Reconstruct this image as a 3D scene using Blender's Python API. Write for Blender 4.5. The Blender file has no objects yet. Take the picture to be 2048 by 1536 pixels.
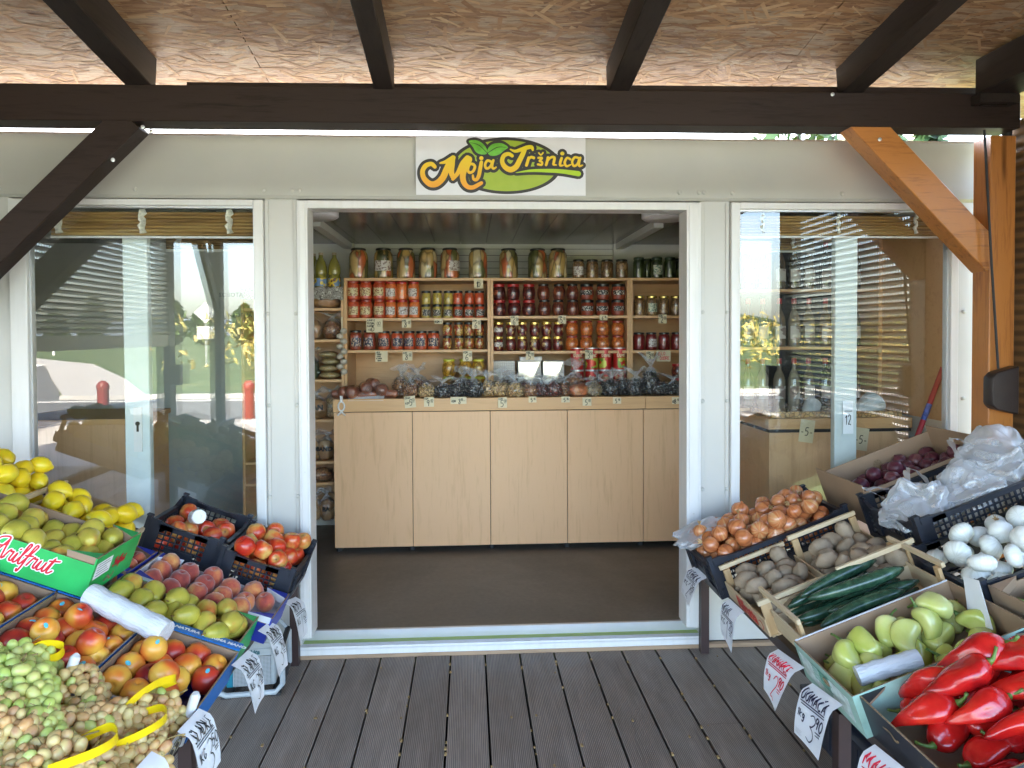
import bpy, bmesh, math, random
from mathutils import Vector, Matrix, noise
R = math.radians
rnd = random.Random(7)
scene = bpy.context.scene
COL = scene.collection

# ------------------------------------------------------------------ camera
CAM_F, YAW, PITCH, ROLL = 1478.5, .0580765, -.0230072, -.0047036
CAM_P = Vector((0, -3.6845, 1.6))
_fw = Vector((math.sin(YAW)*math.cos(PITCH), math.cos(YAW)*math.cos(PITCH), math.sin(PITCH)))
_rt = Vector((math.cos(YAW), -math.sin(YAW), 0)); _up = _rt.cross(_fw)
_r2 = _rt*math.cos(ROLL)+_up*math.sin(ROLL); _u2 = -_rt*math.sin(ROLL)+_up*math.cos(ROLL)
cd = bpy.data.cameras.new('camera'); cam = bpy.data.objects.new('camera', cd); COL.objects.link(cam)
m = Matrix.Identity(4)
for i in range(3):
    m[i][0] = _r2[i]; m[i][1] = _u2[i]; m[i][2] = -_fw[i]; m[i][3] = CAM_P[i]
cam.matrix_world = m
cd.sensor_width = 36; cd.lens = CAM_F/2048*36; cd.shift_y = -68.05/2048
cd.clip_start = .05; cd.clip_end = 6000
scene.camera = cam
# ------------------------------------------------------------------ sky, sun, exposure
SUN_EL, SUN_AZ = R(43), R(-8)          # the sun stands behind the shop, a little to the left
w = bpy.data.worlds.new('World'); scene.world = w; w.use_nodes = True
wn = w.node_tree
sky = wn.nodes.new('ShaderNodeTexSky'); sky.sky_type = 'NISHITA'; sky.sun_disc = False
sky.sun_elevation = SUN_EL; sky.sun_rotation = SUN_AZ; sky.dust_density = 2.5; sky.air_density = 1.0; sky.ozone_density = 1.0
bg = wn.nodes['Background']; bg.inputs['Strength'].default_value = .15
wn.links.new(sky.outputs[0], bg.inputs['Color'])
sd = bpy.data.lights.new('sun', 'SUN'); sd.energy = 5; sd.angle = R(.5); sd.color = (1, .90, .75)
sun = bpy.data.objects.new('sun', sd); COL.objects.link(sun)
sun.rotation_mode = 'QUATERNION'
sun.rotation_quaternion = Vector((-math.sin(SUN_AZ)*math.cos(SUN_EL), -math.cos(SUN_AZ)*math.cos(SUN_EL), -math.sin(SUN_EL))).to_track_quat('-Z', 'Y')
sun.location = (-4, 8, 9)
vs = scene.view_settings; vs.view_transform = 'Standard'; vs.look = 'None'; vs.gamma = 1
vs.exposure = 4.03
cy = scene.cycles
cy.max_bounces = 9; cy.diffuse_bounces = 5; cy.glossy_bounces = 4; cy.transmission_bounces = 4; cy.transparent_max_bounces = 24
cy.use_denoising = True; cy.caustics_reflective = False; cy.caustics_refractive = False
cy.sample_clamp_indirect = 12

def at(px, py, y):                       # survey: the point at depth y that the photograph shows at (px, py)
    d = _fw*CAM_F + _r2*(px-1024) + _u2*(700-py)
    t = (y-CAM_P.y)/d.y
    return CAM_P+d*t

# ------------------------------------------------------------------ mesh helper
FK = ('x-', 'x+', 'y-', 'y+', 'z-', 'z+')
class MB:
    def __init__(s): s.v = []; s.f = []; s.m = []
    def add(s, vs, fs, mi=0, M=None):
        o = len(s.v)
        s.v += [tuple(M @ Vector(p)) for p in vs] if M else [tuple(p) for p in vs]
        for k, f in enumerate(fs):
            s.f.append([i+o for i in f]); s.m.append(mi[k] if isinstance(mi, (list, tuple)) else mi)
    def box(s, x0, x1, y0, y1, z0, z1, mi=0, M=None):
        if isinstance(mi, dict): mi = [mi.get(k, mi.get('', 0)) for k in FK]
        vs = [(x, y, z) for x in (x0, x1) for y in (y0, y1) for z in (z0, z1)]
        s.add(vs, [(0,1,3,2), (4,6,7,5), (0,4,5,1), (2,3,7,6), (0,2,6,4), (1,5,7,3)], mi, M)
    def bar(s, p, q, w, h, up=(0,0,1), mi=0):
        p, q = Vector(p), Vector(q); d = (q-p).normalized(); sd = d.cross(Vector(up)).normalized(); u = sd.cross(d)
        vs = [c+sd*(a*w/2)+u*(b*h/2) for c in (p, q) for a in (-1, 1) for b in (-1, 1)]
        s.add(vs, [(0,1,3,2), (4,6,7,5), (0,4,5,1), (2,3,7,6), (0,2,6,4), (1,5,7,3)], mi)
    def tube(s, pts, r, n=8, mi=0, cap=True, flat=1.0):
        pts = [Vector(p) for p in pts]; k = len(pts); rs = r if isinstance(r, (list, tuple)) else [r]*k
        t0 = (pts[1]-pts[0]).normalized(); a = t0.orthogonal().normalized(); vs = []
        for i, p in enumerate(pts):
            t = (pts[min(i+1, k-1)]-pts[max(i-1, 0)]).normalized()
            a = (a-t*a.dot(t)).normalized(); b = t.cross(a)
            for j in range(n):
                th = 2*math.pi*j/n
                vs.append(p+(a*math.cos(th)+b*math.sin(th)*flat)*rs[i])
        fs = [(i*n+j, i*n+(j+1) % n, (i+1)*n+(j+1) % n, (i+1)*n+j) for i in range(k-1) for j in range(n)]
        if cap: fs += [tuple(range(n-1, -1, -1)), tuple(range((k-1)*n, k*n))]
        s.add(vs, fs, mi)
    def lathe(s, prof, n=16, mi=0, M=None, fn=None, cap=True):
        vs = []; k = len(prof)
        for i, (r, z) in enumerate(prof):
            for j in range(n):
                th = 2*math.pi*j/n; q = fn(r, z, th) if fn else (r*math.cos(th), r*math.sin(th), z)
                vs.append(q)
        if not isinstance(mi, (list, tuple)): mis = [mi]*(k-1)
        else: mis = list(mi)
        fs = []; ml = []
        for i in range(k-1):
            for j in range(n):
                fs.append((i*n+j, i*n+(j+1) % n, (i+1)*n+(j+1) % n, (i+1)*n+j)); ml.append(mis[i])
        if cap:
            fs += [tuple(range(n-1, -1, -1)), tuple(range((k-1)*n, k*n))]; ml += [mis[0], mis[-1]]
        s.add(vs, fs, ml, M)
    def prism(s, pts, z0, z1, mi=0, M=None):
        n = len(pts); vs = [(x, y, z0) for x, y in pts]+[(x, y, z1) for x, y in pts]
        s.add(vs, [tuple(range(n-1, -1, -1)), tuple(range(n, 2*n))]+[(i, (i+1) % n, n+(i+1) % n, n+i) for i in range(n)], mi, M)
    def mesh(s, name, mats, smooth=35, bevel=0):
        me = bpy.data.meshes.new(name); me.from_pydata(s.v, [], s.f)
        for x in (mats if isinstance(mats, (list, tuple)) else [mats]): me.materials.append(x)
        me.polygons.foreach_set('material_index', s.m)
        if bevel:
            bm = bmesh.new(); bm.from_mesh(me)
            bmesh.ops.bevel(bm, geom=bm.edges[:], offset=bevel, segments=1, affect='EDGES', clamp_overlap=True)
            bm.to_mesh(me); bm.free()
        if smooth:
            me.shade_smooth()
            if smooth < 180: me.set_sharp_from_angle(angle=R(smooth))
        me.update()
        return me

def catmull(pts, sub=6, closed=False):
    out = []; n = len(pts); pts = [Vector(p) for p in pts]
    rng = range(n if closed else n-1)
    for i in rng:
        if closed: a, b, c, d = pts[(i-1) % n], pts[i], pts[(i+1) % n], pts[(i+2) % n]
        else: a, b, c, d = pts[max(i-1, 0)], pts[i], pts[i+1], pts[min(i+2, n-1)]
        for k in range(sub):
            t = k/sub
            out.append(.5*((2*b)+(c-a)*t+(2*a-5*b+4*c-d)*t*t+(3*b-a-3*c+d)*t**3))
    if not closed: out.append(pts[-1])
    return out

def tag(o, label=None, cat=None, group=None, kind=None):
    if label: o['label'] = label
    if cat: o['category'] = cat
    if group: o['group'] = group
    if kind: o['kind'] = kind
    return o
def inst(name, me, M=None, parent=None, label=None, cat=None, group=None, kind=None):
    o = bpy.data.objects.new(name, me); COL.objects.link(o)
    if parent: o.parent = parent
    if M is not None: o.matrix_local = M
    return tag(o, label, cat, group, kind)
def obj(name, mb, mats, parent=None, M=None, smooth=35, bevel=0, **kw):
    return inst(name, mb.mesh(name, mats, smooth, bevel), M, parent, **kw)
def thing(name, label, cat, M=None, group=None):
    return inst(name, None, M, None, label, cat, group)
T = Matrix.Translation
def RZ(a): return Matrix.Rotation(a, 4, 'Z')
def RX(a): return Matrix.Rotation(a, 4, 'X')
def RY(a): return Matrix.Rotation(a, 4, 'Y')
def SC(x, y, z): return Matrix.Diagonal((x, y, z, 1))
ORD = ['zeroth', 'first', 'second', 'third', 'fourth', 'fifth', 'sixth', 'seventh', 'eighth', 'ninth', 'tenth', 'eleventh', 'twelfth', 'thirteenth', 'fourteenth', 'fifteenth', 'sixteenth', 'seventeenth', 'eighteenth', 'nineteenth', 'twentieth', 'twenty-first', 'twenty-second', 'twenty-third', 'twenty-fourth', 'twenty-fifth', 'twenty-sixth', 'twenty-seventh']

# ------------------------------------------------------------------ materials
class NT:
    def __init__(s, name):
        s.m = bpy.data.materials.new(name); s.m.use_nodes = True; s.t = s.m.node_tree
        s.b = s.t.nodes['Principled BSDF']; s.out = s.t.nodes['Material Output']
    def n(s, typ, out=0, _p=None, **inp):
        nd = s.t.nodes.new('ShaderNode'+typ)
        for k, v in (_p or {}).items(): setattr(nd, k, v)
        for k, v in inp.items():
            key = int(k[1:]) if k[0] == '_' else k.replace('_', ' ')
            s.set(nd.inputs[key], v)
        return nd.outputs[out]
    def set(s, sock, v):
        if isinstance(v, bpy.types.NodeSocket): s.t.links.new(v, sock)
        elif isinstance(v, (tuple, list)) and len(v) == 3 and sock.type == 'RGBA': sock.default_value = (*v, 1)
        else: sock.default_value = v
    def p(s, **kw):
        for k, v in kw.items(): s.set(s.b.inputs[k.replace('_', ' ')], v)
        return s
    def co(s, sc=(1, 1, 1), kind='Object', rot=(0, 0, 0), loc=(0, 0, 0)):
        c = s.n('TexCoord', {'Generated': 0, 'Normal': 1, 'UV': 2, 'Object': 3}[kind])
        return s.n('Mapping', Vector=c, Scale=sc, Rotation=rot, Location=loc)
    def shift(s, vec):                   # moves a pattern from copy to copy
        r = s.n('ObjectInfo', 5)
        return s.n('VectorMath', _p={'operation': 'ADD'}, _0=vec, _1=s.n('CombineXYZ', X=s.math('MULTIPLY', r, 37.), Y=s.math('MULTIPLY', r, 91.), Z=s.math('MULTIPLY', r, 53.)))
    def math(s, op, a, b=0., c=0., clamp=False): return s.n('Math', _p={'operation': op, 'use_clamp': clamp}, _0=a, _1=b, _2=c)
    def noise(s, vec, scale=5, detail=3, rough=.5, out=0, dist=0): return s.n('TexNoise', out, Vector=vec, Scale=scale, Detail=detail, Roughness=rough, Distortion=dist)
    def vor(s, vec, scale=5, out=0, feature='F1', rnd=1.): return s.n('TexVoronoi', out, _p={'feature': feature}, Vector=vec, Scale=scale, Randomness=rnd)
    def ramp(s, f, stops, interp='LINEAR'):
        nd = s.t.nodes.new('ShaderNodeValToRGB'); cr = nd.color_ramp; cr.interpolation = interp
        while len(cr.elements) < len(stops): cr.elements.new(.5)
        for e, (p, c) in zip(cr.elements, stops):
            e.position = p; e.color = (*c, 1) if len(c) == 3 else c
        s.set(nd.inputs[0], f); return nd.outputs[0]
    def mix(s, f, a, b, mode='MIX'):
        nd = s.t.nodes.new('ShaderNodeMix'); nd.data_type = 'RGBA'; nd.blend_type = mode
        s.set(nd.inputs[0], f); s.set(nd.inputs[6], a); s.set(nd.inputs[7], b); return nd.outputs[2]
    def bump(s, h, strength=.3, dist=.01): s.set(s.b.inputs['Normal'], s.n('Bump', Strength=strength, Distance=dist, Height=h)); return s
    def val(s, col, lo, hi, f):          # colour times a value between lo and hi
        return s.mix(1., col, s.ramp(f, [(.3, (lo, lo, lo)), (.7, (hi, hi, hi))]), 'MULTIPLY')
def flat(name, col, rough=.5, var=.12, scale=18, metal=0., coat=0., bump=0.):
    t = NT(name); v = t.co(); nz = t.noise(v, scale, 4)
    t.p(Base_Color=t.val(col, 1-var, 1+var*.6, nz), Roughness=rough, Metallic=metal, Coat_Weight=coat, Coat_Roughness=.1)
    if bump: t.bump(t.noise(v, scale*4, 3), bump, .003)
    return t.m
def wood(name, c1, c2, axis='x', rough=.55, scale=1., coat=0., knots=False, bump=.15):
    t = NT(name); s = {'x': (1.2, 14, 14), 'y': (14, 1.2, 14), 'z': (14, 14, 1.2)}[axis]
    v = t.co(tuple(a*scale for a in s)); v = t.shift(v)
    a = t.noise(v, 2.2, 5, .6, dist=.6); b = t.noise(v, 9, 4, .6)
    f = t.math('ADD', t.math('MULTIPLY', a, .7), t.math('MULTIPLY', b, .3))
    col = t.ramp(f, [(.3, c2), (.48, c1), (.58, c1), (.75, c2)])
    if knots:
        k = t.vor(t.shift(t.co(tuple(a*.16 for a in s))), 3.); col = t.mix(t.ramp(k, [(.03, (1, 1, 1)), (.12, (0, 0, 0))]), col, tuple(x*.3 for x in c2))
    t.p(Base_Color=col, Roughness=rough, Coat_Weight=coat, Coat_Roughness=.25, Specular_IOR_Level=.2 if c1[0] < .05 else .5).bump(f, bump, .004)
    return t.m
# ------------------------------------------------------------------ shared materials
M_WHITE = flat('white_paint', (.535, .52, .49), .35, .04, 3); M_WHITE_SHADED = flat('white_paint_shaded', (.45, .443, .405), .38, .05, 3)  # same white paint, darker for the fascia: shade under the canopy put into colour
def dirty(name, col, rough):
    t = NT(name); st = t.noise(t.co((9, 9, .9)), 3., 5, .65); sp = t.noise(t.co(), 46, 3, .6)
    c = t.mix(1., col, t.ramp(st, [(.30, (.94, .935, .92)), (.55, (1, 1, 1))]), 'MULTIPLY'); c = t.mix(t.ramp(sp, [(.70, (0, 0, 0)), (.78, (.5, .5, .5))]), c, (.42, .38, .32))
    t.p(Base_Color=c, Roughness=t.ramp(st, [(.3, (rough+.15,)*3), (.6, (rough,)*3)])); return t.m
M_FRAME = dirty('white_frame', (.69, .68, .672), .28)
M_INT = flat('inner_panel', (.66, .67, .62), .4, .05, 3)
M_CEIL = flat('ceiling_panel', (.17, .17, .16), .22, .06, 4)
M_BEAM = wood('dark_beam', (.034, .0215, .0175), (.013, .008, .0065), 'x', .5, bump=.25)
M_RAFT = wood('dark_rafter', (.032, .023, .019), (.013, .0095, .008), 'y', .55, bump=.25)
M_RAFTZ = wood('dark_post', (.024, .018, .016), (.012, .010, .009), 'z', .5, bump=.25)
M_OAK = wood('oak_board', (.70, .42, .228), (.585, .335, .17), 'z', .38, .8, bump=.05)
M_OAKX = wood('oak_shelf', (.63, .365, .168), (.53, .29, .122), 'x', .4, .8, bump=.05)
M_ORANGE = wood('orange_post', (.50, .19, .045), (.24, .07, .016), 'z', .33, .9, .3, True)
M_STEEL = flat('brown_steel', (.035, .018, .017), .45, .15, 10)
M_ALU = flat('aluminium', (.62, .63, .65), .3, .05, 6, .6)
M_RUBBER = flat('dark_rubber', (.02, .02, .022), .6)
M_BLACKCARD = flat('edge_dark', (.012, .012, .013), .7)
M_PAPER = flat('paper', (.83, .84, .87), .6, .03, 8)
M_CREAM = flat('cream_card', (.70, .60, .40), .6, .05, 12)
M_INK = flat('blue_black_ink', (.010, .010, .045), .5)
M_BLACK = flat('black_ink', (.008, .008, .009), .5)
M_REDINK = flat('red_ink', (.72, .012, .045), .5)
M_WHITEPRINT = flat('white_print', (.8, .8, .8), .5)

def glass(name, refl, tint=(1, 1, 1)):
    t = NT(name); lw = t.n('LayerWeight', 1, Blend=.5)
    f = t.math('ADD', t.math('MULTIPLY', t.math('POWER', lw, 4.), 1-refl), refl, clamp=True)
    tr = t.n('BsdfTransparent', Color=tint); gl = t.n('BsdfGlossy', Color=(1, 1, 1), Roughness=0.)
    t.set(t.out.inputs[0], t.n('MixShader', _0=f, _1=tr, _2=gl)); return t.m
M_PANE = glass('window_glass', .075, (.93, .96, .95))
def film(name, opac=.25, milk=(.75, .78, .82), scale=30, rough=.12, gl=.25, lwk=.35, gk=.3):
    t = NT(name); v = t.shift(t.co())
    h = t.math('ADD', t.noise(v, scale, 3, .6, dist=1.5), t.math('MULTIPLY', t.vor(v, scale*.8, feature='DISTANCE_TO_EDGE'), -.8))
    nb = t.n('Bump', Strength=.9, Distance=.012, Height=h)
    tr = t.n('BsdfTransparent', Color=(.96, .97, .98)); df = t.n('BsdfDiffuse', Color=milk, Normal=nb); g = t.n('BsdfGlossy', Color=(1, 1, 1), Roughness=rough, Normal=nb)
    lw = t.n('LayerWeight', 1, Blend=.4)
    a = t.n('MixShader', _0=t.math('ADD', opac, t.math('MULTIPLY', lw, lwk), clamp=True), _1=tr, _2=df)
    t.set(t.out.inputs[0], t.n('MixShader', _0=t.math('ADD', gl, t.math('MULTIPLY', lw, gk), clamp=True), _1=a, _2=g)); return t.m
M_FILM = film('plastic_film', .015, gl=.05, lwk=.03, gk=.18, scale=30, rough=.06); M_NECK = film('neck_film', .10, gl=.20, lwk=.2, gk=.3, scale=60)
M_BAGFILM = film('carrier_film', .26, (.80, .82, .86), 6, .22, .07, .35, .22)

# ------------------------------------------------------------------ ground behind the photographer (seen in the panes)
def ground_mat():
    t = NT('grass_ground'); v = t.co()
    c = t.ramp(t.noise(v, .35, 5, .6), [(.3, (.030, .060, .012)), (.5, (.058, .092, .020)), (.7, (.115, .125, .04))])
    t.p(Base_Color=t.val(c, .75, 1.25, t.noise(v, 14, 3)), Roughness=.9); return t.m
g = MB(); g.box(-400, 400, -900, 400, -.6, -.16); obj('ground', g, ground_mat(), kind='structure')
def asphalt():
    t = NT('asphalt'); v = t.co()
    t.p(Base_Color=t.val(t.ramp(t.noise(v, .6, 4), [(.3, (.095, .094, .092)), (.7, (.145, .14, .135))]), .8, 1.2, t.noise(v, 60, 2)), Roughness=.8); return t.m
M_ASPH = asphalt()
g = MB(); g.prism([(-70, -16.8), (-70, -11.65), (70, -11.65), (70, -16.8)], -.3, -.15)
g.prism([(-11, -16.8), (-70, -16.8), (-110, -45), (-115, -60), (-70, -66), (-48, -63), (-35, -54), (-24, -40), (-16, -26)], -.3, -.15)
obj('road', g, M_ASPH, kind='structure', smooth=0)
g = MB(); g.box(-40, 40, -11.6, -5.72, -.3, -.135); obj('bounce_apron', g, flat('bounce_apron_pale', (.47, .455, .43), .8, .15, 2), kind='structure')  # pale apron added to bounce sunlight in under the canopy
M_LINE = flat('road_paint', (.78, .78, .76), .6, .1, 5)
g = MB(); g.box(-70, 70, -16.3, -16.18, -.16, -.142)
for k in range(9):
    x = -44+k*2.4; g.prism([(x, -42+.5*k), (x+1.2, -41.7+.5*k), (x-.6, -47+.5*k), (x-1.9, -47.3+.5*k)], -.16, -.142)
obj('road_markings', g, M_LINE, kind='structure', smooth=0)
g = MB(); g.box(-11, 70, -17.05, -16.8, -.3, -.03); obj('kerb', g, flat('kerb_stone', (.42, .41, .39), .8), kind='structure')
g = MB(); g.prism([(-11.2, -17.4), (-16.2, -26), (-24.2, -40), (-35.3, -54), (-33, -54), (-21.5, -40), (-13.5, -26), (-9, -17.4)], -.3, -.08)
obj('footpath', g, flat('paving', (.42, .40, .37), .8), kind='structure', smooth=0)

def leaf_mat(name, c1, c2):
    t = NT(name); r = t.n('ObjectInfo', 5); v = t.co()
    t.p(Base_Color=t.ramp(t.noise(v, 3., 3), [(.3, c1), (.7, c2)]), Roughness=.7)
    return t.m
def card_leaf(mb, p, size, rr):
    a = Vector((rr.gauss(0, 1), rr.gauss(0, 1), rr.gauss(0, 1))).normalized(); b = a.orthogonal().normalized()
    q = Vector(p); mb.add([q-a*size, q+b*size*.4, q+a*size, q-b*size*.4], [(0, 1, 2, 3)])
rr = random.Random(3)
mb = MB()
for k in range(5200):                                            # maize: leaning stalk leaves
    x = rr.uniform(-13, 46); y = -rr.uniform(26, 44) if rr.random() < .75 else -rr.uniform(44, 70)
    z = rr.uniform(.1, 2.5); L = rr.uniform(.25, .55); a = rr.uniform(0, 6.28); d = Vector((math.cos(a)*.5, math.sin(a)*.5, rr.uniform(-.2, 1))).normalized()*L
    s = Vector((-math.sin(a), math.cos(a), 0))*.05; p = Vector((x, y, z-.15))
    mb.add([p-s, p+s, p+d*.6+s+Vector((0, 0, .1)), p+d-s*.3], [(0, 1, 2, 3)])
t = NT('maize_leaf'); c = t.ramp(t.noise(t.co(), .8, 4), [(.35, (.13, .17, .02)), (.5, (.38, .30, .07)), (.65, (.50, .38, .14))]); t.p(Base_Color=c, Roughness=.7)
obj('maize_field', mb, t.m, kind='stuff', label='ripe yellow maize field across the road, mirrored in the panes', cat='field', smooth=0)
# hills
def hill(name, pts, depth, mat):
    mb = MB(); n = len(pts)
    vs = [(x, y, -1) for x, y, z in pts]+[(x, y, z) for x, y, z in pts]+[(x*1.25, y-depth, -1) for x, y, z in pts]
    mb.add(vs, [(i, i+1, n+i+1, n+i) for i in range(n-1)]+[(n+i, n+i+1, 2*n+i+1, 2*n+i) for i in range(n-1)])
    obj(name, mb, mat, kind='structure', smooth=60)
hill('hills', [(-2600+k*110, -1900-60*math.sin(k), 60+55*math.sin(k*.33)+25*math.sin(k*.9)+rr.uniform(0, 8)) for k in range(30)], 700, flat('far_hill', (.17, .22, .30), .9))
hill('woodland', [(-60+k*9, -330, 5+3*math.sin(k*.7)+rr.uniform(0, 2.5)) for k in range(40)], 120, flat('far_wood', (.035, .055, .04), .9))
def tree(name, x, y, h, rad, n, label, mats, group=None, low=.12, cone=False, seed=1, size=.28):
    r2 = random.Random(seed); th = thing(name, label, 'tree', T((x, y, -.16)), group)
    tr = MB(); tr.tube([(0, 0, 0), (.05, 0, h*.5), (0, .05, h*.92)], [h*.022, h*.014, h*.004], 8)
    obj('trunk', tr, mats[1], th)
    cr = MB()
    for k in range(n):
        f = r2.random()**.8; z = h*(low+(1-low)*f); rmax = rad*((1-f)**.8+.05) if cone else rad*math.sin(math.pi*(.12+.85*f))
        a = r2.uniform(0, 6.283); d = rmax*r2.uniform(.35, 1)*(.75+.35*noise.noise((math.cos(a)*2, math.sin(a)*2, z+seed)))
        card_leaf(cr, (d*math.cos(a), d*math.sin(a), z-(d*.35 if cone else 0)), size*r2.uniform(.6, 1.3), r2)
    obj('crown', cr, mats[0], th, smooth=0)
    return th
M_BARK = flat('bark', (.06, .045, .035), .9)
M_NEEDLE = leaf_mat('needles', (.012, .03, .014), (.03, .06, .025))
M_LEAF = leaf_mat('leaves', (.04, .085, .015), (.10, .15, .03))
tree('spruce_tree', -9.4, -9.2, 7, 2.1, 5200, 'dark spruce at the roadside, mirrored at the left edge of the left pane', (M_NEEDLE, M_BARK), low=.06, cone=True, seed=4, size=.17)
for k in range(18):
    tree('roadside_tree', -85+k*5.2+rr.uniform(-2, 2), -112-rr.uniform(0, 14), rr.uniform(5, 8), rr.uniform(2.5, 4), 700, 'bushy green tree in the far hedge line beyond the road', (M_LEAF, M_BARK), 'far hedge trees beyond the road', seed=20+k, size=.7, low=.02)
for k in range(3):
    tree('garden_tree', 4.2+k*1.15, 5.5+k*.5, 4.9-k*.1, 1.2, 900, ['leafy tree behind the shop, left of the orange brace', 'leafy tree behind the shop, above the orange brace', 'leafy tree behind the shop, near the orange post'][k], (M_LEAF, M_BARK), seed=50+k, size=.16, low=.3)
M_BOLL = flat('red_bollard', (.20, .028, .024), .45)
for k, (x, y, lb) in enumerate([(-7.6, -12.1, 'red bollard by the parking edge, mirrored left of the lock stile'), (-4.55, -11.8, 'red bollard by the parking edge, mirrored at the right of the left pane')]):
    b = MB(); b.lathe([(.11, 0), (.11, .62), (.125, .63), (.125, .70), (.10, .76), (.05, .80), (.0, .81)], 16); obj('bollard', b, M_BOLL, M=T((x, y, -.16)), label=lb, cat='bollard', group='red bollards by the road')
for k in range(5):
    b = MB(); b.box(-.07, .07, -.06, .06, 0, .95, 0); b.box(-.072, .072, -.062, .062, .7, .85, 1); b.add([(-.07, -.06, .95), (.07, -.06, .95), (.07, .06, .95), (-.07, .06, .95), (0, .05, 1.05)], [(0, 1, 4), (1, 2, 4), (2, 3, 4), (3, 0, 4)])
    obj('guide_post', b, [M_FRAME, M_BLACK], M=T((-72+k*9, -66.5+k*.2+(k > 2)*(k-2)*1.5, -.16)) @ SC(1.3, 1.3, 1.3), label='white guide post beside the far road bend, mirrored in the left pane', cat='post', group='white guide posts at the road bend')
ts = thing('traffic_sign', 'back of a traffic sign on a pole by the footpath', 'traffic sign', T((-14.5, -38, -.16)))
b = MB(); b.tube([(0, 0, 0), (0, 0, 3.4)], .04); obj('pole', b, M_ALU, ts)
b = MB(); b.box(-.42, .42, -.02, .02, -.42, .42, M=T((0, .06, 2.95)) @ RY(R(45))); obj('diamond_plate', b, M_ALU, ts)
b = MB(); b.box(-.45, .45, .045, .075, 1.5, 2.2); obj('lower_plate', b, M_ALU, ts)

# ------------------------------------------------------------------ deck
def deck_mat():
    t = NT('ribbed_deck'); v = t.co(); x = t.n('SeparateXYZ', 0, Vector=v)
    ph = t.math('MULTIPLY', t.math('ADD', x, .0151), 2*math.pi*24/.17135)
    wv = t.math('ADD', t.math('MULTIPLY', t.math('SINE', ph), .5), .5)
    n1 = t.noise(t.co((6, 1.2, 6)), 2.2, 5, .6); n2 = t.noise(t.co(), 3, 4, .6); st = t.noise(t.co((30, 1.1, 30)), 2.5, 4)
    bid = t.math('FLOOR', t.math('DIVIDE', t.math('ADD', x, 3.3515), .17135)); br = t.n('TexWhiteNoise', 0, _p={'noise_dimensions': '1D'}, W=bid)
    worn = t.ramp(n2, [(.42, (0, 0, 0)), (.62, (1, 1, 1))])
    c = t.ramp(n1, [(.3, (.225, .172, .134)), (.55, (.30, .236, .188)), (.75, (.37, .30, .245))])
    c = t.mix(t.math('MULTIPLY', worn, .35), c, (.27, .24, .215))
    c = t.mix(1., c, t.ramp(br, [(0., (.82, .80, .79)), (1., (1.14, 1.12, 1.12))]), 'MULTIPLY')
    c = t.mix(t.ramp(st, [(.60, (0, 0, 0)), (.72, (.6, .6, .6))]), c, (.07, .046, .038))
    fade = t.math('SUBTRACT', 1., t.math('MULTIPLY', t.ramp(st, [(.5, (0, 0, 0)), (.7, (1, 1, 1))]), .7))
    groove = t.math('MULTIPLY', t.math('SUBTRACT', 1., t.ramp(wv, [(.12, (0, 0, 0)), (.5, (1, 1, 1))])), fade)
    c = t.mix(t.math('MULTIPLY', groove, .85), c, (.04, .031, .026))
    t.p(Base_Color=c, Roughness=t.ramp(n2, [(.3, (.62,)*3), (.7, (.42,)*3)]))
    t.bump(t.math('ADD', t.math('MULTIPLY', wv, fade), t.math('MULTIPLY', n1, .5)), .35, .003); return t.m
g = MB(); rr = random.Random(5); x = .0755-.17135*43
while x < 3.3:
    cuts = [-5.6, -.755 if abs(x-.925) < .09 else -9, -.035]; cuts = [c for c in cuts if c > -6]
    for a, b2 in zip(cuts[:-1], cuts[1:]):
        g.box(x, x+.1625, a+.0015, b2-.0015, -.03+rr.uniform(-.001, .001), rr.uniform(-.0015, .0015))
    x += .17135
obj('deck', g, deck_mat(), kind='structure', smooth=0, bevel=.002)
g = MB(); g.box(-7.3, 3.5, -5.7, -.02, -.14, -.06); obj('deck_base', g, flat('soil_dark', (.018, .014, .01), .9), kind='structure')
rr = random.Random(8); g = MB()
for k in range(150):                                             # crumbs and dry leaf bits in the gaps
    i = rr.randrange(-8, 10); x = .0712+.17135*i+rr.uniform(-.004, .004); y = rr.uniform(-1.9, -.1); s = rr.uniform(.002, .005)
    if rr.random() < .2: x += rr.uniform(-.08, .08)
    g.box(x-s, x+s, y-s*1.6, y+s*1.6, -.002, .002+s*.5, M=None)
obj('leaf_crumbs', g, flat('crumb', (.34, .22, .09), .8, .4, 90), kind='stuff', label='pale crumbs and dry leaf bits caught between the deck boards', cat='debris')

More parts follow.
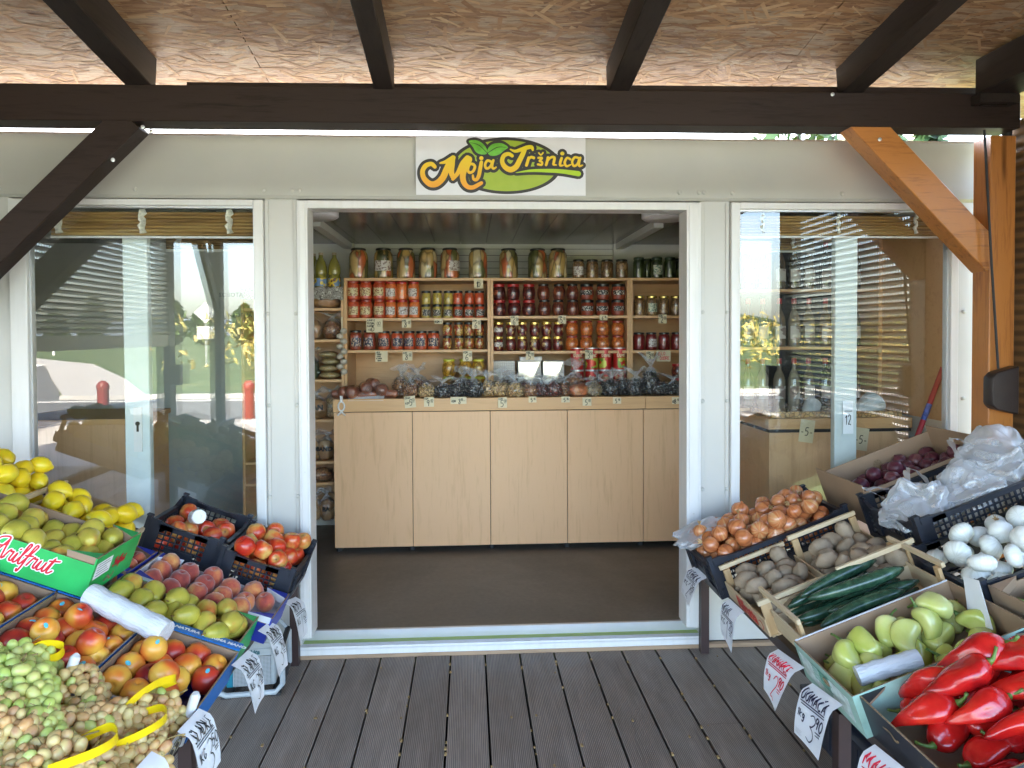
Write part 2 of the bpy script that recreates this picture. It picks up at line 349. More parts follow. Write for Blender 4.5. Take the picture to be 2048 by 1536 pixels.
# ------------------------------------------------------------------ timber canopy
can = thing('timber_canopy', 'dark timber canopy with chipboard roof and one orange post in front of the shop', 'canopy', T((0, -.3, 0)))
def cpart(name, mb, mats, **kw): return obj(name, mb, mats, can, T((0, .3, 0)), **kw)
BT = .0060                                                      # the beam rises a little to the right
b = MB(); b.bar((-7.2, -.23, 2.606), (2.62, -.23, 2.641), .14, .160); cpart('main_beam', b, M_BEAM, bevel=.004)
def roofz(y): return 2.858-.14*(y+.3)
for x0, x1, zb in [(-1.515, -1.40, 2.706), (-.42, -.335, 2.70), (.648, .745, 2.708), (1.752, 1.855, 2.722), (-2.62, -2.51, 2.71)]:
    b = MB(); xc = (x0+x1)/2
    b.bar((xc, -.235, zb+.066), (xc, -5.3, zb+.066+.14*5.065), x1-x0, .148); cpart('rafter', b, M_RAFT, bevel=.004)
def osb():
    t = NT('chipboard'); base = None; hgt = None
    warp = t.n('VectorMath', _p={'operation': 'SCALE'}, _0=t.n('TexNoise', 1, Vector=t.co(), Scale=14., Detail=3.), Scale=.4)
    for k, (ang, sc, thr) in enumerate([(.05, 20, 0), (.45, 26, .45), (-.6, 24, .5), (.9, 30, .66), (-1.1, 28, .70), (-.05, 34, .5), (1.6, 24, .80), (.12, 22, .6)]):
        v = t.co((sc*.30, sc*1.9, sc), rot=(0, 0, ang), loc=(k*3.1, k*1.7, 0)); v = t.n('VectorMath', _p={'operation': 'ADD'}, _0=v, _1=warp)
        cell = t.n('TexVoronoi', 1, Vector=v, Scale=1., Randomness=1.); ch = t.n('SeparateColor', 0, Color=cell); fib = t.noise(t.co((sc*.8, sc*9, sc), rot=(0, 0, ang)), 1., 3, .6)
        col = t.ramp(t.math('ADD', t.math('MULTIPLY', ch, .6), t.math('MULTIPLY', fib, .4)), [(.1, (.19, .090, .042)), (.32, (.27, .140, .066)), (.5, (.33, .180, .088)), (.68, (.38, .225, .115)), (.9, (.48, .325, .18))])
        edge = t.ramp(t.vor(v, 1., feature='DISTANCE_TO_EDGE'), [(0, (.50, .42, .34)), (.035, (1, 1, 1))]); col = t.mix(.75, col, t.mix(1., col, edge, 'MULTIPLY'))
        if base is None: base = col
        else: base = t.mix(t.ramp(t.n('SeparateColor', 1, Color=cell), [(thr, (0, 0, 0)), (thr+.02, (1, 1, 1))]), base, col)
    for k, (ang, sc, thr) in enumerate([(.7, 13, .86), (-1.0, 15, .88), (.2, 12, .84), (1.5, 16, .90)]):
        v = t.co((sc*.45, sc*2.2, sc), rot=(0, 0, ang), loc=(k*2.3, k*1.9, 0)); v = t.n('VectorMath', _p={'operation': 'ADD'}, _0=v, _1=t.n('VectorMath', _p={'operation': 'SCALE'}, _0=t.n('TexNoise', 1, Vector=t.co(), Scale=30.), Scale=.35))
        cell = t.n('TexVoronoi', 1, Vector=v, Scale=1., Randomness=1.); fib = t.noise(t.co((sc, sc*9, sc), rot=(0, 0, ang)), 1., 3, .6)
        base = t.mix(t.ramp(t.n('SeparateColor', 1, Color=cell), [(thr, (0, 0, 0)), (thr+.02, (.85, .85, .85))]), base, t.ramp(fib, [(.3, (.31, .20, .12)), (.7, (.46, .34, .22))]))
    st = t.noise(t.co((3, 34, 8)), 2.2, 5, .7); dk = t.noise(t.co((7, 60, 8)), 2., 3, .6)
    base = t.mix(1., base, t.ramp(dk, [(.33, (.38, .27, .19)), (.40, (1, 1, 1))]), 'MULTIPLY'); base = t.mix(1., base, t.ramp(st, [(.3, (.78, .70, .64)), (.5, (1, 1, 1)), (.7, (1.12, 1.12, 1.1))]), 'MULTIPLY')
    t.p(Base_Color=base, Roughness=.55).bump(st, .25, .004); return t.m
M_OSB = osb()
b = MB()
for (xa, xb) in [(-7.2, -3.454), (-3.45, -.962), (-.958, 1.508), (1.512, 3.1)]:  # the leftmost sheets are an added extension that shades the ground
    for ya, yb in [(.28, -1.215), (-1.22, -2.46), (-2.465, -5.4)]:  # rear edge carried back to keep the sun out
        b.add([(xx, yy, roofz(yy)+dz) for xx in (xa, xb) for yy in (yb, ya) for dz in (0, .02)], [(0, 1, 3, 2), (4, 6, 7, 5), (0, 4, 5, 1), (2, 3, 7, 6), (0, 2, 6, 4), (1, 5, 7, 3)])
cpart('roof_board', b, M_OSB, smooth=0)
rr = random.Random(77); b = MB()                                  # pressed wood strands on the visible underside
for k in range(5200):
    x, y = rr.uniform(-2.75, 2.9), rr.uniform(-2.3, .16); a = rr.gauss(0, .42) if rr.random() < .78 else rr.uniform(-1.57, 1.57); L2 = rr.uniform(.03, .075); w2 = rr.uniform(.003, .011); sk = rr.uniform(-.004, .004)
    ca, sa = math.cos(a), math.sin(a); dz = -.0004-.0000003*k
    b.add([(x+u*ca-v*sa, y+u*sa+v*ca, roofz(y+u*sa+v*ca)+dz) for u, v in ((-L2, -w2), (-L2*rr.uniform(.8, 1), w2+sk), (L2, w2), (L2*rr.uniform(.75, 1), -w2+sk))], [(0, 1, 2, 3)])
t = NT('wood_strands'); r1 = t.n('NewGeometry', 8); fib = t.noise(t.co((14, 60, 14)), 3., 3, .6)
c = t.ramp(t.math('ADD', t.math('MULTIPLY', r1, .72), t.math('MULTIPLY', fib, .28)), [(.08, (.16, .070, .030)), (.25, (.30, .155, .070)), (.5, (.385, .210, .098)), (.72, (.46, .275, .138)), (.95, (.61, .43, .25))])
t.p(Base_Color=c, Roughness=.6); cpart('wood_strands', b, t.m, smooth=0)
b = MB(); b.add([(xx, yy, roofz(yy)+.022+dz) for xx in (-7.25, 3.15) for yy in (-5.5, .28) for dz in (0, .03)], [(0, 1, 3, 2), (4, 6, 7, 5), (0, 4, 5, 1), (2, 3, 7, 6), (0, 2, 6, 4), (1, 5, 7, 3)])  # stretched left and back, out of view, to block the sun
cpart('roof_cover', b, flat('bitumen', (.05, .05, .05), .8))
b = MB(); b.bar((-1.28, -.19, 2.724), (2.5, -.19, 2.752), .02, .058); cpart('closing_board', b, M_BEAM)
b = MB(); b.box(2.36, 2.56, -4.9, -.345, 2.70, 2.86); cpart('side_plate', b, M_RAFT, bevel=.004)
b = MB(); b.tube([(2.40, -.33, 2.685), (2.52, -.33, 2.685)], .03, 12); b.box(2.37, 2.56, -.37, -.303, 2.66, 2.70); cpart('plate_bracket', b, M_RAFT)
b = MB(); b.box(2.475, 2.60, -.30, -.175, -.0, 2.525); cpart('post', b, M_ORANGE, bevel=.004, label='orange stained corner post')
b = MB(); b.bar((1.79, -.24, 2.66), (2.515, -.24, 1.93), .11, .14, (1, 0, 1)); cpart('brace', b, wood('orange_brace', (.52, .20, .048), (.25, .075, .017), 'x', .33, .9, .3, True), bevel=.004, label='orange stained diagonal brace')
bb = MB(); bb.bar((-1.50, -.24, 2.565), (-2.42, -.24, 1.655), .11, .132, (1, 0, -1)); cpart('brace', bb, M_BEAM, bevel=.004, label='dark diagonal brace')
for x, y in [(-2.55, -.24), (-6.9, -5.0), (-6.9, -.24), (-2.9, -5.0), (-2.9, -3.55), (2.72, -5.0), (2.72, -2.42)]:  # the far left posts stand under the added roof extension
    b = MB(); b.box(x-.065, x+.065, y-.065, y+.065, 0, roofz(y)-.15 if y < -1 else 2.5); cpart('post', b, M_RAFTZ, bevel=.004)
for x in (-2.9, 2.72):
    b = MB(); b.bar((x, -4.95, 1.9), (x, -4.15, 3.0), .1, .12); cpart('brace', b, M_RAFTZ)
    b = MB(); b.box(x-.07, x+.07, -5.3, -.35, 3.02, 3.05); b.bar((x, -5.3, 3.32), (x, -.3, 2.64), .12, .16); cpart('side_plate', b, M_RAFT)
b = MB(); b.box(-7.2, 3.0, -5.09, -4.95, 2.66, 3.38); cpart('front_beam', b, M_BEAM)
b = MB()
for p in [(-1.43, -.3135, 2.515), (-1.56, -.3135, 2.37), (-1.40, -.301, 2.50), (1.70, -.301, 2.706), (1.93, -.2985, 2.50)]: b.lathe([(.009, 0), (.009, .004), (.004, .006)], 10, M=T(p) @ RX(R(90)))
cpart('bolt', b, M_ALU)
# downpipe and reed screen at the right edge
b = MB(); b.tube([(2.635, -.19, 0), (2.635, -.19, 2.66)], .022, 14); obj('downpipe', b, M_RUBBER, label='black downpipe behind the orange post', cat='downpipe')
t = NT('reed'); v = t.co(); z = t.n('SeparateXYZ', 2, Vector=v)
wv = t.math('SINE', t.math('MULTIPLY', z, 2*math.pi/.05)); c = t.mix(t.noise(v, 6, 4), (.33, .17, .055), (.17, .075, .025))
t.p(Base_Color=t.val(c, .6, 1.1, t.math('ADD', t.math('MULTIPLY', wv, .3), .5)), Roughness=.6).bump(wv, .5, .006)
b = MB(); b.box(2.665, 2.685, -.62, -.16, .2, 2.62); obj('reed_screen', b, t.m, label='brown woven reed screen hanging beside the orange post', cat='screen')
# strap winder on the post
wd = thing('shutter_winder', 'dark brown shutter strap winder box on the orange post', 'winder', T((2.50, -.335, 1.32)))
b = MB(); b.prism([(-.035, -.09), (.075, -.115), (.075, .115), (-.035, .085), (-.06, .06), (-.06, -.065)], -.03, .035, M=RX(R(90))); obj('housing', b, flat('brown_plastic', (.03, .02, .018), .4), wd, bevel=.006)
b = MB(); b.tube([(-.005, .0, .1), (-.045, -.002, .6), (-.085, 0, 1.22)], .006, 6); obj('strap', b, M_RUBBER, wd)
wd = thing('shutter_winder', 'black strap winder on the side post, mirrored in the left pane', 'winder', T((-2.88, -3.46, 1.22)))
b = MB(); b.prism([(-.05, -.08), (.16, -.1), (.16, .1), (-.05, .08)], -.04, .04, M=RX(R(90))); obj('housing', b, flat('black_plastic', (.015, .015, .016), .4), wd, bevel=.008)
wd = thing('shutter_winder', 'black strap winder on the side post, mirrored in the right pane', 'winder', T((2.66, -2.36, 1.22)))
b = MB(); b.prism([(-.16, -.1), (.05, -.08), (.05, .08), (-.16, .1)], -.04, .04, M=RX(R(90))); obj('housing', b, bpy.data.materials['black_plastic'], wd, bevel=.008)
# perforated roller shutters on both sides of the canopy
t = NT('shutter_slat'); t.p(Base_Color=(.22, .20, .18), Roughness=.32, Metallic=.55); M_SLAT = t.m
def shutter(x, y0, y1, zb, zt, label, face):
    th = thing('roller_shutter', label, 'shutter', T((x, (y0+y1)/2, zt)))
    c = MB(); L = y1-y0; z = zt; p = .046
    while z-p > zb:
        c.add([(0, -L/2, z), (face*.010, -L/2, z-p*.3), (face*.010, -L/2, z-p*.65), (0, -L/2, z-p+.015), (0, L/2, z), (face*.010, L/2, z-p*.3), (face*.010, L/2, z-p*.65), (0, L/2, z-p+.015)], [(0, 1, 5, 4), (1, 2, 6, 5), (2, 3, 7, 6)], 0, T((0, 0, -zt)))
        y = -L/2
        if (zt-z) < 1.25 or face < 0:
            while y < L/2: c.box(-.001, .001, y, y+.011, z-p+.0005-zt, z-p+.0145-zt); y += .030
        else: c.box(-.002, .002, -L/2, L/2, z-p+.0005-zt, z-p+.0115-zt)
        z -= p
    obj('curtain', c, M_SLAT, th, smooth=0)
    b = MB(); b.box(-.018, .018, -L/2, L/2, z-.11-zt, z-.004-zt); obj('bottom_bar', b, M_SLAT, th)
    b = MB(); b.box(-.1, .1, -L/2, L/2, .005, .2); obj('box', b, M_RAFT, th)
shutter(-2.86, -3.46, -.35, 1.58, 2.52, 'half lowered perforated roller shutter, mirrored in the left pane', 1)
shutter(2.70, -2.34, -.64, .85, 2.52, 'fully lowered perforated roller shutter, mirrored in the right pane', -1)
# ------------------------------------------------------------------ shop: a white container
shop = thing('container_shop', 'white container shop with wide doorway and tall side windows', 'shop', T((0, 0, 0)))
XA, XB, YB, ZT = -7.2, 2.66, 2.16, 2.574
def spart(name, mb, mats, **kw): return obj(name, mb, mats, shop, **kw)
b = MB()                                                         # front wall: panels between the openings
fp = [(XA, -2.19, 0, .06, .02, 2.26), (-.994, -.833, .004, .06, .02, 2.26), (1.168, 1.322, .004, .06, .02, 2.26), (2.513, XB, 0, .06, .02, 2.26)]
fp += [(-2.19, -.994, .004, .06, .02, .45), (1.322, 2.513, .004, .06, .02, .45)]
for x in (-.982, -.846, 1.181, 1.308): fp.append((x-.009, x+.009, -.003, .0038, .06, 2.25))
fp.append((2.515, 2.535, -.004, -.0005, .06, 2.25))
for q in fp:
    b = MB(); b.box(*q); spart('front_panel' if q[1]-q[0] > .05 else 'cover_strip', b, M_WHITE, bevel=.0015)
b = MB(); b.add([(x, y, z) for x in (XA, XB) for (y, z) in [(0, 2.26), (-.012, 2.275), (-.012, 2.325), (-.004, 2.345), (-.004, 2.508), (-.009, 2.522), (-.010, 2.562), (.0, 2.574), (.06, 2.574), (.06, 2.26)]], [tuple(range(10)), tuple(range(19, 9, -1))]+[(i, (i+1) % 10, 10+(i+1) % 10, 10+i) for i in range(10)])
spart('fascia', b, M_WHITE_SHADED, smooth=30)
b = MB(); b.lathe([(.011, 0), (.010, .005), (.005, .008)], 10); SCREW = b.mesh('screw', flat('screw_cap', (.50, .49, .45), .3), 35)
for x, y, z in [(x, -.0121, 2.30) for x in (-2.23, -1.6, -.99, -.855, -.82, -.2, .35, 1.06, 1.16, 1.185, 1.33, 1.9, 2.44)]+[(x, -.0031, z) for x in (-.982, -.846, 1.181, 1.308) for z in (1.7, 1.25, .8, .35)]+[(2.555, -.0002, z) for z in (1.7, 1.25, .8)]:
    inst('screw', SCREW, T((x, y, z)) @ RX(R(90)), shop)
b = MB(); b.box(XA, -.66, YB, YB+.05, .02, ZT-.04); b.box(-.66, XB, YB, YB+.05, .02, ZT-.04); spart('back_wall', b, M_INT)
b = MB()
for z in (2.06, 2.11, 2.16, 2.21, 2.26): b.box(-.66, 1.22, YB-.004, YB-.001, z, z+.004)
spart('back_wall_groove', b, M_CEIL)
for x in (XA-.05, XB-.05): b = MB(); b.box(x, x+.05, .06, YB, .02, ZT-.04); spart('side_wall', b, M_INT)
b = MB()
for k in range(49): b.box(XA+.05+k*.197, XA+.05+k*.197+.194, .06, YB, 2.30, 2.33)
spart('ceiling', b, M_CEIL, smooth=0)
b = MB(); b.box(XA, XB, .06, YB+.05, ZT-.038, ZT-.004); b.box(XA, XB, .061, .1, 2.34, ZT-.0385); spart('roof', b, flat('roof_sheet', (.20, .20, .19), .6))
b = MB(); b.box(XA, XB, .075, YB, -.02, .10)
t = NT('vinyl_floor'); v = t.co(); t.p(Base_Color=t.val(t.ramp(t.noise(v, 1.6, 5, .6), [(.25, (.090, .074, .056)), (.5, (.130, .109, .086)), (.75, (.18, .155, .128))]), .9, 1.1, t.noise(v, 40, 3)), Roughness=t.ramp(t.noise(v, 3, 4), [(.3, (.36,)*3), (.7, (.5,)*3)])); M_VINYL = t.m
spart('floor', b, M_VINYL)
for x in (-.93, 1.19):
    b = MB(); b.box(x-.03, x+.03, .9, YB, 2.255, 2.299); spart('ceiling_beam', b, M_INT); b = MB(); b.box(x-.045, x+.045, YB-.05, YB-.001, .1, 2.299); spart('corner_post', b, M_INT)
# door frame with threshold
b = MB()
b.box(-.833, -.782, -.022, .10, .10, 2.25); b.box(1.094, 1.168, -.022, .10, .10, 2.25); b.box(-.782, 1.094, -.022, .10, 2.212, 2.25)
b.box(-.822, -.790, -.028, -.023, .10, 2.24); b.box(1.105, 1.155, -.028, -.023, .10, 2.24)
b.box(-.80, -.783, .10, .12, .10, 2.25); b.box(1.095, 1.11, .10, .12, .1, 2.25)
spart('door_frame', b, M_FRAME, bevel=.002)
b = MB(); b.box(-.84, 1.175, -.034, .008, .018, .060, 0); b.box(-.84, 1.175, .008, .056, .018, .057, 1); b.box(-.84, 1.175, .056, .075, .018, .104, 2); b.box(-.84, 1.175, -.036, -.0345, .045, .05, 2)
t = NT('track_green'); t.p(Base_Color=t.mix(t.noise(t.co((3, 20, 20)), 5, 4), (.30, .46, .06), (.50, .56, .24)), Roughness=.6)
sill = spart('threshold', b, [M_FRAME, t.m, M_ALU], bevel=.0015)
b = MB(); b.box(XA, XB, -.034, -.002, -.002, .017); spart('base_strip', b, wood('base_strip_wood', (.36, .24, .15), (.25, .16, .10), 'x', .6), label='light wooden strip at the deck edge')
# windows
def window(x0, x1, zb, zt, ix0, ix1, itop):
    b = MB(); b.box(x0, ix0, -.024, .05, zb, zt); b.box(ix1, x1, -.024, .05, zb, zt); b.box(ix0, ix1, -.024, .05, itop, zt); b.box(ix0, ix1, -.024, .05, zb, zb+.06)
    wf = spart('window', b, M_FRAME, bevel=.003)
    b = MB(); b.box(ix0, ix0+.008, -.0, .03, zb+.06, itop, 0); b.box(ix1-.008, ix1, 0, .03, zb+.06, itop, 0); b.box(ix0+.008, ix1-.008, 0, .03, itop-.008, itop, 0); obj('gasket', b, M_ALU, wf)
    b = MB(); b.add([(ix0, .012, zb+.06), (ix1, .012, zb+.06), (ix1, .012, itop), (ix0, .012, itop)], [(0, 1, 2, 3)]); obj('pane', b, M_PANE, wf, smooth=0)
    return wf
window(-2.185, -.994, .45, 2.252, -2.105, -1.04, 2.222)
window(1.322, 2.513, .45, 2.252, 1.368, 2.472, 2.218)
# sliding leaves parked behind the side windows
for s, x0, x1, st in [(-1, -1.705, -.80, 'left'), (1, 1.11, 2.03, 'right')]:
    xs = x0 if s < 0 else x1-.12
    b = MB(); b.box(xs, xs+.12, .075, .12, .10, 2.20); o = (x1-.08, x1) if s < 0 else (x0, x0+.08); b.box(o[0], o[1], .075, .12, .10, 2.20)
    q0, q1 = (xs+.12, o[0]) if s < 0 else (o[1], xs); b.box(q0, q1, .075, .12, 2.10, 2.20); b.box(q0, q1, .075, .12, .10, .22)
    lf = spart('sliding_leaf', b, flat('leaf_frame_'+st, (.62, .68, .68), .3, .04), bevel=.004)
    b = MB(); b.add([(q0, .097, .22), (q1, .097, .22), (q1, .097, 2.10), (q0, .097, 2.10)], [(0, 1, 2, 3)]); obj('leaf_pane', b, glass('leaf_glass_'+st, .05, (.95, .97, .96)), lf, smooth=0)
    if s < 0:
        b = MB(); b.box(xs+.045, xs+.085, .068, .0745, 1.02, 1.24, 0); b.lathe([(.011, 0), (.011, .003)], 12, 1, T((xs+.065, .0675, 1.16)) @ RX(R(90))); b.box(xs+.06, xs+.07, .065, .0675, 1.12, 1.16, 1); obj('lock_plate', b, [M_FRAME, M_BLACK], lf)
# bamboo roll blinds behind the panes
t = NT('bamboo'); z = t.n('SeparateXYZ', 2, Vector=t.co()); nz = t.noise(t.co((.6, 20, 26)), 3, 3)
t.p(Base_Color=t.ramp(nz, [(.3, (.13, .065, .018)), (.5, (.28, .16, .05)), (.7, (.46, .31, .12))]), Roughness=.5).bump(nz, .6, .006); M_BAMBOO = t.m
M_LACE = flat('lace', (.66, .64, .56), .8, .3, 60)
def blind(x0, x1, y, zb, zt, label, ties):
    th = thing('bamboo_blind', label, 'blind', T(((x0+x1)/2, y, zt))); xc = (x0+x1)/2
    b = MB(); n = 7
    for k in range(n):
        z = zt-(zt-zb)*(k+.5)/n; b.tube([(x0-xc, 0, z-zt), (x1-xc, .0, z-zt)], (zt-zb)/n*.56, 8)
    obj('rolled_mat', b, M_BAMBOO, th)
    for x in ties:
        b = MB(); b.tube([(x-xc+.006*math.sin(k*2.1), -.02, (zb-zt)*k/7+.01) for k in range(8)], [.014+.006*(k % 2) for k in range(8)], 7, flat=.5); obj('tie', b, M_LACE, th)
    b = MB(); b.box(x0-xc, x1-xc, -.014, -.006, zb-zt-.014, zb-zt-.004); obj('bottom_rail', b, M_FRAME, th)
blind(-2.02, -1.045, .045, 2.085, 2.20, 'rolled bamboo blind with lace ties inside the top of the left window', [-1.98, -1.585, -1.17])
blind(1.375, 2.465, .045, 2.095, 2.195, 'rolled bamboo blind with lace ties inside the top of the right window', [1.50, 1.90, 2.31])
blind(-1.62, -1.06, .40, 2.06, 2.14, 'shorter rolled bamboo blind deeper behind the left pane', [-1.55, -1.1])
blind(1.33, 1.95, .40, 2.06, 2.15, 'shorter rolled bamboo blind deeper behind the right pane', [1.36, 1.82])
# lamps
for x, y, lb in [(-.86, .52, 'round white ceiling lamp above the left door jamb'), (1.13, .52, 'round white ceiling lamp above the right door jamb')]:
    th = thing('ceiling_lamp', lb, 'lamp', T((x, y, 2.30)), 'round ceiling lamps in the shop')
    b = MB(); b.lathe([(.12, -.055), (.135, -.045), (.135, -.012)], 28); obj('shade', b, flat('lamp_white', (.7, .7, .72), .4), th)
    b = MB(); b.lathe([(.11, -.012), (.11, -.0005)], 24); obj('mount', b, M_FRAME, th)
# shop sign
def ribbon(mb, pts, wid, z0, dz, mi=0, sub=7):
    P = catmull([(x, y, 0) for x, y in pts], sub); W = []
    ws = wid if isinstance(wid, (list, tuple)) else [wid]*len(pts)
    for i in range(len(ws)-1): W += [ws[i]+(ws[i+1]-ws[i])*k/sub for k in range(sub)]
    W.append(ws[-1]); L, Rr = [], []
    n = len(P)
    def disc(c, r, d):
        k = 10; vs = [(c.x+r*math.cos(6.2832*i/k), c.y+r*math.sin(6.2832*i/k), z0) for i in range(k)]
        mb.prism([(v[0], v[1]) for v in vs], z0, z0+dz+d, mi)
    for i, p in enumerate(P):
        t = (P[min(i+1, n-1)]-P[max(i-1, 0)]); t.z = 0; t.normalize(); nn = Vector((-t.y, t.x, 0))*W[i]/2
        L.append(p+nn); Rr.append(p-nn)
    vs = [(q.x, q.y, z0+dz+i*1.5e-6) for i, q in enumerate(L)]+[(q.x, q.y, z0+dz+i*1.5e-6) for i, q in enumerate(Rr)]
    mb.add(vs, [(i, i+1, n+i+1, n+i) for i in range(n-1)], mi)
    disc(P[0], W[0]/2*.98, -dz*.12); disc(P[-1], W[-1]/2*.98, -dz*.2)
STROKES = [
 ([(312,455),(275,425),(215,445),(180,505),(195,580),(260,640),(330,635),(395,575),(440,480),(480,400),(515,355)],[45,50,55,55,60,70,75,75,75,70,50]),
 ([(370,415),(420,405),(470,380),(510,350)],[20,40,50,45]), ([(515,350),(500,430),(490,510),(510,575)],[40,60,65,50]),
 ([(505,585),(560,520),(610,420),(665,355)],[40,50,60,60]), ([(665,355),(690,372),(650,440),(615,530),(620,610),(660,665),(720,675),(790,640),(815,625)],[50,55,70,70,65,55,50,45,40]),
 ([(730,425),(690,425),(668,480),(685,515),(725,500),(745,450),(725,425)],[32]*7),
 ([(815,400),(800,480),(785,550),(760,590),(730,585),(722,545)],[40,45,45,40,32,25]), ([(812,358),(818,358)],[46,46]),
 ([(920,395),(880,385),(855,430),(870,470),(910,450),(935,395)],[30]*6), ([(945,380),(930,440),(945,470),(975,455)],[30,32,28,18]),
 ([(1150,330),(1110,310),(1060,330),(1040,390),(1070,450),(1130,480),(1190,450),(1230,380),(1270,300),(1290,250)],[40,45,50,50,60,65,65,60,55,50]),
 ([(1130,260),(1180,280),(1240,265),(1310,240),(1360,235),(1375,265)],[15,35,45,50,45,25]),
 ([(1330,350),(1315,400),(1305,430)],[35]*3), ([(1310,390),(1350,345),(1385,350)],[20,30,35]),
 ([(1435,350),(1475,350),(1455,375),(1450,385),(1475,395),(1470,425),(1430,420)],[26]*7), ([(1440,296),(1463,318),(1487,293)],[18]*3),
 ([(1540,345),(1530,390),(1520,425)],[32]*3), ([(1530,390),(1570,345),(1610,345),(1605,390),(1600,420),(1632,425)],[20,28,32,32,28,16]),
 ([(1690,350),(1675,395),(1675,430),(1708,428)],[32,32,28,16]), ([(1695,300),(1701,300)],[44,44]),
 ([(1785,362),(1750,348),(1724,395),(1742,437),(1790,420)],[28,28,30,28,16]),
 ([(1870,345),(1832,342),(1805,390),(1825,435),(1865,410),(1885,350)],[28]*6), ([(1895,345),(1880,400),(1885,435),(1920,425)],[30,30,28,16])]
SWOOSH = ([(1190,512),(1350,490),(1550,488),(1700,495),(1875,518)],[5,28,40,45,58])
LEAF1 = [(680,178),(740,165),(800,180),(850,220),(880,275),(875,305),(850,318),(800,315),(755,290),(725,240)]
LEAF2 = [(1105,238),(1050,200),(990,195),(930,210),(890,250),(882,290),(905,325),(950,332),(1010,315),(1060,275)]
tl, br = at(831, 269, -.03), at(1172, 391, -.03); sg = thing('shop_sign', 'white shop name sign with yellow script over a green oval', 'sign', T(((tl.x+br.x)/2, -.018, (tl.z+br.z)/2)))
S = (br.x-tl.x)/1847
def sgm(): return T((0, -.004, 0)) @ RX(R(90)) @ SC(S, -S, 1) @ T((-1031.5, -435, 0))
wS, hS = (br.x-tl.x)/2, (tl.z-br.z)/2
b = MB(); b.box(-wS, wS, -.004, .004, -hS, hS); obj('board', b, flat('sign_white', (.74, .74, .77), .22, .02), sg)
M_SD = flat('sign_dark', (.030, .026, .024), .35, .05); FL = -1
def flip(mb):
    mb.f = [f[::-1] for f in mb.f]; return mb
b = MB(); b.prism([(1085+600*math.cos(k*.0654), 437+306*math.sin(k*.0654)) for k in range(96)], .0002, .0010); obj('oval_rim', flip(b), M_SD, sg, sgm(), smooth=0)
t = NT('sign_green'); t.p(Base_Color=t.mix(t.noise(t.co(), .01, 2), (.30, .42, .03), (.38, .48, .05)), Roughness=.3)
b = MB(); b.prism([(1085+556*math.cos(k*.0654), 437+275*math.sin(k*.0654)) for k in range(96)], .0002, .0014); obj('oval', flip(b), t.m, sg, sgm(), smooth=0)
b = MB()
for k, (p, wd2) in enumerate(STROKES+[SWOOSH]): ribbon(b, p, [x+62 for x in wd2], .0004, .0014+k*.00002)
for k, lf in enumerate((LEAF1, LEAF2)):
    b.prism(lf, .0004, .0020+k*.00003); ribbon(b, [(q.x, q.y) for q in catmull([(x, y, 0) for x, y in lf+lf[:1]], 2)], 60, .0004, .0015+.00004*k)
obj('lettering_outline', flip(b), M_SD, sg, sgm(), smooth=0)
t = NT('sign_yellow'); zc = t.n('SeparateXYZ', 1, Vector=t.co()); t.p(Base_Color=t.ramp(t.math('DIVIDE', zc, 800.), [(.3, (.78, .62, .02)), (.6, (.80, .50, .02)), (.85, (.82, .34, .02))]), Roughness=.3)
b = MB()
for k, (p, wd2) in enumerate(STROKES): ribbon(b, p, [x*.92 for x in wd2], .001, .0024+k*.00002)
obj('lettering', flip(b), t.m, sg, sgm(), smooth=0)
b = MB(); ribbon(b, *SWOOSH, .001, .0023); obj('swoosh', flip(b), flat('sign_lime', (.42, .62, .02), .3), sg, sgm(), smooth=0)
for lf, vein in ((LEAF1, [(690,190),(790,220),(876,300)]), (LEAF2, [(1090,240),(990,240),(888,300)])):
    b = MB(); b.prism([(q.x, q.y) for q in catmull([(x, y, 0) for x, y in lf], 4, True)], .001, .0026); o = obj('leaf', flip(b), flat('sign_leaf', (.16, .50, .05), .3, .3, .012), sg, sgm(), smooth=0)
    b = MB(); ribbon(b, vein, [2, 8, 6], .001, .0029); obj('vein', flip(b), M_SD, o, smooth=0)
# ------------------------------------------------------------------ counter and shelves
ct = thing('shop_counter', 'long oak counter with plain door fronts facing the doorway', 'counter', T((.3, 1.40, .10)))
CX0, CX1 = -.925, 2.05
b = MB(); b.box(CX0-.3, .9245, -.012, .60, .968, 1.055); b.box(.9265, CX1-.3, -.012, .60, .968, 1.055); obj('worktop', b, M_OAKX, ct, bevel=.002)
xs = [CX0, -.391, .143, .678, 1.212, 1.75, 2.05]
for a, c in zip(xs[:-1], xs[1:]):
    b = MB(); b.box(a+.002-.3, c-.002-.3, 0, .018, .035, .962); obj('door', b, M_OAK, ct, bevel=.0015)
b = MB(); b.box(CX0-.295, CX1-.3, .02, .60, .04, .967); obj('carcass', b, M_BLACKCARD, ct)
b = MB(); b.box(CX0-.29, CX0-.272, .019, .598, .036, .9675); obj('end_panel', b, M_OAK, ct)
b = MB()
for x in (-1.20, -.70, -.15, .38, .90): b.lathe([(.02, 0.001), (.02, .035), (.012, .04)], 10, M=T((x, .05, 0)))
obj('foot', b, M_RUBBER, ct)
b = MB(); b.tube([(0, -.002, .09), (0, -.006, .055)], .012, 8, flat=.4)
b.tube([(.016*math.sin(k*.628)*1.3, -.006, .02-.032*math.cos(k*.628)) for k in range(11)], .006, 8); b.tube([(-.004, -.006, -.012), (.012, -.006, -.03), (.026, -.006, -.042)], .006, 8); b.tube([(.004, -.006, -.012), (-.012, -.006, -.03), (-.026, -.006, -.042)], .006, 8)
p = at(683, 822, 1.385); obj('coat_hook', b, M_FRAME, M=T((p.x, 1.386, p.z+.012)), label='white metal double hook at the left end of the counter edge', cat='hook', smooth=60)
YS = 1.68
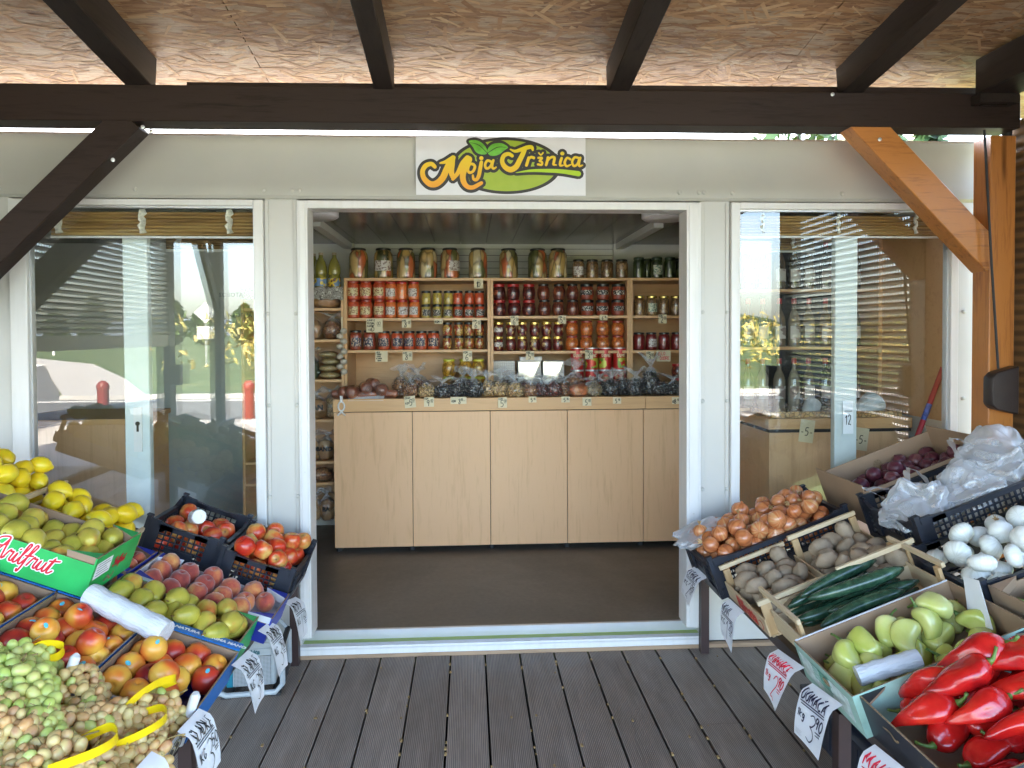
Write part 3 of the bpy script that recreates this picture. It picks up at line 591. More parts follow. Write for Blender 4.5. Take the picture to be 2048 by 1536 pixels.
def shelf_unit(label, x0, x1, zs, zb, zt, back=True, y0=YS, y1=2.10, vs=None, sides=True):
    th = thing('wall_shelf', label, 'shelf', T(((x0+x1)/2, y0, zb))); xc = (x0+x1)/2
    for x in (x0, x1-.02):
        b = MB(); b.box(x-xc, x+.02-xc, 0, y1-y0, 0, zt-zb-.0205); obj('side_panel', b, M_OAKX, th, bevel=.001)
    b = MB(); b.box(x0-xc, x1-xc, 0, y1-y0, zt-zb-.02, zt-zb); obj('top_board', b, M_OAKX, th, bevel=.001)
    for z in zs:
        b = MB(); b.box(x0+.0205-xc, x1-.0205-xc, .004, y1-y0-.012, z-.02-zb, z-zb); obj('shelf_board', b, M_OAKX, th, bevel=.001)
    b = MB(); b.box(x0+.0205-xc, x1-.0205-xc, y1-y0-.010, y1-y0, 0, zt-zb-.0205); obj('back_panel', b, M_OAKX, th)
    return th
ZT1, ZT2, ZT0 = 1.722, 1.478, 2.0
shelf_unit('left bay of the oak wall shelf, holding pepper spreads', -.893, .155, (1.712, 1.482), 1.156, 2.0)
shelf_unit('middle bay of the oak wall shelf, holding dark jars and tins', .157, 1.178, (1.724, 1.468), 1.156, 2.0)
shelf_unit('right bay of the oak wall shelf, holding bean and beetroot jars', 1.180, 2.2, (1.724, 1.468), 1.156, 2.0)
shelf_unit('tall narrow oak shelf with bread bags left of the counter', -1.62, -.895, (1.785, 1.56, 1.272, .985, .683, .53), .24, 1.93)
# ------------------------------------------------------------------ jars
UNIT = [.11]                                                     # jars are unit meshes scaled to size
def content(name, stops, sc=(40, 40, 22), dark=.35, rough=.35, grad=None):
    t = NT(name); sc = tuple(a*UNIT[0] for a in sc); v = t.shift(t.co(sc)); v = t.n('VectorMath', _p={'operation': 'ADD'}, _0=v, _1=t.n('VectorMath', _p={'operation': 'SCALE'}, _0=t.n('TexNoise', 1, Vector=v, Scale=.7), Scale=.8))
    c = t.ramp(t.n('SeparateColor', 0, Color=t.vor(v, 1., 1)), stops, 'CONSTANT')
    e = t.ramp(t.vor(v, 1., feature='DISTANCE_TO_EDGE'), [(0, (dark,)*3), (.16, (1, 1, 1))]); c = t.mix(1., c, e, 'MULTIPLY')
    t.p(Base_Color=c, Roughness=rough, Coat_Weight=1., Coat_Roughness=.04); return t.m
PICK = [(0, (.46, .31, .10)), (.2, (.16, .15, .05)), (.34, (.52, .13, .04)), (.44, (.58, .40, .16)), (.66, (.12, .12, .04)), (.76, (.48, .32, .10)), (.90, (.62, .52, .30))]
C_PICK = [content('mixed_pickles_%d' % k, [(p, PICK[(i*3+k*2) % 7][1]) for i, (p, _) in enumerate(PICK)], (30, 30, 15)) for k in range(3)]
def cm(n, c1, c2, **k): return content(n, [(0, c1), (.5, c2), (.8, tuple(x*1.25 for x in c1))], **k)
C_RED = cm('pepper_spread', (.50, .07, .022), (.58, .10, .03), sc=(90, 90, 90), dark=.8)
C_ORANGE = cm('orange_spread', (.64, .15, .03), (.70, .20, .045), sc=(90, 90, 90), dark=.85)
C_YELLOW = cm('yellow_spread', (.50, .36, .06), (.42, .33, .10), sc=(80, 80, 80), dark=.8)
C_DKRED = cm('dark_red_spread', (.26, .045, .02), (.33, .06, .025), sc=(90, 90, 90), dark=.8)
C_BROWN = cm('dried_tomato', (.17, .035, .018), (.30, .08, .03), sc=(70, 70, 16), dark=.3)
C_DOTS = content('stuffed_cherries', [(0, (.15, .012, .010)), (.35, (.22, .02, .012)), (.62, (.60, .40, .16)), (.80, (.12, .012, .01))], (48, 48, 48), .25)
C_DDOTS = content('dark_cherries', [(0, (.09, .010, .010)), (.45, (.16, .018, .012)), (.68, (.40, .10, .05)), (.82, (.07, .01, .01))], (46, 46, 46), .25)
C_SDOTS = content('stuffed_small', [(0, (.42, .07, .015)), (.3, (.62, .42, .14)), (.55, (.30, .04, .01)), (.75, (.60, .34, .08))], (52, 52, 52), .3)
C_BEAN = content('orange_beans', [(0, (.66, .17, .03)), (.5, (.54, .12, .025)), (.8, (.70, .24, .05))], (75, 75, 75), .4)
C_TAN = content('tan_mushrooms', [(0, (.30, .16, .06)), (.4, (.20, .10, .04)), (.75, (.36, .22, .10))], (45, 45, 40), .3)
C_GREEN = content('green_gherkins', [(0, (.035, .055, .015)), (.4, (.05, .075, .018)), (.75, (.09, .11, .03))], (38, 38, 14), .3)
C_OLIVE = content('yellow_peppers', [(0, (.55, .28, .03)), (.5, (.60, .36, .06)), (.8, (.42, .19, .02))], (36, 36, 34), .3)
C_BEET = cm('beetroot', (.20, .012, .014), (.26, .03, .02), sc=(60, 60, 30), dark=.6)
L_BLK = flat('black_lid', (.015, .015, .016), .3); L_RED = flat('red_lid', (.42, .02, .02), .3); L_GOLD = flat('gold_lid', (.55, .40, .12), .25, metal=.8); L_DK = flat('dark_green_lid', (.03, .05, .03), .35); L_YEL = flat('yellow_lid', (.55, .52, .05), .35); L_RDK = flat('red_gold_lid', (.30, .03, .02), .28)
def labmat(name, base, ink, z=(0, 1), sc=(60, 60, 120)):
    t = NT(name); v = t.shift(t.co(tuple(a*.1 for a in sc))); n1 = t.noise(v, 1.2, 2)
    t.p(Base_Color=t.mix(t.ramp(n1, [(.52, (0, 0, 0)), (.56, (1, 1, 1))], 'LINEAR'), base, ink), Roughness=.45); return t.m
B_CREAM = labmat('cream_label', (.60, .50, .28), (.28, .12, .06)); B_WHITE = labmat('white_label', (.62, .58, .55), (.25, .18, .16)); B_BLACK = labmat('black_label', (.02, .02, .02), (.5, .45, .4), sc=(110, 110, 90)); B_DARK = labmat('dark_label', (.03, .03, .06), (.55, .4, .3), sc=(90, 90, 80)); B_GRN = labmat('pale_label', (.55, .55, .42), (.10, .2, .14))
_jm = {}
def jar_mesh(kind):
    if kind in _jm: return _jm[kind]
    P = {'tall': [(.42, 0), (.47, .02), (.49, .06), (.49, .74), (.46, .82), (.40, .87), (.40, .90)], 'big': [(.42, 0), (.48, .02), (.5, .06), (.5, .70), (.46, .82), (.37, .90), (.36, .93)],
         'round': [(.34, 0), (.40, .03), (.48, .25), (.5, .45), (.47, .65), (.39, .80), (.36, .88)], 'square': [(.46, 0), (.48, .03), (.48, .72), (.42, .80), (.42, .84)], 'orb': [(.36, 0), (.42, .04), (.49, .3), (.5, .5), (.44, .75), (.40, .84)]}[kind]
    b = MB(); b.lathe(P, 18); rl, zl = {'tall': (.44, .88), 'big': (.385, .925), 'round': (.40, .86), 'square': (.46, .82), 'orb': (.44, .82)}[kind]
    l = MB(); l.lathe([(rl, zl), (rl+.012, zl+.01), (rl+.012, .975), (rl-.03, 1.0)], 18)
    a = MB(); n = 9; z0, z1 = {'tall': (.18, .62), 'big': (.25, .58), 'round': (.3, .6), 'square': (.15, .62), 'orb': (.3, .6)}[kind]; rr2 = .5
    vs = [(rr2*1.004*math.sin(-.95+1.9*k/n), -rr2*1.004*math.cos(-.95+1.9*k/n), z) for z in (z0, z1) for k in range(n+1)]; a.add(vs, [(k, k+1, n+2+k, n+1+k) for k in range(n)])
    _jm[kind] = (b, l, a); return _jm[kind]
_cache = {}
def jar(px, pyb, wpx, hpx, y, kind, cont, lid, label=None, text='', group=None, zfix=None, noun='jar', rot=None):
    p = at(px, pyb, y); s = (y+3.6845)/1478; w_, h_ = wpx*s*rnd.uniform(.96, 1.03), hpx*s*rnd.uniform(.985, 1.0); p.x += rnd.uniform(-.004, .004); z = zfix if zfix is not None else p.z
    key = (kind, cont.name, lid.name, label.name if label else ''); b, l, a = jar_mesh(kind)
    if key not in _cache: _cache[key] = (b.mesh('jar_body', cont, 40), l.mesh('jar_lid', lid, 40), a.mesh('jar_label', label, 60) if label else None)
    me = _cache[key]
    th = thing(noun, text, noun.replace('_', ' '), T((p.x, y, z)) @ RZ(rnd.uniform(-.3, .3) if rot is None else rot) @ SC(w_, w_, h_), group)
    inst('body', me[0], None, th); inst('lid', me[1], None, th)
    if me[2]: inst('label', me[2], None, th)
    return th
YJ = 1.76
for i, x in enumerate([717, 768, 813, 857, 900, 957, 1018, 1075, 1117]):
    jar(x, 557, 38, 61, 1.80, 'big', C_PICK[i % 3], L_BLK, B_WHITE if i in (1, 4) else None, '%s big mixed-pickle jar from the left on top of the wall shelf' % ORD[i+1], 'big pickle jars on the wall shelf', 2.0005, rot=.9 if i == 4 else None)
for i, x in enumerate([1157, 1185, 1214, 1244]): jar(x, 557, 25, 39, 1.80, 'tall', C_TAN, L_BLK, B_WHITE if i == 0 else None, '%s small mushroom jar from the left on top of the middle bay' % ORD[i+1], 'mushroom jars on the shelf top', 2.0005)
for i, (x, y) in enumerate([(1277, 1.78), (1294, 1.90), (1314, 1.78), (1340, 1.78), (1358, 1.90)]): jar(x, 557, 24, 43, y, 'tall', C_GREEN, L_DK, B_GRN if i == 2 else None, '%s green gherkin jar from the left on top of the right bay' % ORD[i+1], 'gherkin jars on the shelf top', 2.0005)
def stack(xs, zb, wpx, hpx, kind, cont, lid, labs, desc, layers=2, y=YJ, group=None):
    s = (y+3.6845)/1478; pos = {1: ['among'], 2: ['in the lower row of', 'in the upper row of']}[layers]
    for L in range(layers):
        for i, x in enumerate(xs):
            lb = labs[L][i % len(labs[L])] if labs else None
            jar(x, 640, wpx, hpx, y+rnd.uniform(-.008, .008), kind, cont, lid, lb, '%s from the left %s %s' % (ORD[i+1] if len(xs) > 1 else 'first', pos[L], desc), group or desc, zb+.0005+L*hpx*s)
stack([707, 733, 760], 1.712, 25, 37, 'tall', C_RED, L_RDK, [[B_CREAM], [B_CREAM]], 'the red cream-labelled spread jars, left bay')
stack([782, 805, 829], 1.712, 23, 36, 'tall', C_ORANGE, L_RED, [[B_WHITE], [B_WHITE, None, B_WHITE]], 'the orange red-lidded spread jars, left bay')
stack([853, 875, 896], 1.712, 20, 27, 'square', C_YELLOW, L_BLK, [[B_BLACK], [None]], 'the small yellow jars, left bay')
stack([917, 938, 959], 1.712, 20, 27, 'square', C_RED, L_BLK, [[B_BLACK], [None]], 'the small square red jars, left bay')
stack([711, 738], 1.482, 25, 39, 'tall', C_DKRED, L_BLK, [[B_DARK]], 'the brownish-red jars, second shelf, left bay', 1)
stack([767, 793, 818, 842, 867], 1.482, 24, 37, 'tall', C_RED, L_BLK, [[B_DARK]], 'the bright red black-lidded jars, second shelf, left bay', 1)
stack([894, 917, 938, 959], 1.482, 20, 27, 'orb', C_SDOTS, L_BLK, None, 'the small stuffed-pepper jars, left bay')
for L, z in ((0, 1.156), (1, 1.156+.128)):
    stack([897, 929, 957], z, 29, 34.5, 'round', C_OLIVE, L_YEL, None, 'the yellow-lidded pepper jars, %s layer, left bay' % ('lower' if L == 0 else 'upper'), 1)
stack([998, 1028, 1058], 1.724, 27, 32, 'orb', C_DDOTS, L_RED, None, 'the red-lidded dark cherry jars, middle bay')
stack([1088, 1117, 1146], 1.724, 26, 32, 'round', C_BROWN, L_BLK, None, 'the round dried-tomato jars, middle bay')
stack([1174, 1206, 1236], 1.724, 29, 32, 'orb', C_DKRED, L_BLK, [[B_BLACK], [B_BLACK]], 'the black-labelled dark jars, middle bay')
stack([996, 1021, 1045, 1070, 1093, 1116], 1.468, 22, 29, 'orb', C_DOTS, L_GOLD, [[B_WHITE, None, None, None, None, None], [B_WHITE, None, None, None, None, None]], 'the gold-lidded stuffed cherry jars, middle bay')
stack([1143, 1173, 1205, 1236], 1.468, 27, 30, 'round', C_BEAN, L_RDK, None, 'the orange bean jars, middle bay')
stack([1278, 1303, 1328, 1353, 1380, 1407], 1.724, 23, 40, 'tall', C_TAN, L_GOLD, [[None, B_GRN, None, None]], 'the tan bean jars, right bay', 1)
stack([1278, 1303, 1328, 1353, 1380, 1407], 1.468, 23, 36, 'tall', C_BEET, L_BLK, [[None, B_WHITE, None, None]], 'the beetroot jars, right bay', 1)
for L in range(2): stack([1356, 1390], 1.156+L*.105, 27, 28, 'orb', C_DDOTS, L_RED, None, 'the dark cherry jars, bottom of right bay, %s layer' % ('lower' if L == 0 else 'upper'), 1)
# tins of vegetable relish
t = NT('tin_print'); v = t.co(); sx = t.n('SeparateXYZ', 2, Vector=v); c = t.ramp(t.n('SeparateColor', 0, Color=t.vor(t.shift(t.co((3.2, 3.2, 4))), 1., 1)), [(0, (.42, .02, .015)), (.45, (.55, .05, .02)), (.6, (.40, .42, .05)), (.75, (.50, .02, .015)), (.9, (.12, .22, .02))], 'CONSTANT')
t.p(Base_Color=t.mix(t.ramp(sx, [(.08, (1, 1, 1)), (.12, (0, 0, 0)), (.52, (0, 0, 0)), (.58, (1, 1, 1))]), c, (.42, .018, .015)), Roughness=.3, Metallic=.15); M_TIN = t.m
tb = MB(); tb.lathe([(.5, 0), (.5, .03), (.485, .035), (.485, .965), (.5, .97), (.5, 1), (.46, 1), (.46, .98)], 24, [1, 1, 0, 1, 1, 1, 1]); TIN = tb.mesh('tin_body', [M_TIN, M_ALU], 40)
def text_mb(s, size, ext=.0005, shear=0., bold=0., align='CENTER'):
    c = bpy.data.curves.new('t', 'FONT'); c.body = s; c.size = size; c.align_x = align; c.align_y = 'CENTER'; c.extrude = ext; c.shear = shear; c.offset = bold; c.resolution_u = 2
    o = bpy.data.objects.new('t', c); me = o.to_mesh(); mb = MB(); mb.add([v.co[:] for v in me.vertices], [tuple(p.vertices) for p in me.polygons]); o.to_mesh_clear()
    bpy.data.objects.remove(o); bpy.data.curves.remove(c); return mb
def bend(mb, r):
    mb.v = [(r*math.sin(x/r), -r*math.cos(x/r)-z, y) for x, y, z in mb.v]; return mb
TINTXT = bend(text_mb('Đuveč', .27, .004, .1, .006), .50).mesh('tin_name', M_CREAM, 0)
for L in range(2):
    for i, x in enumerate([1153, 1182, 1209, 1237]):
        s = (YJ+3.6845)/1478; p = at(x, 757, YJ); th = thing('tin', 'red relish tin, %s from the left in the %s row, middle bay' % (ORD[i+1], ['lower', 'upper'][L]), 'tin', T((p.x, YJ-.03, 1.1565+L*.166)) @ RZ(rnd.uniform(-.15, .15)) @ SC(27*s, 27*s, .165), 'red relish tins in the middle bay')
        inst('body', TIN, None, th); inst('lettering', TINTXT, T((0, 0, .68)), th)
# gift boxes with folk pattern
t = NT('folk_pattern'); v = t.co(); sp = t.n('SeparateXYZ', 0, Vector=v); sz = t.n('SeparateXYZ', 2, Vector=v); a = t.math('ADD', sp, sz); d = t.math('SUBTRACT', sp, sz)
f = t.math('MULTIPLY', t.math('SINE', t.math('MULTIPLY', a, 190)), t.math('SINE', t.math('MULTIPLY', d, 190)))
t.p(Base_Color=t.ramp(f, [(0, (.6, .58, .54)), (.25, (.6, .58, .54)), (.27, (.16, .05, .045)), (.5, (.05, .06, .08)), (.55, (.6, .58, .54))], 'CONSTANT'), Roughness=.4); M_FOLK = t.m
M_SILV = flat('silver_foil', (.78, .76, .72), .22, .08, 9, .6)
for px, py, wp, hp, lb, m0 in [(1007, 760, 45, 27, 'gift box with folk pattern, left of the silver boxes', M_FOLK), (1059, 760, 46, 32, 'silver window gift box with folk pattern, left one', None), (1107, 760, 43, 32, 'silver window gift box with folk pattern, right one', None), (1062, 728, 44, 8, 'flat white box lying on the left silver gift box', M_FRAME)]:
    y = 1.80; s = (y+3.6845)/1478; p = at(px, py, y); W, H = wp*s, hp*s; z0 = 1.1565 if hp > 10 else 1.1565+.235
    H = .235 if hp > 10 else H
    th = thing('gift_box', lb, 'box', T((p.x, y, z0)))
    b = MB(); b.box(-W/2, W/2, 0, .12, 0, H); obj('carton', b, m0 or M_FOLK, th)
    if m0 is None:
        b = MB(); b.prism([(-W*.47, H*.3), (-W*.47, H*.96), (W*.45, H*.96), (W*.1, H*.3)], .001, .003, M=RX(R(90))); obj('foil_window', b, M_SILV, th)
# sunflower oil bottles
bp = [(.40, 0), (.46, .02), (.46, .30), (.40, .36), (.46, .42), (.45, .58), (.34, .74), (.17, .86), (.15, .93)]
t = NT('oil_bottle'); t.p(Base_Color=(.30, .27, .05), Roughness=.12, Coat_Weight=1., Alpha=.8); M_OIL = t.m
b = MB(); b.lathe(bp, 18); OB = b.mesh('bottle_body', M_OIL, 60); b = MB(); b.lathe([(.17, .93), (.17, .99), (.15, 1)], 12); OC = b.mesh('bottle_cap', flat('cap_pale', (.45, .36, .25), .4), 40)
t = NT('sunflower_label'); v = t.co(); vv = t.vor(t.shift(t.co((2.4, 2.4, 7))), 1.); t.p(Base_Color=t.ramp(vv, [(0, (.10, .03, .01)), (.25, (.10, .03, .01)), (.3, (.75, .5, .03)), (.5, (.75, .55, .05)), (.56, (.14, .25, .5)), (1, (.3, .45, .65))]), Roughness=.4)
a = MB(); n = 9; a.add([(.475*math.sin(-1.2+2.4*k/n), -.475*math.cos(-1.2+2.4*k/n), z) for z in (.06, .28) for k in range(n+1)], [(k, k+1, n+2+k, n+1+k) for k in range(n)]); OL = a.mesh('bottle_label', t.m, 60)
for px, y, lb in [(642, 1.80, 'sunflower oil bottle, left of the two in front on the lace cloth'), (669, 1.80, 'sunflower oil bottle beside the first big pickle jar'), (628, 1.93, 'sunflower oil bottle behind the front pair, against the wall')]:
    s = (y+3.6845)/1478; p = at(px, 562, y); th = thing('oil_bottle', lb, 'bottle', T((p.x, y, 1.9305)) @ SC(27*s, 27*s, 76*s*.93), 'sunflower oil bottles'); inst('body', OB, None, th); inst('cap', OC, None, th); inst('label', OL, None, th)
t = NT('lace_cloth'); v = t.co(); vz = t.n('SeparateXYZ', 2, Vector=v); vo = t.vor(t.co((1, .0, 1)), 42.); c = t.ramp(t.math('SINE', t.math('MULTIPLY', vo, 22.)), [(.35, (.10, .08, .07)), (.55, (.62, .60, .55))]); gx = t.math('SINE', t.math('MULTIPLY', t.n('SeparateXYZ', 0, Vector=v), 160)); t.p(Base_Color=t.mix(t.ramp(vz, [(-.02, (0, 0, 0)), (.0, (1, 1, 1))]), c, t.ramp(gx, [(.3, (.30, .03, .04)), (.6, (.45, .35, .3))])), Roughness=.8)
b = MB(); n = 40
b.add([(-.36+.72*k/n, -.008-.004*math.sin(k*1.9), z+(.006*math.sin(k*.78*2) if z < -.05 else 0)) for z in (-.085, -.02, .003) for k in range(n+1)]+[(-.36+.72*k/n, .35, .003) for k in range(n+1)], [(k+(n+1)*j, k+1+(n+1)*j, k+n+2+(n+1)*j, k+n+1+(n+1)*j) for j in range(3) for k in range(n)])
obj('lace_cloth', b, t.m, M=T((-1.255, YS, 1.9305)), label='white lace cloth hanging from the top of the bread shelf', cat='cloth')
# ------------------------------------------------------------------ bagged goods
def blob(rx, ry, rz, seed, amp=.12, fr=2.2, sub=3, flat_z=None):
    bm = bmesh.new(); bmesh.ops.create_icosphere(bm, subdivisions=sub, radius=1); mb = MB()
    for v in bm.verts:
        p = v.co.copy(); k = 1+amp*noise.noise(p*fr+Vector((seed*3.1, seed*1.7, seed)))+amp*.5*noise.noise(p*fr*2.3+Vector((seed, 0, seed)))
        q = Vector((p.x*rx*k, p.y*ry*k, p.z*rz*k))
        if flat_z is not None and q.z < flat_z: q.z = flat_z+(q.z-flat_z)*.08
        mb.v.append(tuple(q))
    for f in bm.faces: mb.f.append([v.index for v in f.verts]); mb.m.append(0)
    bm.free(); return mb
def bits(name, c1, c2, c3, sc=55, dark=.25): return content(name, [(0, c1), (.4, c2), (.75, c3)], (sc, sc, sc), dark, .5)
UNIT[0] = 1.
K_NUT = bits('nut_bits', (.34, .13, .04), (.48, .22, .08), (.24, .08, .03)); K_TAN = bits('cracker_bits', (.58, .36, .14), (.48, .27, .10), (.66, .44, .2), 42); K_BLK = bits('black_bits', (.020, .014, .012), (.034, .022, .017), (.012, .009, .008), 40)
K_DRED = bits('dried_red_bits', (.13, .018, .012), (.19, .03, .018), (.07, .012, .01), 60); K_ORNG = bits('apricot_bits', (.62, .17, .04), (.52, .14, .04), (.65, .27, .08), 25, .6); K_BEIGE = bits('beige_bits', (.45, .32, .18), (.38, .26, .14), (.5, .38, .22), 60); K_SAUS = bits('sausage_skin', (.34, .09, .035), (.28, .07, .03), (.38, .12, .05), 14, .75); K_BREAD = bits('bread_crust', (.50, .26, .09), (.40, .19, .065), (.58, .33, .14), 9, .8); K_PASTA = bits('pasta', (.50, .36, .15), (.44, .30, .11), (.55, .42, .2), 80, .6)
BITS = [blob(1., .8, .6, 300+k, .25, 1.4, 1) for k in range(3)]
def bag(px, pyb, wpx, hpx, y, cont, label, group, z, seed, neck=True, tie=.58, depth=.8, print_=None, noun='bag_of_dried_fruit', cat='bag'):
    s = (y+3.6845)/1478; p = at(px, pyb, y); W, H = wpx*s, hpx*s; th = thing(noun, label, cat, T((p.x, y, z+.0008)) @ RZ(random.Random(seed).uniform(-.3, .3)), group)
    hb = H*tie if neck else H
    c = blob(W*.47, W*.47*depth, hb*.5, seed, .20, 2.8, 3, -hb*.42); c.v = [(x, yy, zz+hb*.425) for x, yy, zz in c.v]; r4 = random.Random(seed+9); br = {'black_bits': .017, 'sausage_skin': .02, 'apricot_bits': .018, 'cracker_bits': .015, 'bread_crust': .03}.get(cont.name, .0125)
    if cont.name != 'apricot_bits' and noun != 'bread_bag':
        k0 = MB(); base4 = [Vector(q) for q in c.v]; c.v = [(x*.9, yy*.9, zz*.92) for x, yy, zz in c.v]
        for q in r4.sample(base4, min(len(base4), 110)):
            if q.z < .004: continue
            o4 = len(c.v); bb4 = BITS[r4.randrange(3)]; Rm4 = Matrix.Rotation(r4.uniform(0, 6), 4, Vector((r4.gauss(0, 1), r4.gauss(0, 1), r4.gauss(0, 1))).normalized()); s4 = br*r4.uniform(.7, 1.2)
            c.v += [tuple(q*.93+(Rm4 @ Vector(p))*s4) for p in bb4.v]; c.f += [[i+o4 for i in f4] for f4 in bb4.f]; c.m += bb4.m
    obj('contents', c, cont, th, smooth=180)
    f = blob(W*.53, W*.53*depth, hb*.57, seed, .16, 2.8, 4, -hb*.425); f.v = [(x, yy, zz+hb*.4255) for x, yy, zz in f.v]
    if neck:
        n = 14; r2 = random.Random(seed+5); prof = [(.40, .74*hb), (.18, .97*hb), (.06, hb*1.08), (.16, hb+(H-hb)*.55), (.36, H*1.08)]; ln = r2.uniform(-.12, .12)
        vs = []; a0 = r2.uniform(0, 6)
        for i, (rr3, z3) in enumerate(prof):
            for j in range(n):
                th3 = 2*math.pi*j/n; k = 1+(.45*math.sin(th3*3+a0+i)+.35*math.sin(th3*5+a0*2))*(.25+.2*i)
                if i == 4: z3 = H*(.9+.12*math.sin(th3*2+a0))
                vs.append((W*rr3*k*math.cos(th3)*(1.5 if i > 2 else 1)+ln*W*i/3, W*rr3*k*math.sin(th3)*.55, z3))
        nk = MB(); nk.add(vs, [(i*n+j, i*n+(j+1) % n, (i+1)*n+(j+1) % n, (i+1)*n+j) for i in range(4) for j in range(n)]); obj('tied_neck', nk, M_NECK, th, smooth=60)
    f.v = [(x, yy, zz+(.10*hb*abs(noise.noise((x*34+seed, yy*34, zz*34))) if zz > .12*hb else 0)) for x, yy, zz in f.v]; obj('film', f, M_FILM, th, smooth=60)
    if print_:
        tm = text_mb(print_, W*.34, .0006, .0, .002); tm.v = [(x, -W*.5*depth*math.cos(min(1.2, abs(x)/(W*.5)))*1.02-.004-zz, yy+H*.36) for x, yy, zz in tm.v]; obj('lettering', tm, M_BLACK, th, smooth=0)
    return th
ZC = 1.1555
G = 'bagged goods along the counter top'
for i, (px, wp, hp, y, c, lb) in enumerate([
 (802, 36, 56, 1.60, K_NUT, 'tied bag of brown nuts, back left of the tan bag'), (836, 42, 58, 1.62, K_NUT, 'tied bag of reddish nuts, behind the tan almond bag'), (821, 32, 46, 1.50, K_NUT, 'tied clear bag of brown nuts, above the first price card'), (853, 34, 32, 1.49, K_TAN, 'bag of tan almonds beside the price nine'),
 (886, 38, 38, 1.49, K_BLK, 'leftmost bag of black prunes, with a pale knot'), (915, 36, 34, 1.51, K_BLK, 'bag of black prunes above the price eight'), (926, 36, 52, 1.60, K_BLK, 'tall black prune bag behind the price eight'), (948, 42, 50, 1.50, K_BLK, 'rightmost black prune bag before the pale bags'),
 (976, 30, 46, 1.52, K_TAN, 'slim tied bag of pale crackers at the shelf divider'), (999, 40, 46, 1.51, K_TAN, 'tied bag of tan crackers with silvery film'), (1030, 36, 44, 1.48, K_TAN, 'bag of yellow banana chips with pointed tie'), (1008, 32, 50, 1.62, K_DRED, 'dark red berry bag in front of the patterned box'), (1047, 30, 36, 1.60, K_DRED, 'dark red bag below the left silver box'),
 (1060, 30, 30, 1.48, K_NUT, 'small tied brown bag above a price five'), (1082, 34, 38, 1.50, K_DRED, 'rounded bag of dark red cranberries, left'), (1108, 32, 36, 1.48, K_DRED, 'bag of cranberries with a white sticker at its base'), (1128, 30, 40, 1.54, K_NUT, 'greyish bag of mulberries behind the cranberries'),
 (1148, 38, 64, 1.60, K_NUT, 'tied bag rising in front of the red tins'), (1158, 46, 24, 1.47, K_ORNG, 'flat orange bag of dried apricots with white label'), (1186, 42, 34, 1.49, K_BEIGE, 'beige bag of chopped nuts with a white label'), (1198, 32, 44, 1.58, K_DRED, 'dark bag behind the beige nut bag'),
 (1222, 42, 46, 1.50, K_BLK, 'round black bag left of the shelf divider'), (1245, 36, 48, 1.55, K_BLK, 'black fig bag standing at the shelf divider'), (1272, 44, 52, 1.49, K_BLK, 'bag of black prunes with bright film folds'), (1301, 38, 76, 1.55, K_BLK, 'tallest black prune bag with a spiky tie'), (1322, 40, 24, 1.50, K_BLK, 'low flat bag of dark dates'), (1350, 46, 40, 1.49, K_BLK, 'dark bag with loose film above the last price eight')]):
    bag(px, 797, wp, hp*1.13, y, c, lb, G, ZC, i+1, tie=.62 if hp > 36 else .78, neck=hp > 26)
for i, (px, py, L, y, yaw, lb) in enumerate([(700, 786, .19, 1.52, .9, 'smoked sausage in film, upper left of the sausage pile'), (745, 768, .17, 1.56, -1.2, 'smoked sausage in film, topmost of the pile'), (731, 776, .17, 1.48, -1.3, 'smoked sausage in film, middle of the pile facing out'), (764, 779, .17, 1.48, -1.5, 'smoked sausage in film, right end facing out'), (707, 792, .13, 1.46, 1.3, 'smoked sausage in film, lower left with shiny end'), (680, 791, .12, 1.50, .2, 'short smoked sausage at the counter end'), (735, 794, .15, 1.46, .1, 'dark flat sausage lying along the counter edge'), (775, 793, .15, 1.47, -.2, 'reddish sausage lying beside the first price card')]):
    p = at(px, py, y); r = .042 if i < 5 else .028; th = thing('smoked_sausage', lb, 'sausage', T((p.x, y, max(p.z, ZC+r*.98))) @ RZ(yaw), 'smoked sausages on the counter')
    b = MB(); n = 10; pr = [(.12, -.5), (.6, -.48), (.9, -.42), (1, -.3), (1.02, 0), (1, .3), (.9, .42), (.6, .48), (.12, .5)]; b.lathe([(a*r, z*L) for a, z in pr], 16, M=RY(R(90))); obj('casing', b, K_SAUS, th, smooth=180)
    b = MB(); b.lathe([(a*r*1.05+.001, z*L*1.06) for a, z in pr]+[(r*.2, L*.62), (r*.6, L*.75)], 12, M=RY(R(90))); obj('film', b, M_FILM, th, smooth=180)
# bread shelf at the left
GB = 'bagged goods on the bread shelf'
for i, (px, py, wp, hp, y, c, lb, z, pr) in enumerate([
 (652, 616, 66, 30, 1.80, K_BREAD, 'flat bread bag under the lace cloth', 1.785, None), (626, 678, 36, 46, 1.80, K_BREAD, 'brown bread roll bag, left on the second board', 1.56, None), (667, 678, 42, 56, 1.80, K_NUT, 'bag of pretzels, right on the second board', 1.56, None), (622, 756, 40, 62, 1.80, K_GREENB if False else C_GREEN, 'bag of greenish herbs beside the pasta packets', 1.272, None),
 (636, 838, 42, 62, 1.76, K_BREAD, 'bread bag with black lettering, fourth board', .985, 'BAN'), (664, 838, 34, 64, 1.80, K_TAN, 'clear bread bag behind the counter corner', .985, None), (628, 918, 30, 60, 1.76, K_BREAD, 'bread bag lettered UR, fifth board', .683, 'UR'), (652, 918, 34, 62, 1.76, K_BREAD, 'bread bag lettered BAND, fifth board', .683, 'BAND'), (644, 960, 46, 28, 1.76, K_NUT, 'low dark bread bag on the sixth board', .53, None), (629, 1044, 28, 64, 1.76, K_BREAD, 'left bread bag on the bottom board', .24, 'BA'), (655, 1044, 34, 66, 1.76, K_BREAD, 'right bread bag on the bottom board', .24, 'BA')]):
    bag(px, py, wp, hp, y, c, lb, GB, z, i+40, neck=hp > 50, tie=.72, print_=pr, noun='bread_bag', cat='bag')
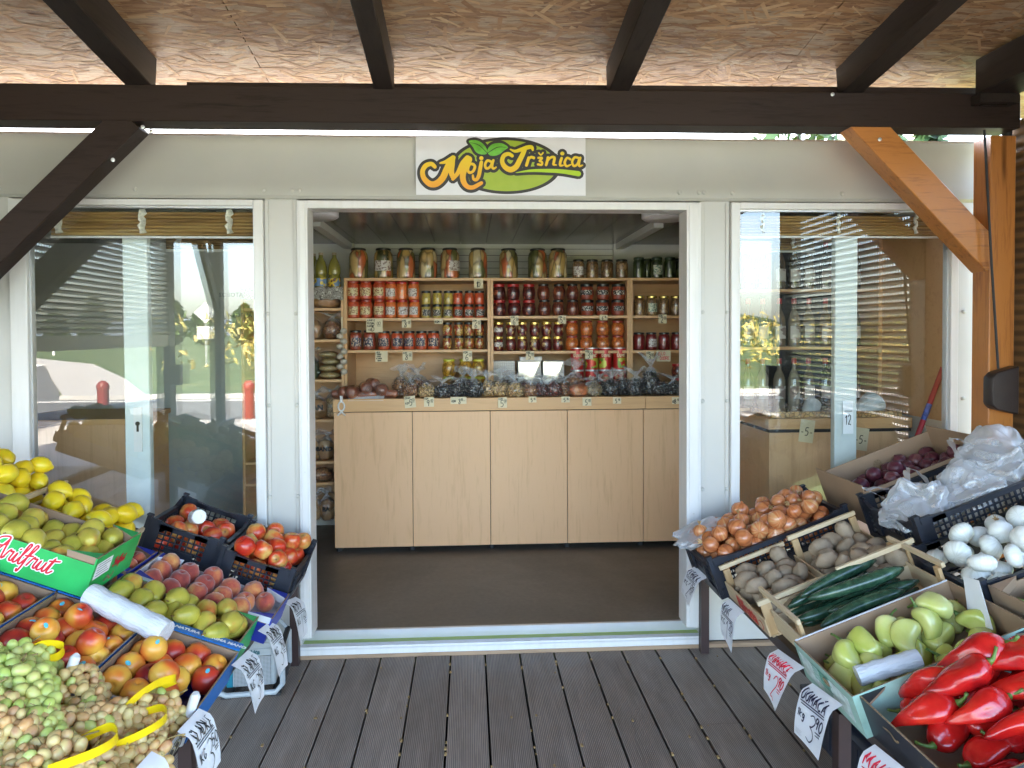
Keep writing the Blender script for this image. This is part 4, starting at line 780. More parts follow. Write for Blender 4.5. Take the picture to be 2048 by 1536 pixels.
for k in range(4):
    p = at(660, 750, 1.77); c = blob(.075, .07, .026, k+70, .08, 2, 3); th = thing('pasta_packet', '%s pasta packet from the bottom in the stack' % ORD[k+1], 'packet', T((p.x+.004*k*(-1)**k, 1.77, 1.273+.027+k*.050)), 'stacked pasta packets'); obj('contents', c, K_PASTA, th, smooth=180); f = blob(.080, .072, .028, k+70, .1, 3, 3); obj('film', f, M_FILM, th, smooth=180)
th = thing('garlic_braid', 'garlic braid hanging at the edge of the bread shelf', 'garlic', T((-.905, 1.655, 1.30)))
M_GARL = flat('garlic_skin', (.52, .46, .38), .55, .25, 40)
for k in range(9):
    b = blob(.026, .026, .022, k+90, .1, 2, 2); obj('bulb', b, M_GARL, th, T((.014*(-1)**k, -.012, .03+k*.036)), smooth=180)
b = MB(); b.tube([(0, 0, 0), (.004, 0, .2), (0, 0, .42)], .007, 6); obj('stalk', b, M_CREAM, th)
# right-hand corner behind the right window
cb = thing('side_cabinet', 'low oak cabinet behind the right window', 'cabinet', T((2.0, .46, .10)))
b = MB(); b.box(-.28, .55, 0, .6, 0, .92); obj('body', b, M_OAK, cb, bevel=.003); b = MB(); b.box(-.29, .56, -.015, .61, .94, 1.0); b.box(-.285, .555, -.012, .61, .921, .939, 1); obj('top', b, [M_OAKX, M_BLACKCARD], cb)
cb = thing('side_cabinet', 'low oak cabinet behind the left window', 'cabinet', T((-2.22, .55, .10)))
b = MB(); b.box(-.36, .30, 0, .6, 0, 1.0); obj('body', b, M_OAK, cb, bevel=.003); b = MB(); b.box(-.37, .31, -.012, .61, 1.001, 1.03); obj('top', b, M_OAKX, cb)
for x0 in (1.58,):
    sh = thing('drinks_shelf', 'dark oak drinks shelf behind the right window', 'shelf', T((2.03, .82, 1.105)))
    b = MB(); b.box(.562, .576, -.66, .62, .0, 1.1); obj('wall_panel', b, M_OAKX, sh)
    for x in (-.42, .55): b = MB(); b.box(x-.012, x+.012, 0, .25, 0, 1.1); obj('side_panel', b, M_OAKX, sh)
    for z in (.02, .40, .76, 1.08): b = MB(); b.box(-.405, .535, .002, .25, z-.018, z); obj('shelf_board', b, M_OAKX, sh)
    b = MB(); b.box(-.43, .56, .252, .262, 0, 1.1); obj('back_panel', b, M_BLACKCARD, sh)
t = NT('dark_bottle'); t.p(Base_Color=t.ramp(t.n('ObjectInfo', 5), [(0, (.02, .018, .015)), (.4, (.03, .05, .02)), (.7, (.10, .05, .015)), (1, (.35, .32, .25))]), Roughness=.08, Coat_Weight=1.); M_BOT = t.m
b = MB(); b.lathe([(.036, 0), (.038, .01), (.038, .17), (.03, .20), (.014, .235), (.014, .29)], 14); BOT = b.mesh('bottle_glass', M_BOT, 50); b = MB(); b.lathe([(.016, .27), (.016, .305)], 10); BCAP = b.mesh('bottle_cap', L_RED, 40)
a = MB(); n = 7; a.add([(.0386*math.sin(-1+2*k/n), -.0386*math.cos(-1+2*k/n), z) for z in (.05, .13) for k in range(n+1)], [(k, k+1, n+2+k, n+1+k) for k in range(n)]); BLAB = a.mesh('bottle_label', B_WHITE, 60)
for si, z in enumerate((.02, .40, .76)):
    for k in range(9):
        th = thing('bottle', '%s bottle from the left on the %s board of the drinks shelf' % (ORD[k+1], ['lowest', 'middle', 'upper'][si]), 'bottle', T((2.03-.36+k*.10, .82+.09+.01*(k % 3), 1.106+z)), 'bottles on the drinks shelf'); inst('glass', BOT, None, th); inst('cap', BCAP, None, th); inst('label', BLAB, None, th)
M_SCOOP = flat('scoop_plastic', (.62, .68, .70), .4)
for x, y, rz, s2, lb in [(2.36, .58, .4, 1.0, 'large white plastic scoop standing in the grain, right pane'), (2.02, .58, .9, .7, 'small white plastic scoop lying in the grain, right pane')]:
    th = thing('scoop', lb, 'scoop', T((x, y, 1.13)) @ RZ(rz) @ RY(R(-35)) @ SC(s2, s2, s2)); b = MB(); b.tube([(-.24, 0, .0), (-.1, 0, .0)], [.016, .014], 10); obj('handle', b, M_SCOOP, th)
    b = MB(); b.lathe([(.012, -.11), (.045, -.10), (.068, -.06), (.07, .0), (.07, .09)], 16, M=RY(R(90)), cap=False); obj('bowl', b, M_SCOOP, th, smooth=60)
b = MB(); b.box(-.26, .52, .02, .34, 0, .035); obj('grain_tray', b, K_TAN, M=T((2.0, .46, 1.1015)), label='tray of brown grain on the right cabinet', cat='tray')
bs = thing('broom', 'red broom handle leaning behind the right window', 'broom', T((2.05, .35, .10)))
b = MB(); q1 = at(1890, 725, .24)-Vector((2.05, .35, .10)); q0 = at(1815, 925, .19)-Vector((2.05, .35, .10)); b.tube([q0+(q0-q1)*1.6, q1], .0145, 12); obj('handle', b, flat('broom_red', (.42, .015, .03), .3), bs); b = MB(); b.tube([q1+(q0-q1)*.42, q1+(q0-q1)*.58], .0152, 12); obj('sticker', b, flat('broom_blue', (.05, .12, .45), .4, .6, 60), bs); b = MB(); q2 = q0+(q0-q1)*1.6; b.box(q2.x-.12, q2.x+.12, q2.y-.03, q2.y+.03, q2.z-.12, q2.z+.01); obj('head', b, M_RUBBER, bs, bevel=.01)
# ------------------------------------------------------------------ display racks
AR = R(20); X0 = {1: 1.098, -1: -.783}; Z0 = .428
def rackM(s, u, y, h=0.):
    ca, sa = math.cos(AR), math.sin(AR); X = Vector((s*ca, 0, sa)); Z = Vector((-s*sa, 0, ca)); Y = Z.cross(X)
    p = Vector((X0[s], y, Z0))+X*u+Z*h; M = Matrix.Identity(4)
    for i in range(3): M[i][0], M[i][1], M[i][2], M[i][3] = X[i], Y[i], Z[i], p[i]
    return M
for s, lb in ((1, 'brown steel display rack carrying the vegetable crates'), (-1, 'brown steel display rack carrying the fruit crates')):
    M = rackM(s, 0, -.1); rk = thing('display_rack', lb, 'rack', T((X0[s]+s*.06, -1.2, 0))); I = rk.matrix_basis.inverted()
    for u in (.07, .66, 1.32):
        b = MB(); b.bar(I @ (rackM(s, u, -.07) @ Vector((0, 0, -.022))), I @ (rackM(s, u, -2.75) @ Vector((0, 0, -.022))), .04, .04); obj('rail', b, M_STEEL, rk)
    for y in (-.085, -1.45, -2.70):
        b = MB(); b.bar(I @ (rackM(s, .09, y) @ Vector((0, 0, -.062))), I @ (rackM(s, 1.34, y) @ Vector((0, 0, -.062))), .035, .035); obj('crossbar', b, M_STEEL, rk)
        for u in (.07, 1.32):
            p = rackM(s, u, y).translation; b = MB(); q = I @ p; b.box(q.x-.02, q.x+.02, q.y-.02, q.y+.02, .0005, p.z-.045); obj('leg', b, M_STEEL, rk)
# ------------------------------------------------------------------ containers
t = NT('crate_plastic'); t.p(Base_Color=t.val((.017, .020, .030), .8, 1.3, t.noise(t.co(), 9, 3)), Roughness=t.ramp(t.noise(t.co(), 20, 3), [(.3, (.32,)*3), (.7, (.48,)*3)])); M_PLAST = t.m
M_CRATEW = wood('crate_wood', (.62, .47, .29), (.50, .35, .19), 'x', .65, 1., bump=.1); M_CRATEWY = wood('crate_wood_y', (.62, .48, .30), (.50, .35, .19), 'y', .65, 1., bump=.1); M_CRATEP = wood('crate_post_wood', (.52, .34, .17), (.42, .25, .11), 'z', .65, 1., bump=.1)
M_CARDB = flat('cardboard', (.36, .235, .145), .75, .08, 5); M_CARDIN = flat('cardboard_inside', (.30, .20, .13), .75, .08, 5); M_CARDE = flat('cardboard_edge', (.30, .20, .11), .8, .4, 160)
M_BLUE = flat('carton_blue', (.012, .155, .50), .4, .2, 8); M_GREENC = flat('carton_green', (.022, .42, .10), .38, .25, 7); M_DBLUE = flat('carton_dark_blue', (.02, .035, .36), .4, .15, 8); M_WHITEC = flat('carton_white', (.66, .67, .70), .45, .08, 8); M_BLACKC = flat('carton_black', (.020, .022, .032), .45, .2, 12); M_PALEG = flat('carton_pale_green', (.36, .55, .46), .4, .25, 14); M_TRAYB = flat('tray_blue', (.01, .012, .16), .3, .2, 10); M_TRAYW = flat('tray_white', (.66, .68, .74), .4, .08, 10)
def place(s, u0, u1, y0, y1, h0): return rackM(s, (u0+u1)/2, (y0+y1)/2, h0), u1-u0, y1-y0
def plastic_crate(s, u0, u1, y0, y1, h0, H, label, group='black plastic crates'):
    M, L, W = place(s, u0, u1, y0, y1, h0); th = thing('plastic_crate', label, 'crate', M, group); a, c = L/2, W/2
    b = MB(); n = 9
    for k in range(n+1): x = -a+.012+(L-.024)*k/n; b.box(x-.006, x+.006, -c+.01, c-.01, .0, .008)
    for k in range(8): y = -c+.014+(W-.028)*k/7; b.box(-a+.01, a-.01, y-.006, y+.006, .0082, .015)
    b.box(-a, a, -c, -c+.012, 0, .02); b.box(-a, a, c-.012, c, 0, .02); b.box(-a, -a+.012, -c+.0125, c-.0125, 0, .02); b.box(a-.012, a, -c+.0125, c-.0125, 0, .02)
    obj('base', b, M_PLAST, th)
    def wall(name, P, ln, end):                                   # wall drawn along local x from -ln/2..ln/2, z up, y thickness 0..t outward
        b = MB(); t2 = .010; l = ln/2
        cb2 = .050 if not end else .035
        b.box(-l, l, 0, t2+.004, .021, .021+.022); b.box(-l, -l+cb2, 0, t2, .0435, H-.0005); b.box(l-cb2, l, 0, t2, .0435, H-.0005)
        dip = .032 if end else .012
        b.box(-l+cb2, l-cb2, -.002, t2+.005, H-dip-.020, H-dip)
        for e in (-1, 1):
            b.add([(e*(l-cb2*.1), -.002, H), (e*(l-cb2*2.1), -.002, H-dip), (e*(l-cb2*2.1), -.002, H-dip-.02), (e*(l-cb2*.1), -.002, H-.03), (e*(l-cb2*.1), t2+.005, H), (e*(l-cb2*2.1), t2+.005, H-dip), (e*(l-cb2*2.1), t2+.005, H-dip-.02), (e*(l-cb2*.1), t2+.005, H-.03)], [(0, 1, 2, 3), (7, 6, 5, 4), (0, 4, 5, 1), (1, 5, 6, 2), (2, 6, 7, 3), (3, 7, 4, 0)])
        zt = H-dip-.0205; zb = .0435; nx = max(5, int((ln-2*cb2)/.023)); nz = 5
        for k in range(1, nx): x = -l+cb2+(ln-2*cb2)*k/nx; wd2 = .0042 if k % 4 == 0 else .0024; b.box(x-wd2, x+wd2, .0, t2-.003, zb, zt)
        for k in range(1, nz): z = zb+(zt-zb)*k/nz; b.box(-l+cb2, l-cb2, .001, t2-.002, z-.0024, z+.0024)
        if end: b.box(-l*.42, l*.42, .0005, t2-.0015, zb, zb+(zt-zb)*.42)
        else: b.box(-l*.40, l*.40, .0005, t2-.0015, zb, zb+(zt-zb)*.36)
        if end:
            for e in (-1, 1): b.box(e*l*.48-.012, e*l*.48+.012, t2, t2+.008, .05, H-dip-.02)
        obj(name, b, M_PLAST, th, P)
    wall('side_wall', T((0, c-.012, 0)), L-.03, False); wall('side_wall', T((0, -c+.012, 0)) @ RZ(math.pi), L-.03, False)
    wall('end_wall', T((a-.012, 0, 0)) @ RZ(-math.pi/2), W-.03, True); wall('end_wall', T((-a+.012, 0, 0)) @ RZ(math.pi/2), W-.03, True)
    b = MB()
    for e in (-1, 1):
        for f in (-1, 1):
            x, y = e*(a-.009), f*(c-.009); b = MB(); b.box(x-.009, x+.009, y-.009, y+.009, .0205, H+.006); b.box(x-.012, x+.012, y-.012, y+.012, H+.0061, H+.012); obj('corner_post', b, M_PLAST, th)
    return th, M, L, W
def wood_crate(s, u0, u1, y0, y1, h0, H, label, ends='y', hb=.075, print_=None):
    M, L, W = place(s, u0, u1, y0, y1, h0); th = thing('wooden_crate', label, 'crate', M, 'wooden produce crates'); a, c = L/2, W/2
    rot = Matrix.Identity(4) if ends == 'x' else RZ(math.pi/2)
    if ends == 'y': a, c = c, a                                   # build with the ends at +-x, then turn
    b = MB()
    for k in range(4): y = -c+.008+(2*c-.016)*(k+.5)/4; b.box(-a+.002, a-.002, y-(c-.01)/4.3, y+(c-.01)/4.3, 0, .006)
    obj('base', b, M_CRATEW, th, rot)
    for e in (-1, 1):
        b = MB(); b.box(-a, a, e*(c-.003)-.003, e*(c-.003)+.003, .007, hb); o = obj('side_slat', b, M_CRATEW, th, rot)
        b = MB(); b.box(e*(a-.006)-.003, e*(a-.006)+.003, -c+.0065, c-.0065, .0075, hb-.004); obj('end_panel', b, M_CRATEWY, th, rot)
        b = MB(); b.box(e*(a-.004)-.007, e*(a-.004)+.007, -c-.002, c+.002, H-.002, H+.016); obj('top_bar', b, M_CRATEWY, th, rot, bevel=.001)
        for f in (-1, 1):
            b = MB(); b.box(e*(a-.012)-.011, e*(a-.012)+.0025, f*(c-.021)-.0145, f*(c-.021)+.0145, .0078, H-.0025); obj('corner_post', b, M_CRATEP, th, rot, bevel=.001)
    return th, M, L, W
def carton(s, u0, u1, y0, y1, h0, H, label, outer, inner, Hl=None, flaps=True, fl=.07, near_h=None):
    """open fruit carton: low long walls along u (height Hl), full end walls, folded corner flaps"""
    M, L, W = place(s, u0, u1, y0, y1, h0); th = thing('fruit_carton', label, 'carton', M, 'open cardboard cartons'); a, c = L/2, W/2; Hl = Hl or H; t2 = .005
    mats = [outer, inner, M_CARDE]
    b = MB(); b.box(-a+.0052, a-.0052, -c+.0052, c-.0052, .0005, .006, 1); obj('base', b, mats, th)
    nd = -1 if s > 0 else 1
    for e in (-1, 1):
        b = MB(); b.box(e*(a-t2/2)-t2/2, e*(a-t2/2)+t2/2, -c, c, 0, H, {'': 2, 'x+': 0 if e > 0 else 1, 'x-': 1 if e > 0 else 0, 'y-': 0, 'y+': 0}); obj('end_wall', b, mats, th)
        b = MB(); b.box(-a+.0051, a-.0051, e*(c-t2/2)-t2/2, e*(c-t2/2)+t2/2, 0, near_h if (near_h and e == nd) else Hl, {'': 2, 'y+': 0 if e > 0 else 1, 'y-': 1 if e > 0 else 0}); obj('side_wall', b, mats, th)
        if flaps:
            for f in (-1, 1):
                b = MB(); x = e*(a-.0055); y = f*(c-.0055)
                b.add([(x, y, H), (x-e*fl, y, H-.002), (x, y-f*fl*.55, H-.002), (x, y, Hl*.35), (x-e*fl*.9, y, Hl*.9), (x, y-f*fl*.5, Hl*.9)], [(0, 1, 2), (0, 3, 4, 1), (0, 2, 5, 3), (1, 4, 5, 2)] if e*f < 0 else [(2, 1, 0), (1, 4, 3, 0), (3, 5, 2, 0), (2, 5, 4, 1)], [0, 1, 1, 1]); obj('corner_flap', b, mats, th, smooth=0)
    return th, M, L, W
def wall_text(th, s_, size, mat, wallface, L, W, dz, dx=0., shear=.0, bold=.002, name='lettering', mb=None):
    """print on the outer face of a wall; wallface: aisle, near or far"""
    mb = mb or text_mb(s_, size, .0004, shear, bold)
    s = 1 if th.matrix_basis[0][0] > 0 else -1
    if wallface == 'aisle': P = T((-L/2-.0012, dx, dz)) @ RZ(-math.pi/2) @ RX(R(90))
    elif wallface == 'near': P = (T((dx, -W/2-.0012, dz)) @ RX(R(90))) if s > 0 else (T((dx, W/2+.0012, dz)) @ RZ(math.pi) @ RX(R(90)))
    return obj(name, mb, mat, th, P, smooth=0)
# ------------------------------------------------------------------ fruit meshes
def rev(prof, n=20, fn=None):
    b = MB(); b.lathe(prof, n, fn=fn); return b
def skin(name, stops, sc, rough=.35, dots=None, coat=0., sheen=0., zr=None, streak=False, detail=4, bump=0., sss=0., sscale=.01, trans=0.):
    t = NT(name); v = t.co(); sp = t.n('TexCoord', 3); r = t.n('ObjectInfo', 5)
    vv = t.shift(t.co((sc, sc, sc*(.25 if streak else 1))))
    if streak:
        x = t.n('SeparateXYZ', 0, Vector=v); y = t.n('SeparateXYZ', 1, Vector=v); an = t.math('ARCTAN2', y, x); zz2 = t.n('SeparateXYZ', 2, Vector=v)
        vv = t.shift(t.n('CombineXYZ', X=t.math('MULTIPLY', t.math('SINE', an), sc*.06), Y=t.math('MULTIPLY', t.math('COSINE', an), sc*.06), Z=t.math('MULTIPLY', zz2, sc*.16)))
    f = t.noise(vv, 1., detail, .55)
    f = t.math('ADD', f, t.math('MULTIPLY', t.math('SUBTRACT', r, .5), .22))
    c = t.ramp(f, stops)
    if dots: c = t.mix(t.ramp(t.vor(t.co((dots[1],)*3), 1.), [(.0, (.6,)*3), (.10, (.6,)*3), (.16, (0, 0, 0))]), c, dots[0])
    if zr:                                                        # pole colours: list of (threshold, colour, side)
        z = t.n('SeparateXYZ', 2, Vector=v); rad = t.n('VectorMath', 1, _p={'operation': 'LENGTH'}, _0=t.n('VectorMath', _p={'operation': 'MULTIPLY'}, _0=v, _1=(1, 1, 0)))
        for (r0, r1, col, lo, hi) in zr:
            m1 = t.ramp(t.math('DIVIDE', rad, .05), [(r0/.05, (1, 1, 1)), (r1/.05, (0, 0, 0))]); m2 = t.ramp(t.math('ADD', t.math('MULTIPLY', z, 8.), .5), [(max(0, lo*8+.5), (0, 0, 0)), (min(1, hi*8+.5), (1, 1, 1))])
            c = t.mix(t.math('MULTIPLY', m1, m2), c, col)
    t.p(Base_Color=c, Roughness=rough, Coat_Weight=coat, Coat_Roughness=.12, Sheen_Weight=sheen, Subsurface_Weight=sss, Transmission_Weight=trans, IOR=1.36 if trans else 1.5, Subsurface_Scale=sscale, Subsurface_Radius=(1., .6, .3))
    if bump: t.bump(t.noise(t.co(), 160 if bump < .5 else 60, 3), bump, .002)
    return t.m
APPLE = skin('apple_skin', [(.30, (.50, .022, .012)), (.47, (.60, .05, .015)), (.58, (.66, .20, .05)), (.72, (.66, .42, .11))], 16, .30, ((.62, .36, .16), 260), .25, zr=[(.006, .022, (.62, .44, .13), .01, .03), (.002, .007, (.14, .07, .025), .015, .025)])
LEMON = skin('lemon_skin', [(.3, (.74, .50, .012)), (.55, (.80, .60, .02)), (.78, (.66, .58, .06))], 14, .36, coat=.12, bump=.6)
PEAR = skin('pear_skin', [(.28, (.30, .30, .035)), (.46, (.46, .41, .055)), (.62, (.55, .44, .07)), (.74, (.60, .26, .05)), (.85, (.50, .10, .03))], 11, .40, ((.20, .15, .04), 240), .1)
PEACH = skin('peach_skin', [(.32, (.26, .035, .030)), (.46, (.45, .07, .04)), (.60, (.60, .20, .06)), (.72, (.66, .36, .10))], 15, .75, sheen=.5)
NECT = skin('nectarine_skin', [(.25, (.22, .012, .014)), (.40, (.52, .04, .018)), (.50, (.68, .14, .024)), (.60, (.76, .33, .04)), (.72, (.80, .48, .07))], 9, .36, coat=.1, detail=2)
ONION = skin('onion_skin', [(.30, (.36, .10, .035)), (.45, (.50, .165, .055)), (.58, (.55, .20, .075)), (.74, (.60, .34, .14)), (.88, (.30, .06, .045))], 46, .24, coat=.3, streak=True)
WONION = skin('white_onion_skin', [(.3, (.62, .63, .56)), (.5, (.74, .75, .70)), (.72, (.78, .79, .76)), (.85, (.62, .60, .44))], 60, .28, coat=.2, streak=True)
POTATO = skin('potato_skin', [(.3, (.26, .185, .115)), (.5, (.34, .25, .165)), (.7, (.40, .30, .20))], 16, .8, ((.16, .10, .06), 120), bump=.3)
ZUCC = skin('zucchini_skin', [(.30, (.012, .040, .022)), (.5, (.020, .060, .032)), (.66, (.045, .10, .055)), (.8, (.08, .15, .07))], 34, .27, ((.22, .28, .18), 190), .3)
PALEP = skin('pale_pepper_skin', [(.3, (.48, .52, .10)), (.5, (.58, .60, .17)), (.72, (.64, .63, .25))], 10, .22, coat=.5, sss=.1)
REDP = skin('red_pepper_skin', [(.25, (.22, .004, .005)), (.42, (.44, .008, .008)), (.6, (.58, .014, .010)), (.8, (.64, .035, .015))], 12, .24, coat=.35, bump=.6)
STEMG = flat('pepper_stem_green', (.11, .19, .035), .45, .2, 30); STEMB = flat('stem_brown', (.26, .16, .06), .7, .2, 40); TUFT = flat('dry_tuft', (.52, .33, .14), .75, .25, 40); M_STK = flat('fruit_sticker', (.10, .50, .62), .4, .3, 260)
def berry_skin(name, stops):
    t = NT(name); r = t.n('ObjectInfo', 5); f = t.math('ADD', t.math('MULTIPLY', t.noise(t.shift(t.co((30, 30, 30))), 1., 2), .6), t.math('MULTIPLY', r, .4)); c = t.ramp(f, stops)
    bl = t.noise(t.shift(t.co((70, 70, 70))), 1., 3); c2 = t.mix(t.ramp(bl, [(.45, (0, 0, 0)), (.75, (.16, .16, .16))]), c, (.80, .78, .68))
    nd = t.n('MixShader', _0=.36, _1=t.n('BsdfDiffuse', Color=c2), _2=t.n('BsdfTranslucent', Color=c))
    t.set(t.out.inputs[0], t.n('MixShader', _0=t.math('ADD', .025, t.math('MULTIPLY', t.n('LayerWeight', 1, Blend=.35), .22)), _1=nd, _2=t.n('BsdfGlossy', Color=(1, 1, 1), Roughness=.22))); return t.m
def apple_fn(seed):
    r2 = random.Random(seed); ph = r2.uniform(0, 6)
    return lambda r, z, th: (r*(1+.03*math.cos(5*th+ph)+.03*math.cos(2*th))*math.cos(th), r*(1+.03*math.cos(5*th+ph)-.02*math.cos(2*th))*math.sin(th), z)
AP = [(.0015, .022), (.007, .0245), (.013, .031), (.022, .0345), (.032, .029), (.039, .016), (.041, .002), (.038, -.014), (.030, -.028), (.020, -.0355), (.012, -.034), (.006, -.0275), (.0012, -.024)][::-1]
LM = [(.0015, -.052), (.008, -.050), (.012, -.044), (.022, -.037), (.033, -.020), (.0365, 0), (.033, .020), (.022, .036), (.012, .0425), (.008, .048), (.0015, .050)]
PR = [(.0015, -.042), (.012, -.046), (.027, -.042), (.037, -.026), (.0385, -.008), (.034, .010), (.026, .028), (.020, .042), (.014, .050), (.006, .053), (.0015, .052)]
PC = [(.0015, -.040), (.014, -.038), (.028, -.030), (.038, -.012), (.0395, .004), (.034, .024), (.022, .0355), (.012, .036), (.006, .032), (.0015, .028)]
ON = [(.0015, -.0315), (.008, -.0325), (.022, -.0285), (.034, -.014), (.0375, .001), (.035, .015), (.027, .0265), (.014, .0325), (.006, .0355), (.003, .041)]
def seam(r, z, th):
    d = abs((th+math.pi) % (2*math.pi)-math.pi); k = 1-.07*math.exp(-(d/.22)**2)*(1 if z > -.03 else .4); return (r*k*math.cos(th), r*k*math.sin(th)*1.02, z)
def lump(seed, rx, ry, rz, amp): b = blob(rx, ry, rz, seed, amp, 1.3, 3); return b
def zucc(seed):
    r2 = random.Random(seed); L = .30; bnd = r2.uniform(.006, .02); pts = [(L*(k/11-.5), bnd*math.sin(math.pi*k/11)*1.2, 0) for k in range(12)]
    b = MB(); b.tube(pts, [.008, .021, .0265, .029, .0305, .0315, .0325, .0335, .0335, .031, .023, .006], 14); b.v = [(x, y, z*.95) for x, y, z in b.v]; return b
def pepper(kind, seed):
    r2 = random.Random(seed); b = MB(); n, k = 22, 14; vs = []
    L = .115 if kind == 'pale' else .185; ph = r2.uniform(0, 6); bx, by = r2.uniform(-.03, .03), r2.uniform(-.02, .02); bx *= 1.2 if kind == 'pale' else 1.5
    for i in range(k+1):
        f = i/k
        if kind == 'pale': rad = .040*min(1, (math.sin(min(f*5.2, 1.57))**.7))*(1-.48*f**2.2)*(1 if f < .9 else max(.08, 1-((f-.9)/.1)**2*.93)); lob = .13*(1-.3*f)
        else: rad = .043*min(1, math.sin(min(f*7, 1.57))**.7)*(1-f)**.58*(1.02-.12*math.cos(f*6+seed)); lob = .13*(1-.8*f)
        if i == 0: rad = .012
        if i == k: rad = .002 if kind != 'pale' else .006
        for j in range(n):
            th = 2*math.pi*j/n; q = rad*(1+lob*math.cos(3*th+ph)+lob*.4*math.cos(2*th+ph*2)+(.05 if kind == 'pale' else .20)*noise.noise((math.cos(th)*1.3+seed, math.sin(th)*1.3, f*4.5)))
            fl = 1 if kind == 'pale' else .80
            vs.append((L*(f-.45), q*math.cos(th)+bx*math.sin(f*2.6), q*math.sin(th)*fl+by*math.sin(f*3)+(0 if i else 0)))
    if True:
        for j in range(n): vs[j] = (vs[j][0]+(.012 if kind == 'pale' else .008), vs[j][1], vs[j][2])
    b.add(vs, [(i*n+j, i*n+(j+1) % n, (i+1)*n+(j+1) % n, (i+1)*n+j) for i in range(k) for j in range(n)]+[tuple(range(n-1, -1, -1)), tuple(range(k*n, (k+1)*n))])
    st = MB(); x = -L*.45+.006; cv = r2.uniform(-.02, .02); st.tube([(x+.004, 0, 0), (x-.010, 0, .001), (x-.022, cv*.5, .006), (x-.034, cv, .014)], [.012 if kind == 'pale' else .010, .0048, .0034, .0042], 8)
    return b, st
MESH = {}
def fam(name, mat, builders): MESH[name] = [b.mesh(name, mat, 180) for b in builders]
fam('apple', APPLE, [rev(AP, 20, apple_fn(k)) for k in range(3)]); fam('lemon', LEMON, [rev(LM, 18, apple_fn(k+4)) for k in range(3)]); fam('pear', PEAR, [rev(PR, 20, apple_fn(k+8)) for k in range(3)])
fam('peach', PEACH, [rev(PC, 26, seam)]); fam('nectarine', NECT, [rev(PC, 26, seam)]); fam('onion', ONION, [rev(ON, 18, apple_fn(k+20)) for k in range(3)])
fam('white_onion', WONION, [rev([(r*1.12, z*.82) for r, z in ON], 20, apple_fn(k+30)) for k in range(3)]); fam('potato', POTATO, [lump(k+3, .046, .036, .032, .22) for k in range(5)])
fam('zucchini', ZUCC, [zucc(k) for k in range(4)])
_pp = [pepper('pale', k) for k in range(4)]; fam('pale_pepper', PALEP, [p[0] for p in _pp]); MESH['pale_stem'] = [p[1].mesh('stem', STEMG, 180) for p in _pp]
_rp = [pepper('red', k+10) for k in range(4)]; fam('red_pepper', REDP, [p[0] for p in _rp]); MESH['red_stem'] = [p[1].mesh('stem', STEMG, 180) for p in _rp]
b = MB()
for k in range(7): a = k*.9; b.tube([(0, 0, .036), (.005*math.cos(a), .005*math.sin(a), .048), (.014*math.cos(a)+.004*math.sin(k*5), .014*math.sin(a), .057+.008*math.sin(k*3.3))], [.003, .004, .0008], 4, flat=.35)
MESH['tuft'] = [b.mesh('tuft', TUFT, 60)]
b = MB(); b.tube([(0, 0, .050), (.002, 0, .060), (.006, .002, .072)], [.0022, .0018, .0026], 6); MESH['pear_stem'] = [b.mesh('stem', STEMB, 60)]
b = MB(); n = 12; b.add([(.0395*math.sin(.0)*0+.010*math.cos(k*6.2832/n)*1.25, .0082*math.sin(k*6.2832/n), 0) for k in range(n)]+[(0, 0, .0008)], [(k, (k+1) % n, n) for k in range(n)]); MESH['sticker'] = [b.mesh('sticker', M_STK, 60)]

def pack(L, W, r, z0, n, seed, heap=0., lim=None, K=26):
    r2 = random.Random(seed); out = []; d = 2*r*.965
    for _ in range(n):
        best = None
        for _k in range(K):
            u = r2.uniform(-L/2+r*1.02, L/2-r*1.02); v = r2.uniform(-W/2+r*1.02, W/2-r*1.02); z = z0+r
            for (a, b2, c) in out:
                q = (u-a)**2+(v-b2)**2
                if q < d*d: z = max(z, c+math.sqrt(d*d-q))
            sc = z+heap*((u/(L/2))**2+(v/(W/2))**2)
            if best is None or sc < best[0]: best = (sc, u, v, z)
        if lim and best[3] > lim: continue
        out.append(best[1:])
    return out
def seen(pts, r, M):                                             # which balls can be seen past their neighbours from around the camera
    P = [M @ Vector(p) for p in pts]; keep = []
    for i, p in enumerate(P):
        vis = 0
        for cam0 in (CAM_P, CAM_P+Vector((-.5, 0, .1)), CAM_P+Vector((.5, 0, .1))):
            d = (cam0-p).normalized(); a = d.orthogonal().normalized(); b2 = d.cross(a)
            for k in range(9):
                o = p if k == 0 else p+(a*math.cos(k*.785)+b2*math.sin(k*.785))*r*.8
                hit = False
                for j, q in enumerate(P):
                    if j == i: continue
                    e = q-o; tt = e.dot(d)
                    if tt > 0 and (e-d*tt).length < r*.9: hit = True; break
                if not hit: vis += 1
        if vis: keep.append(i)
    return keep
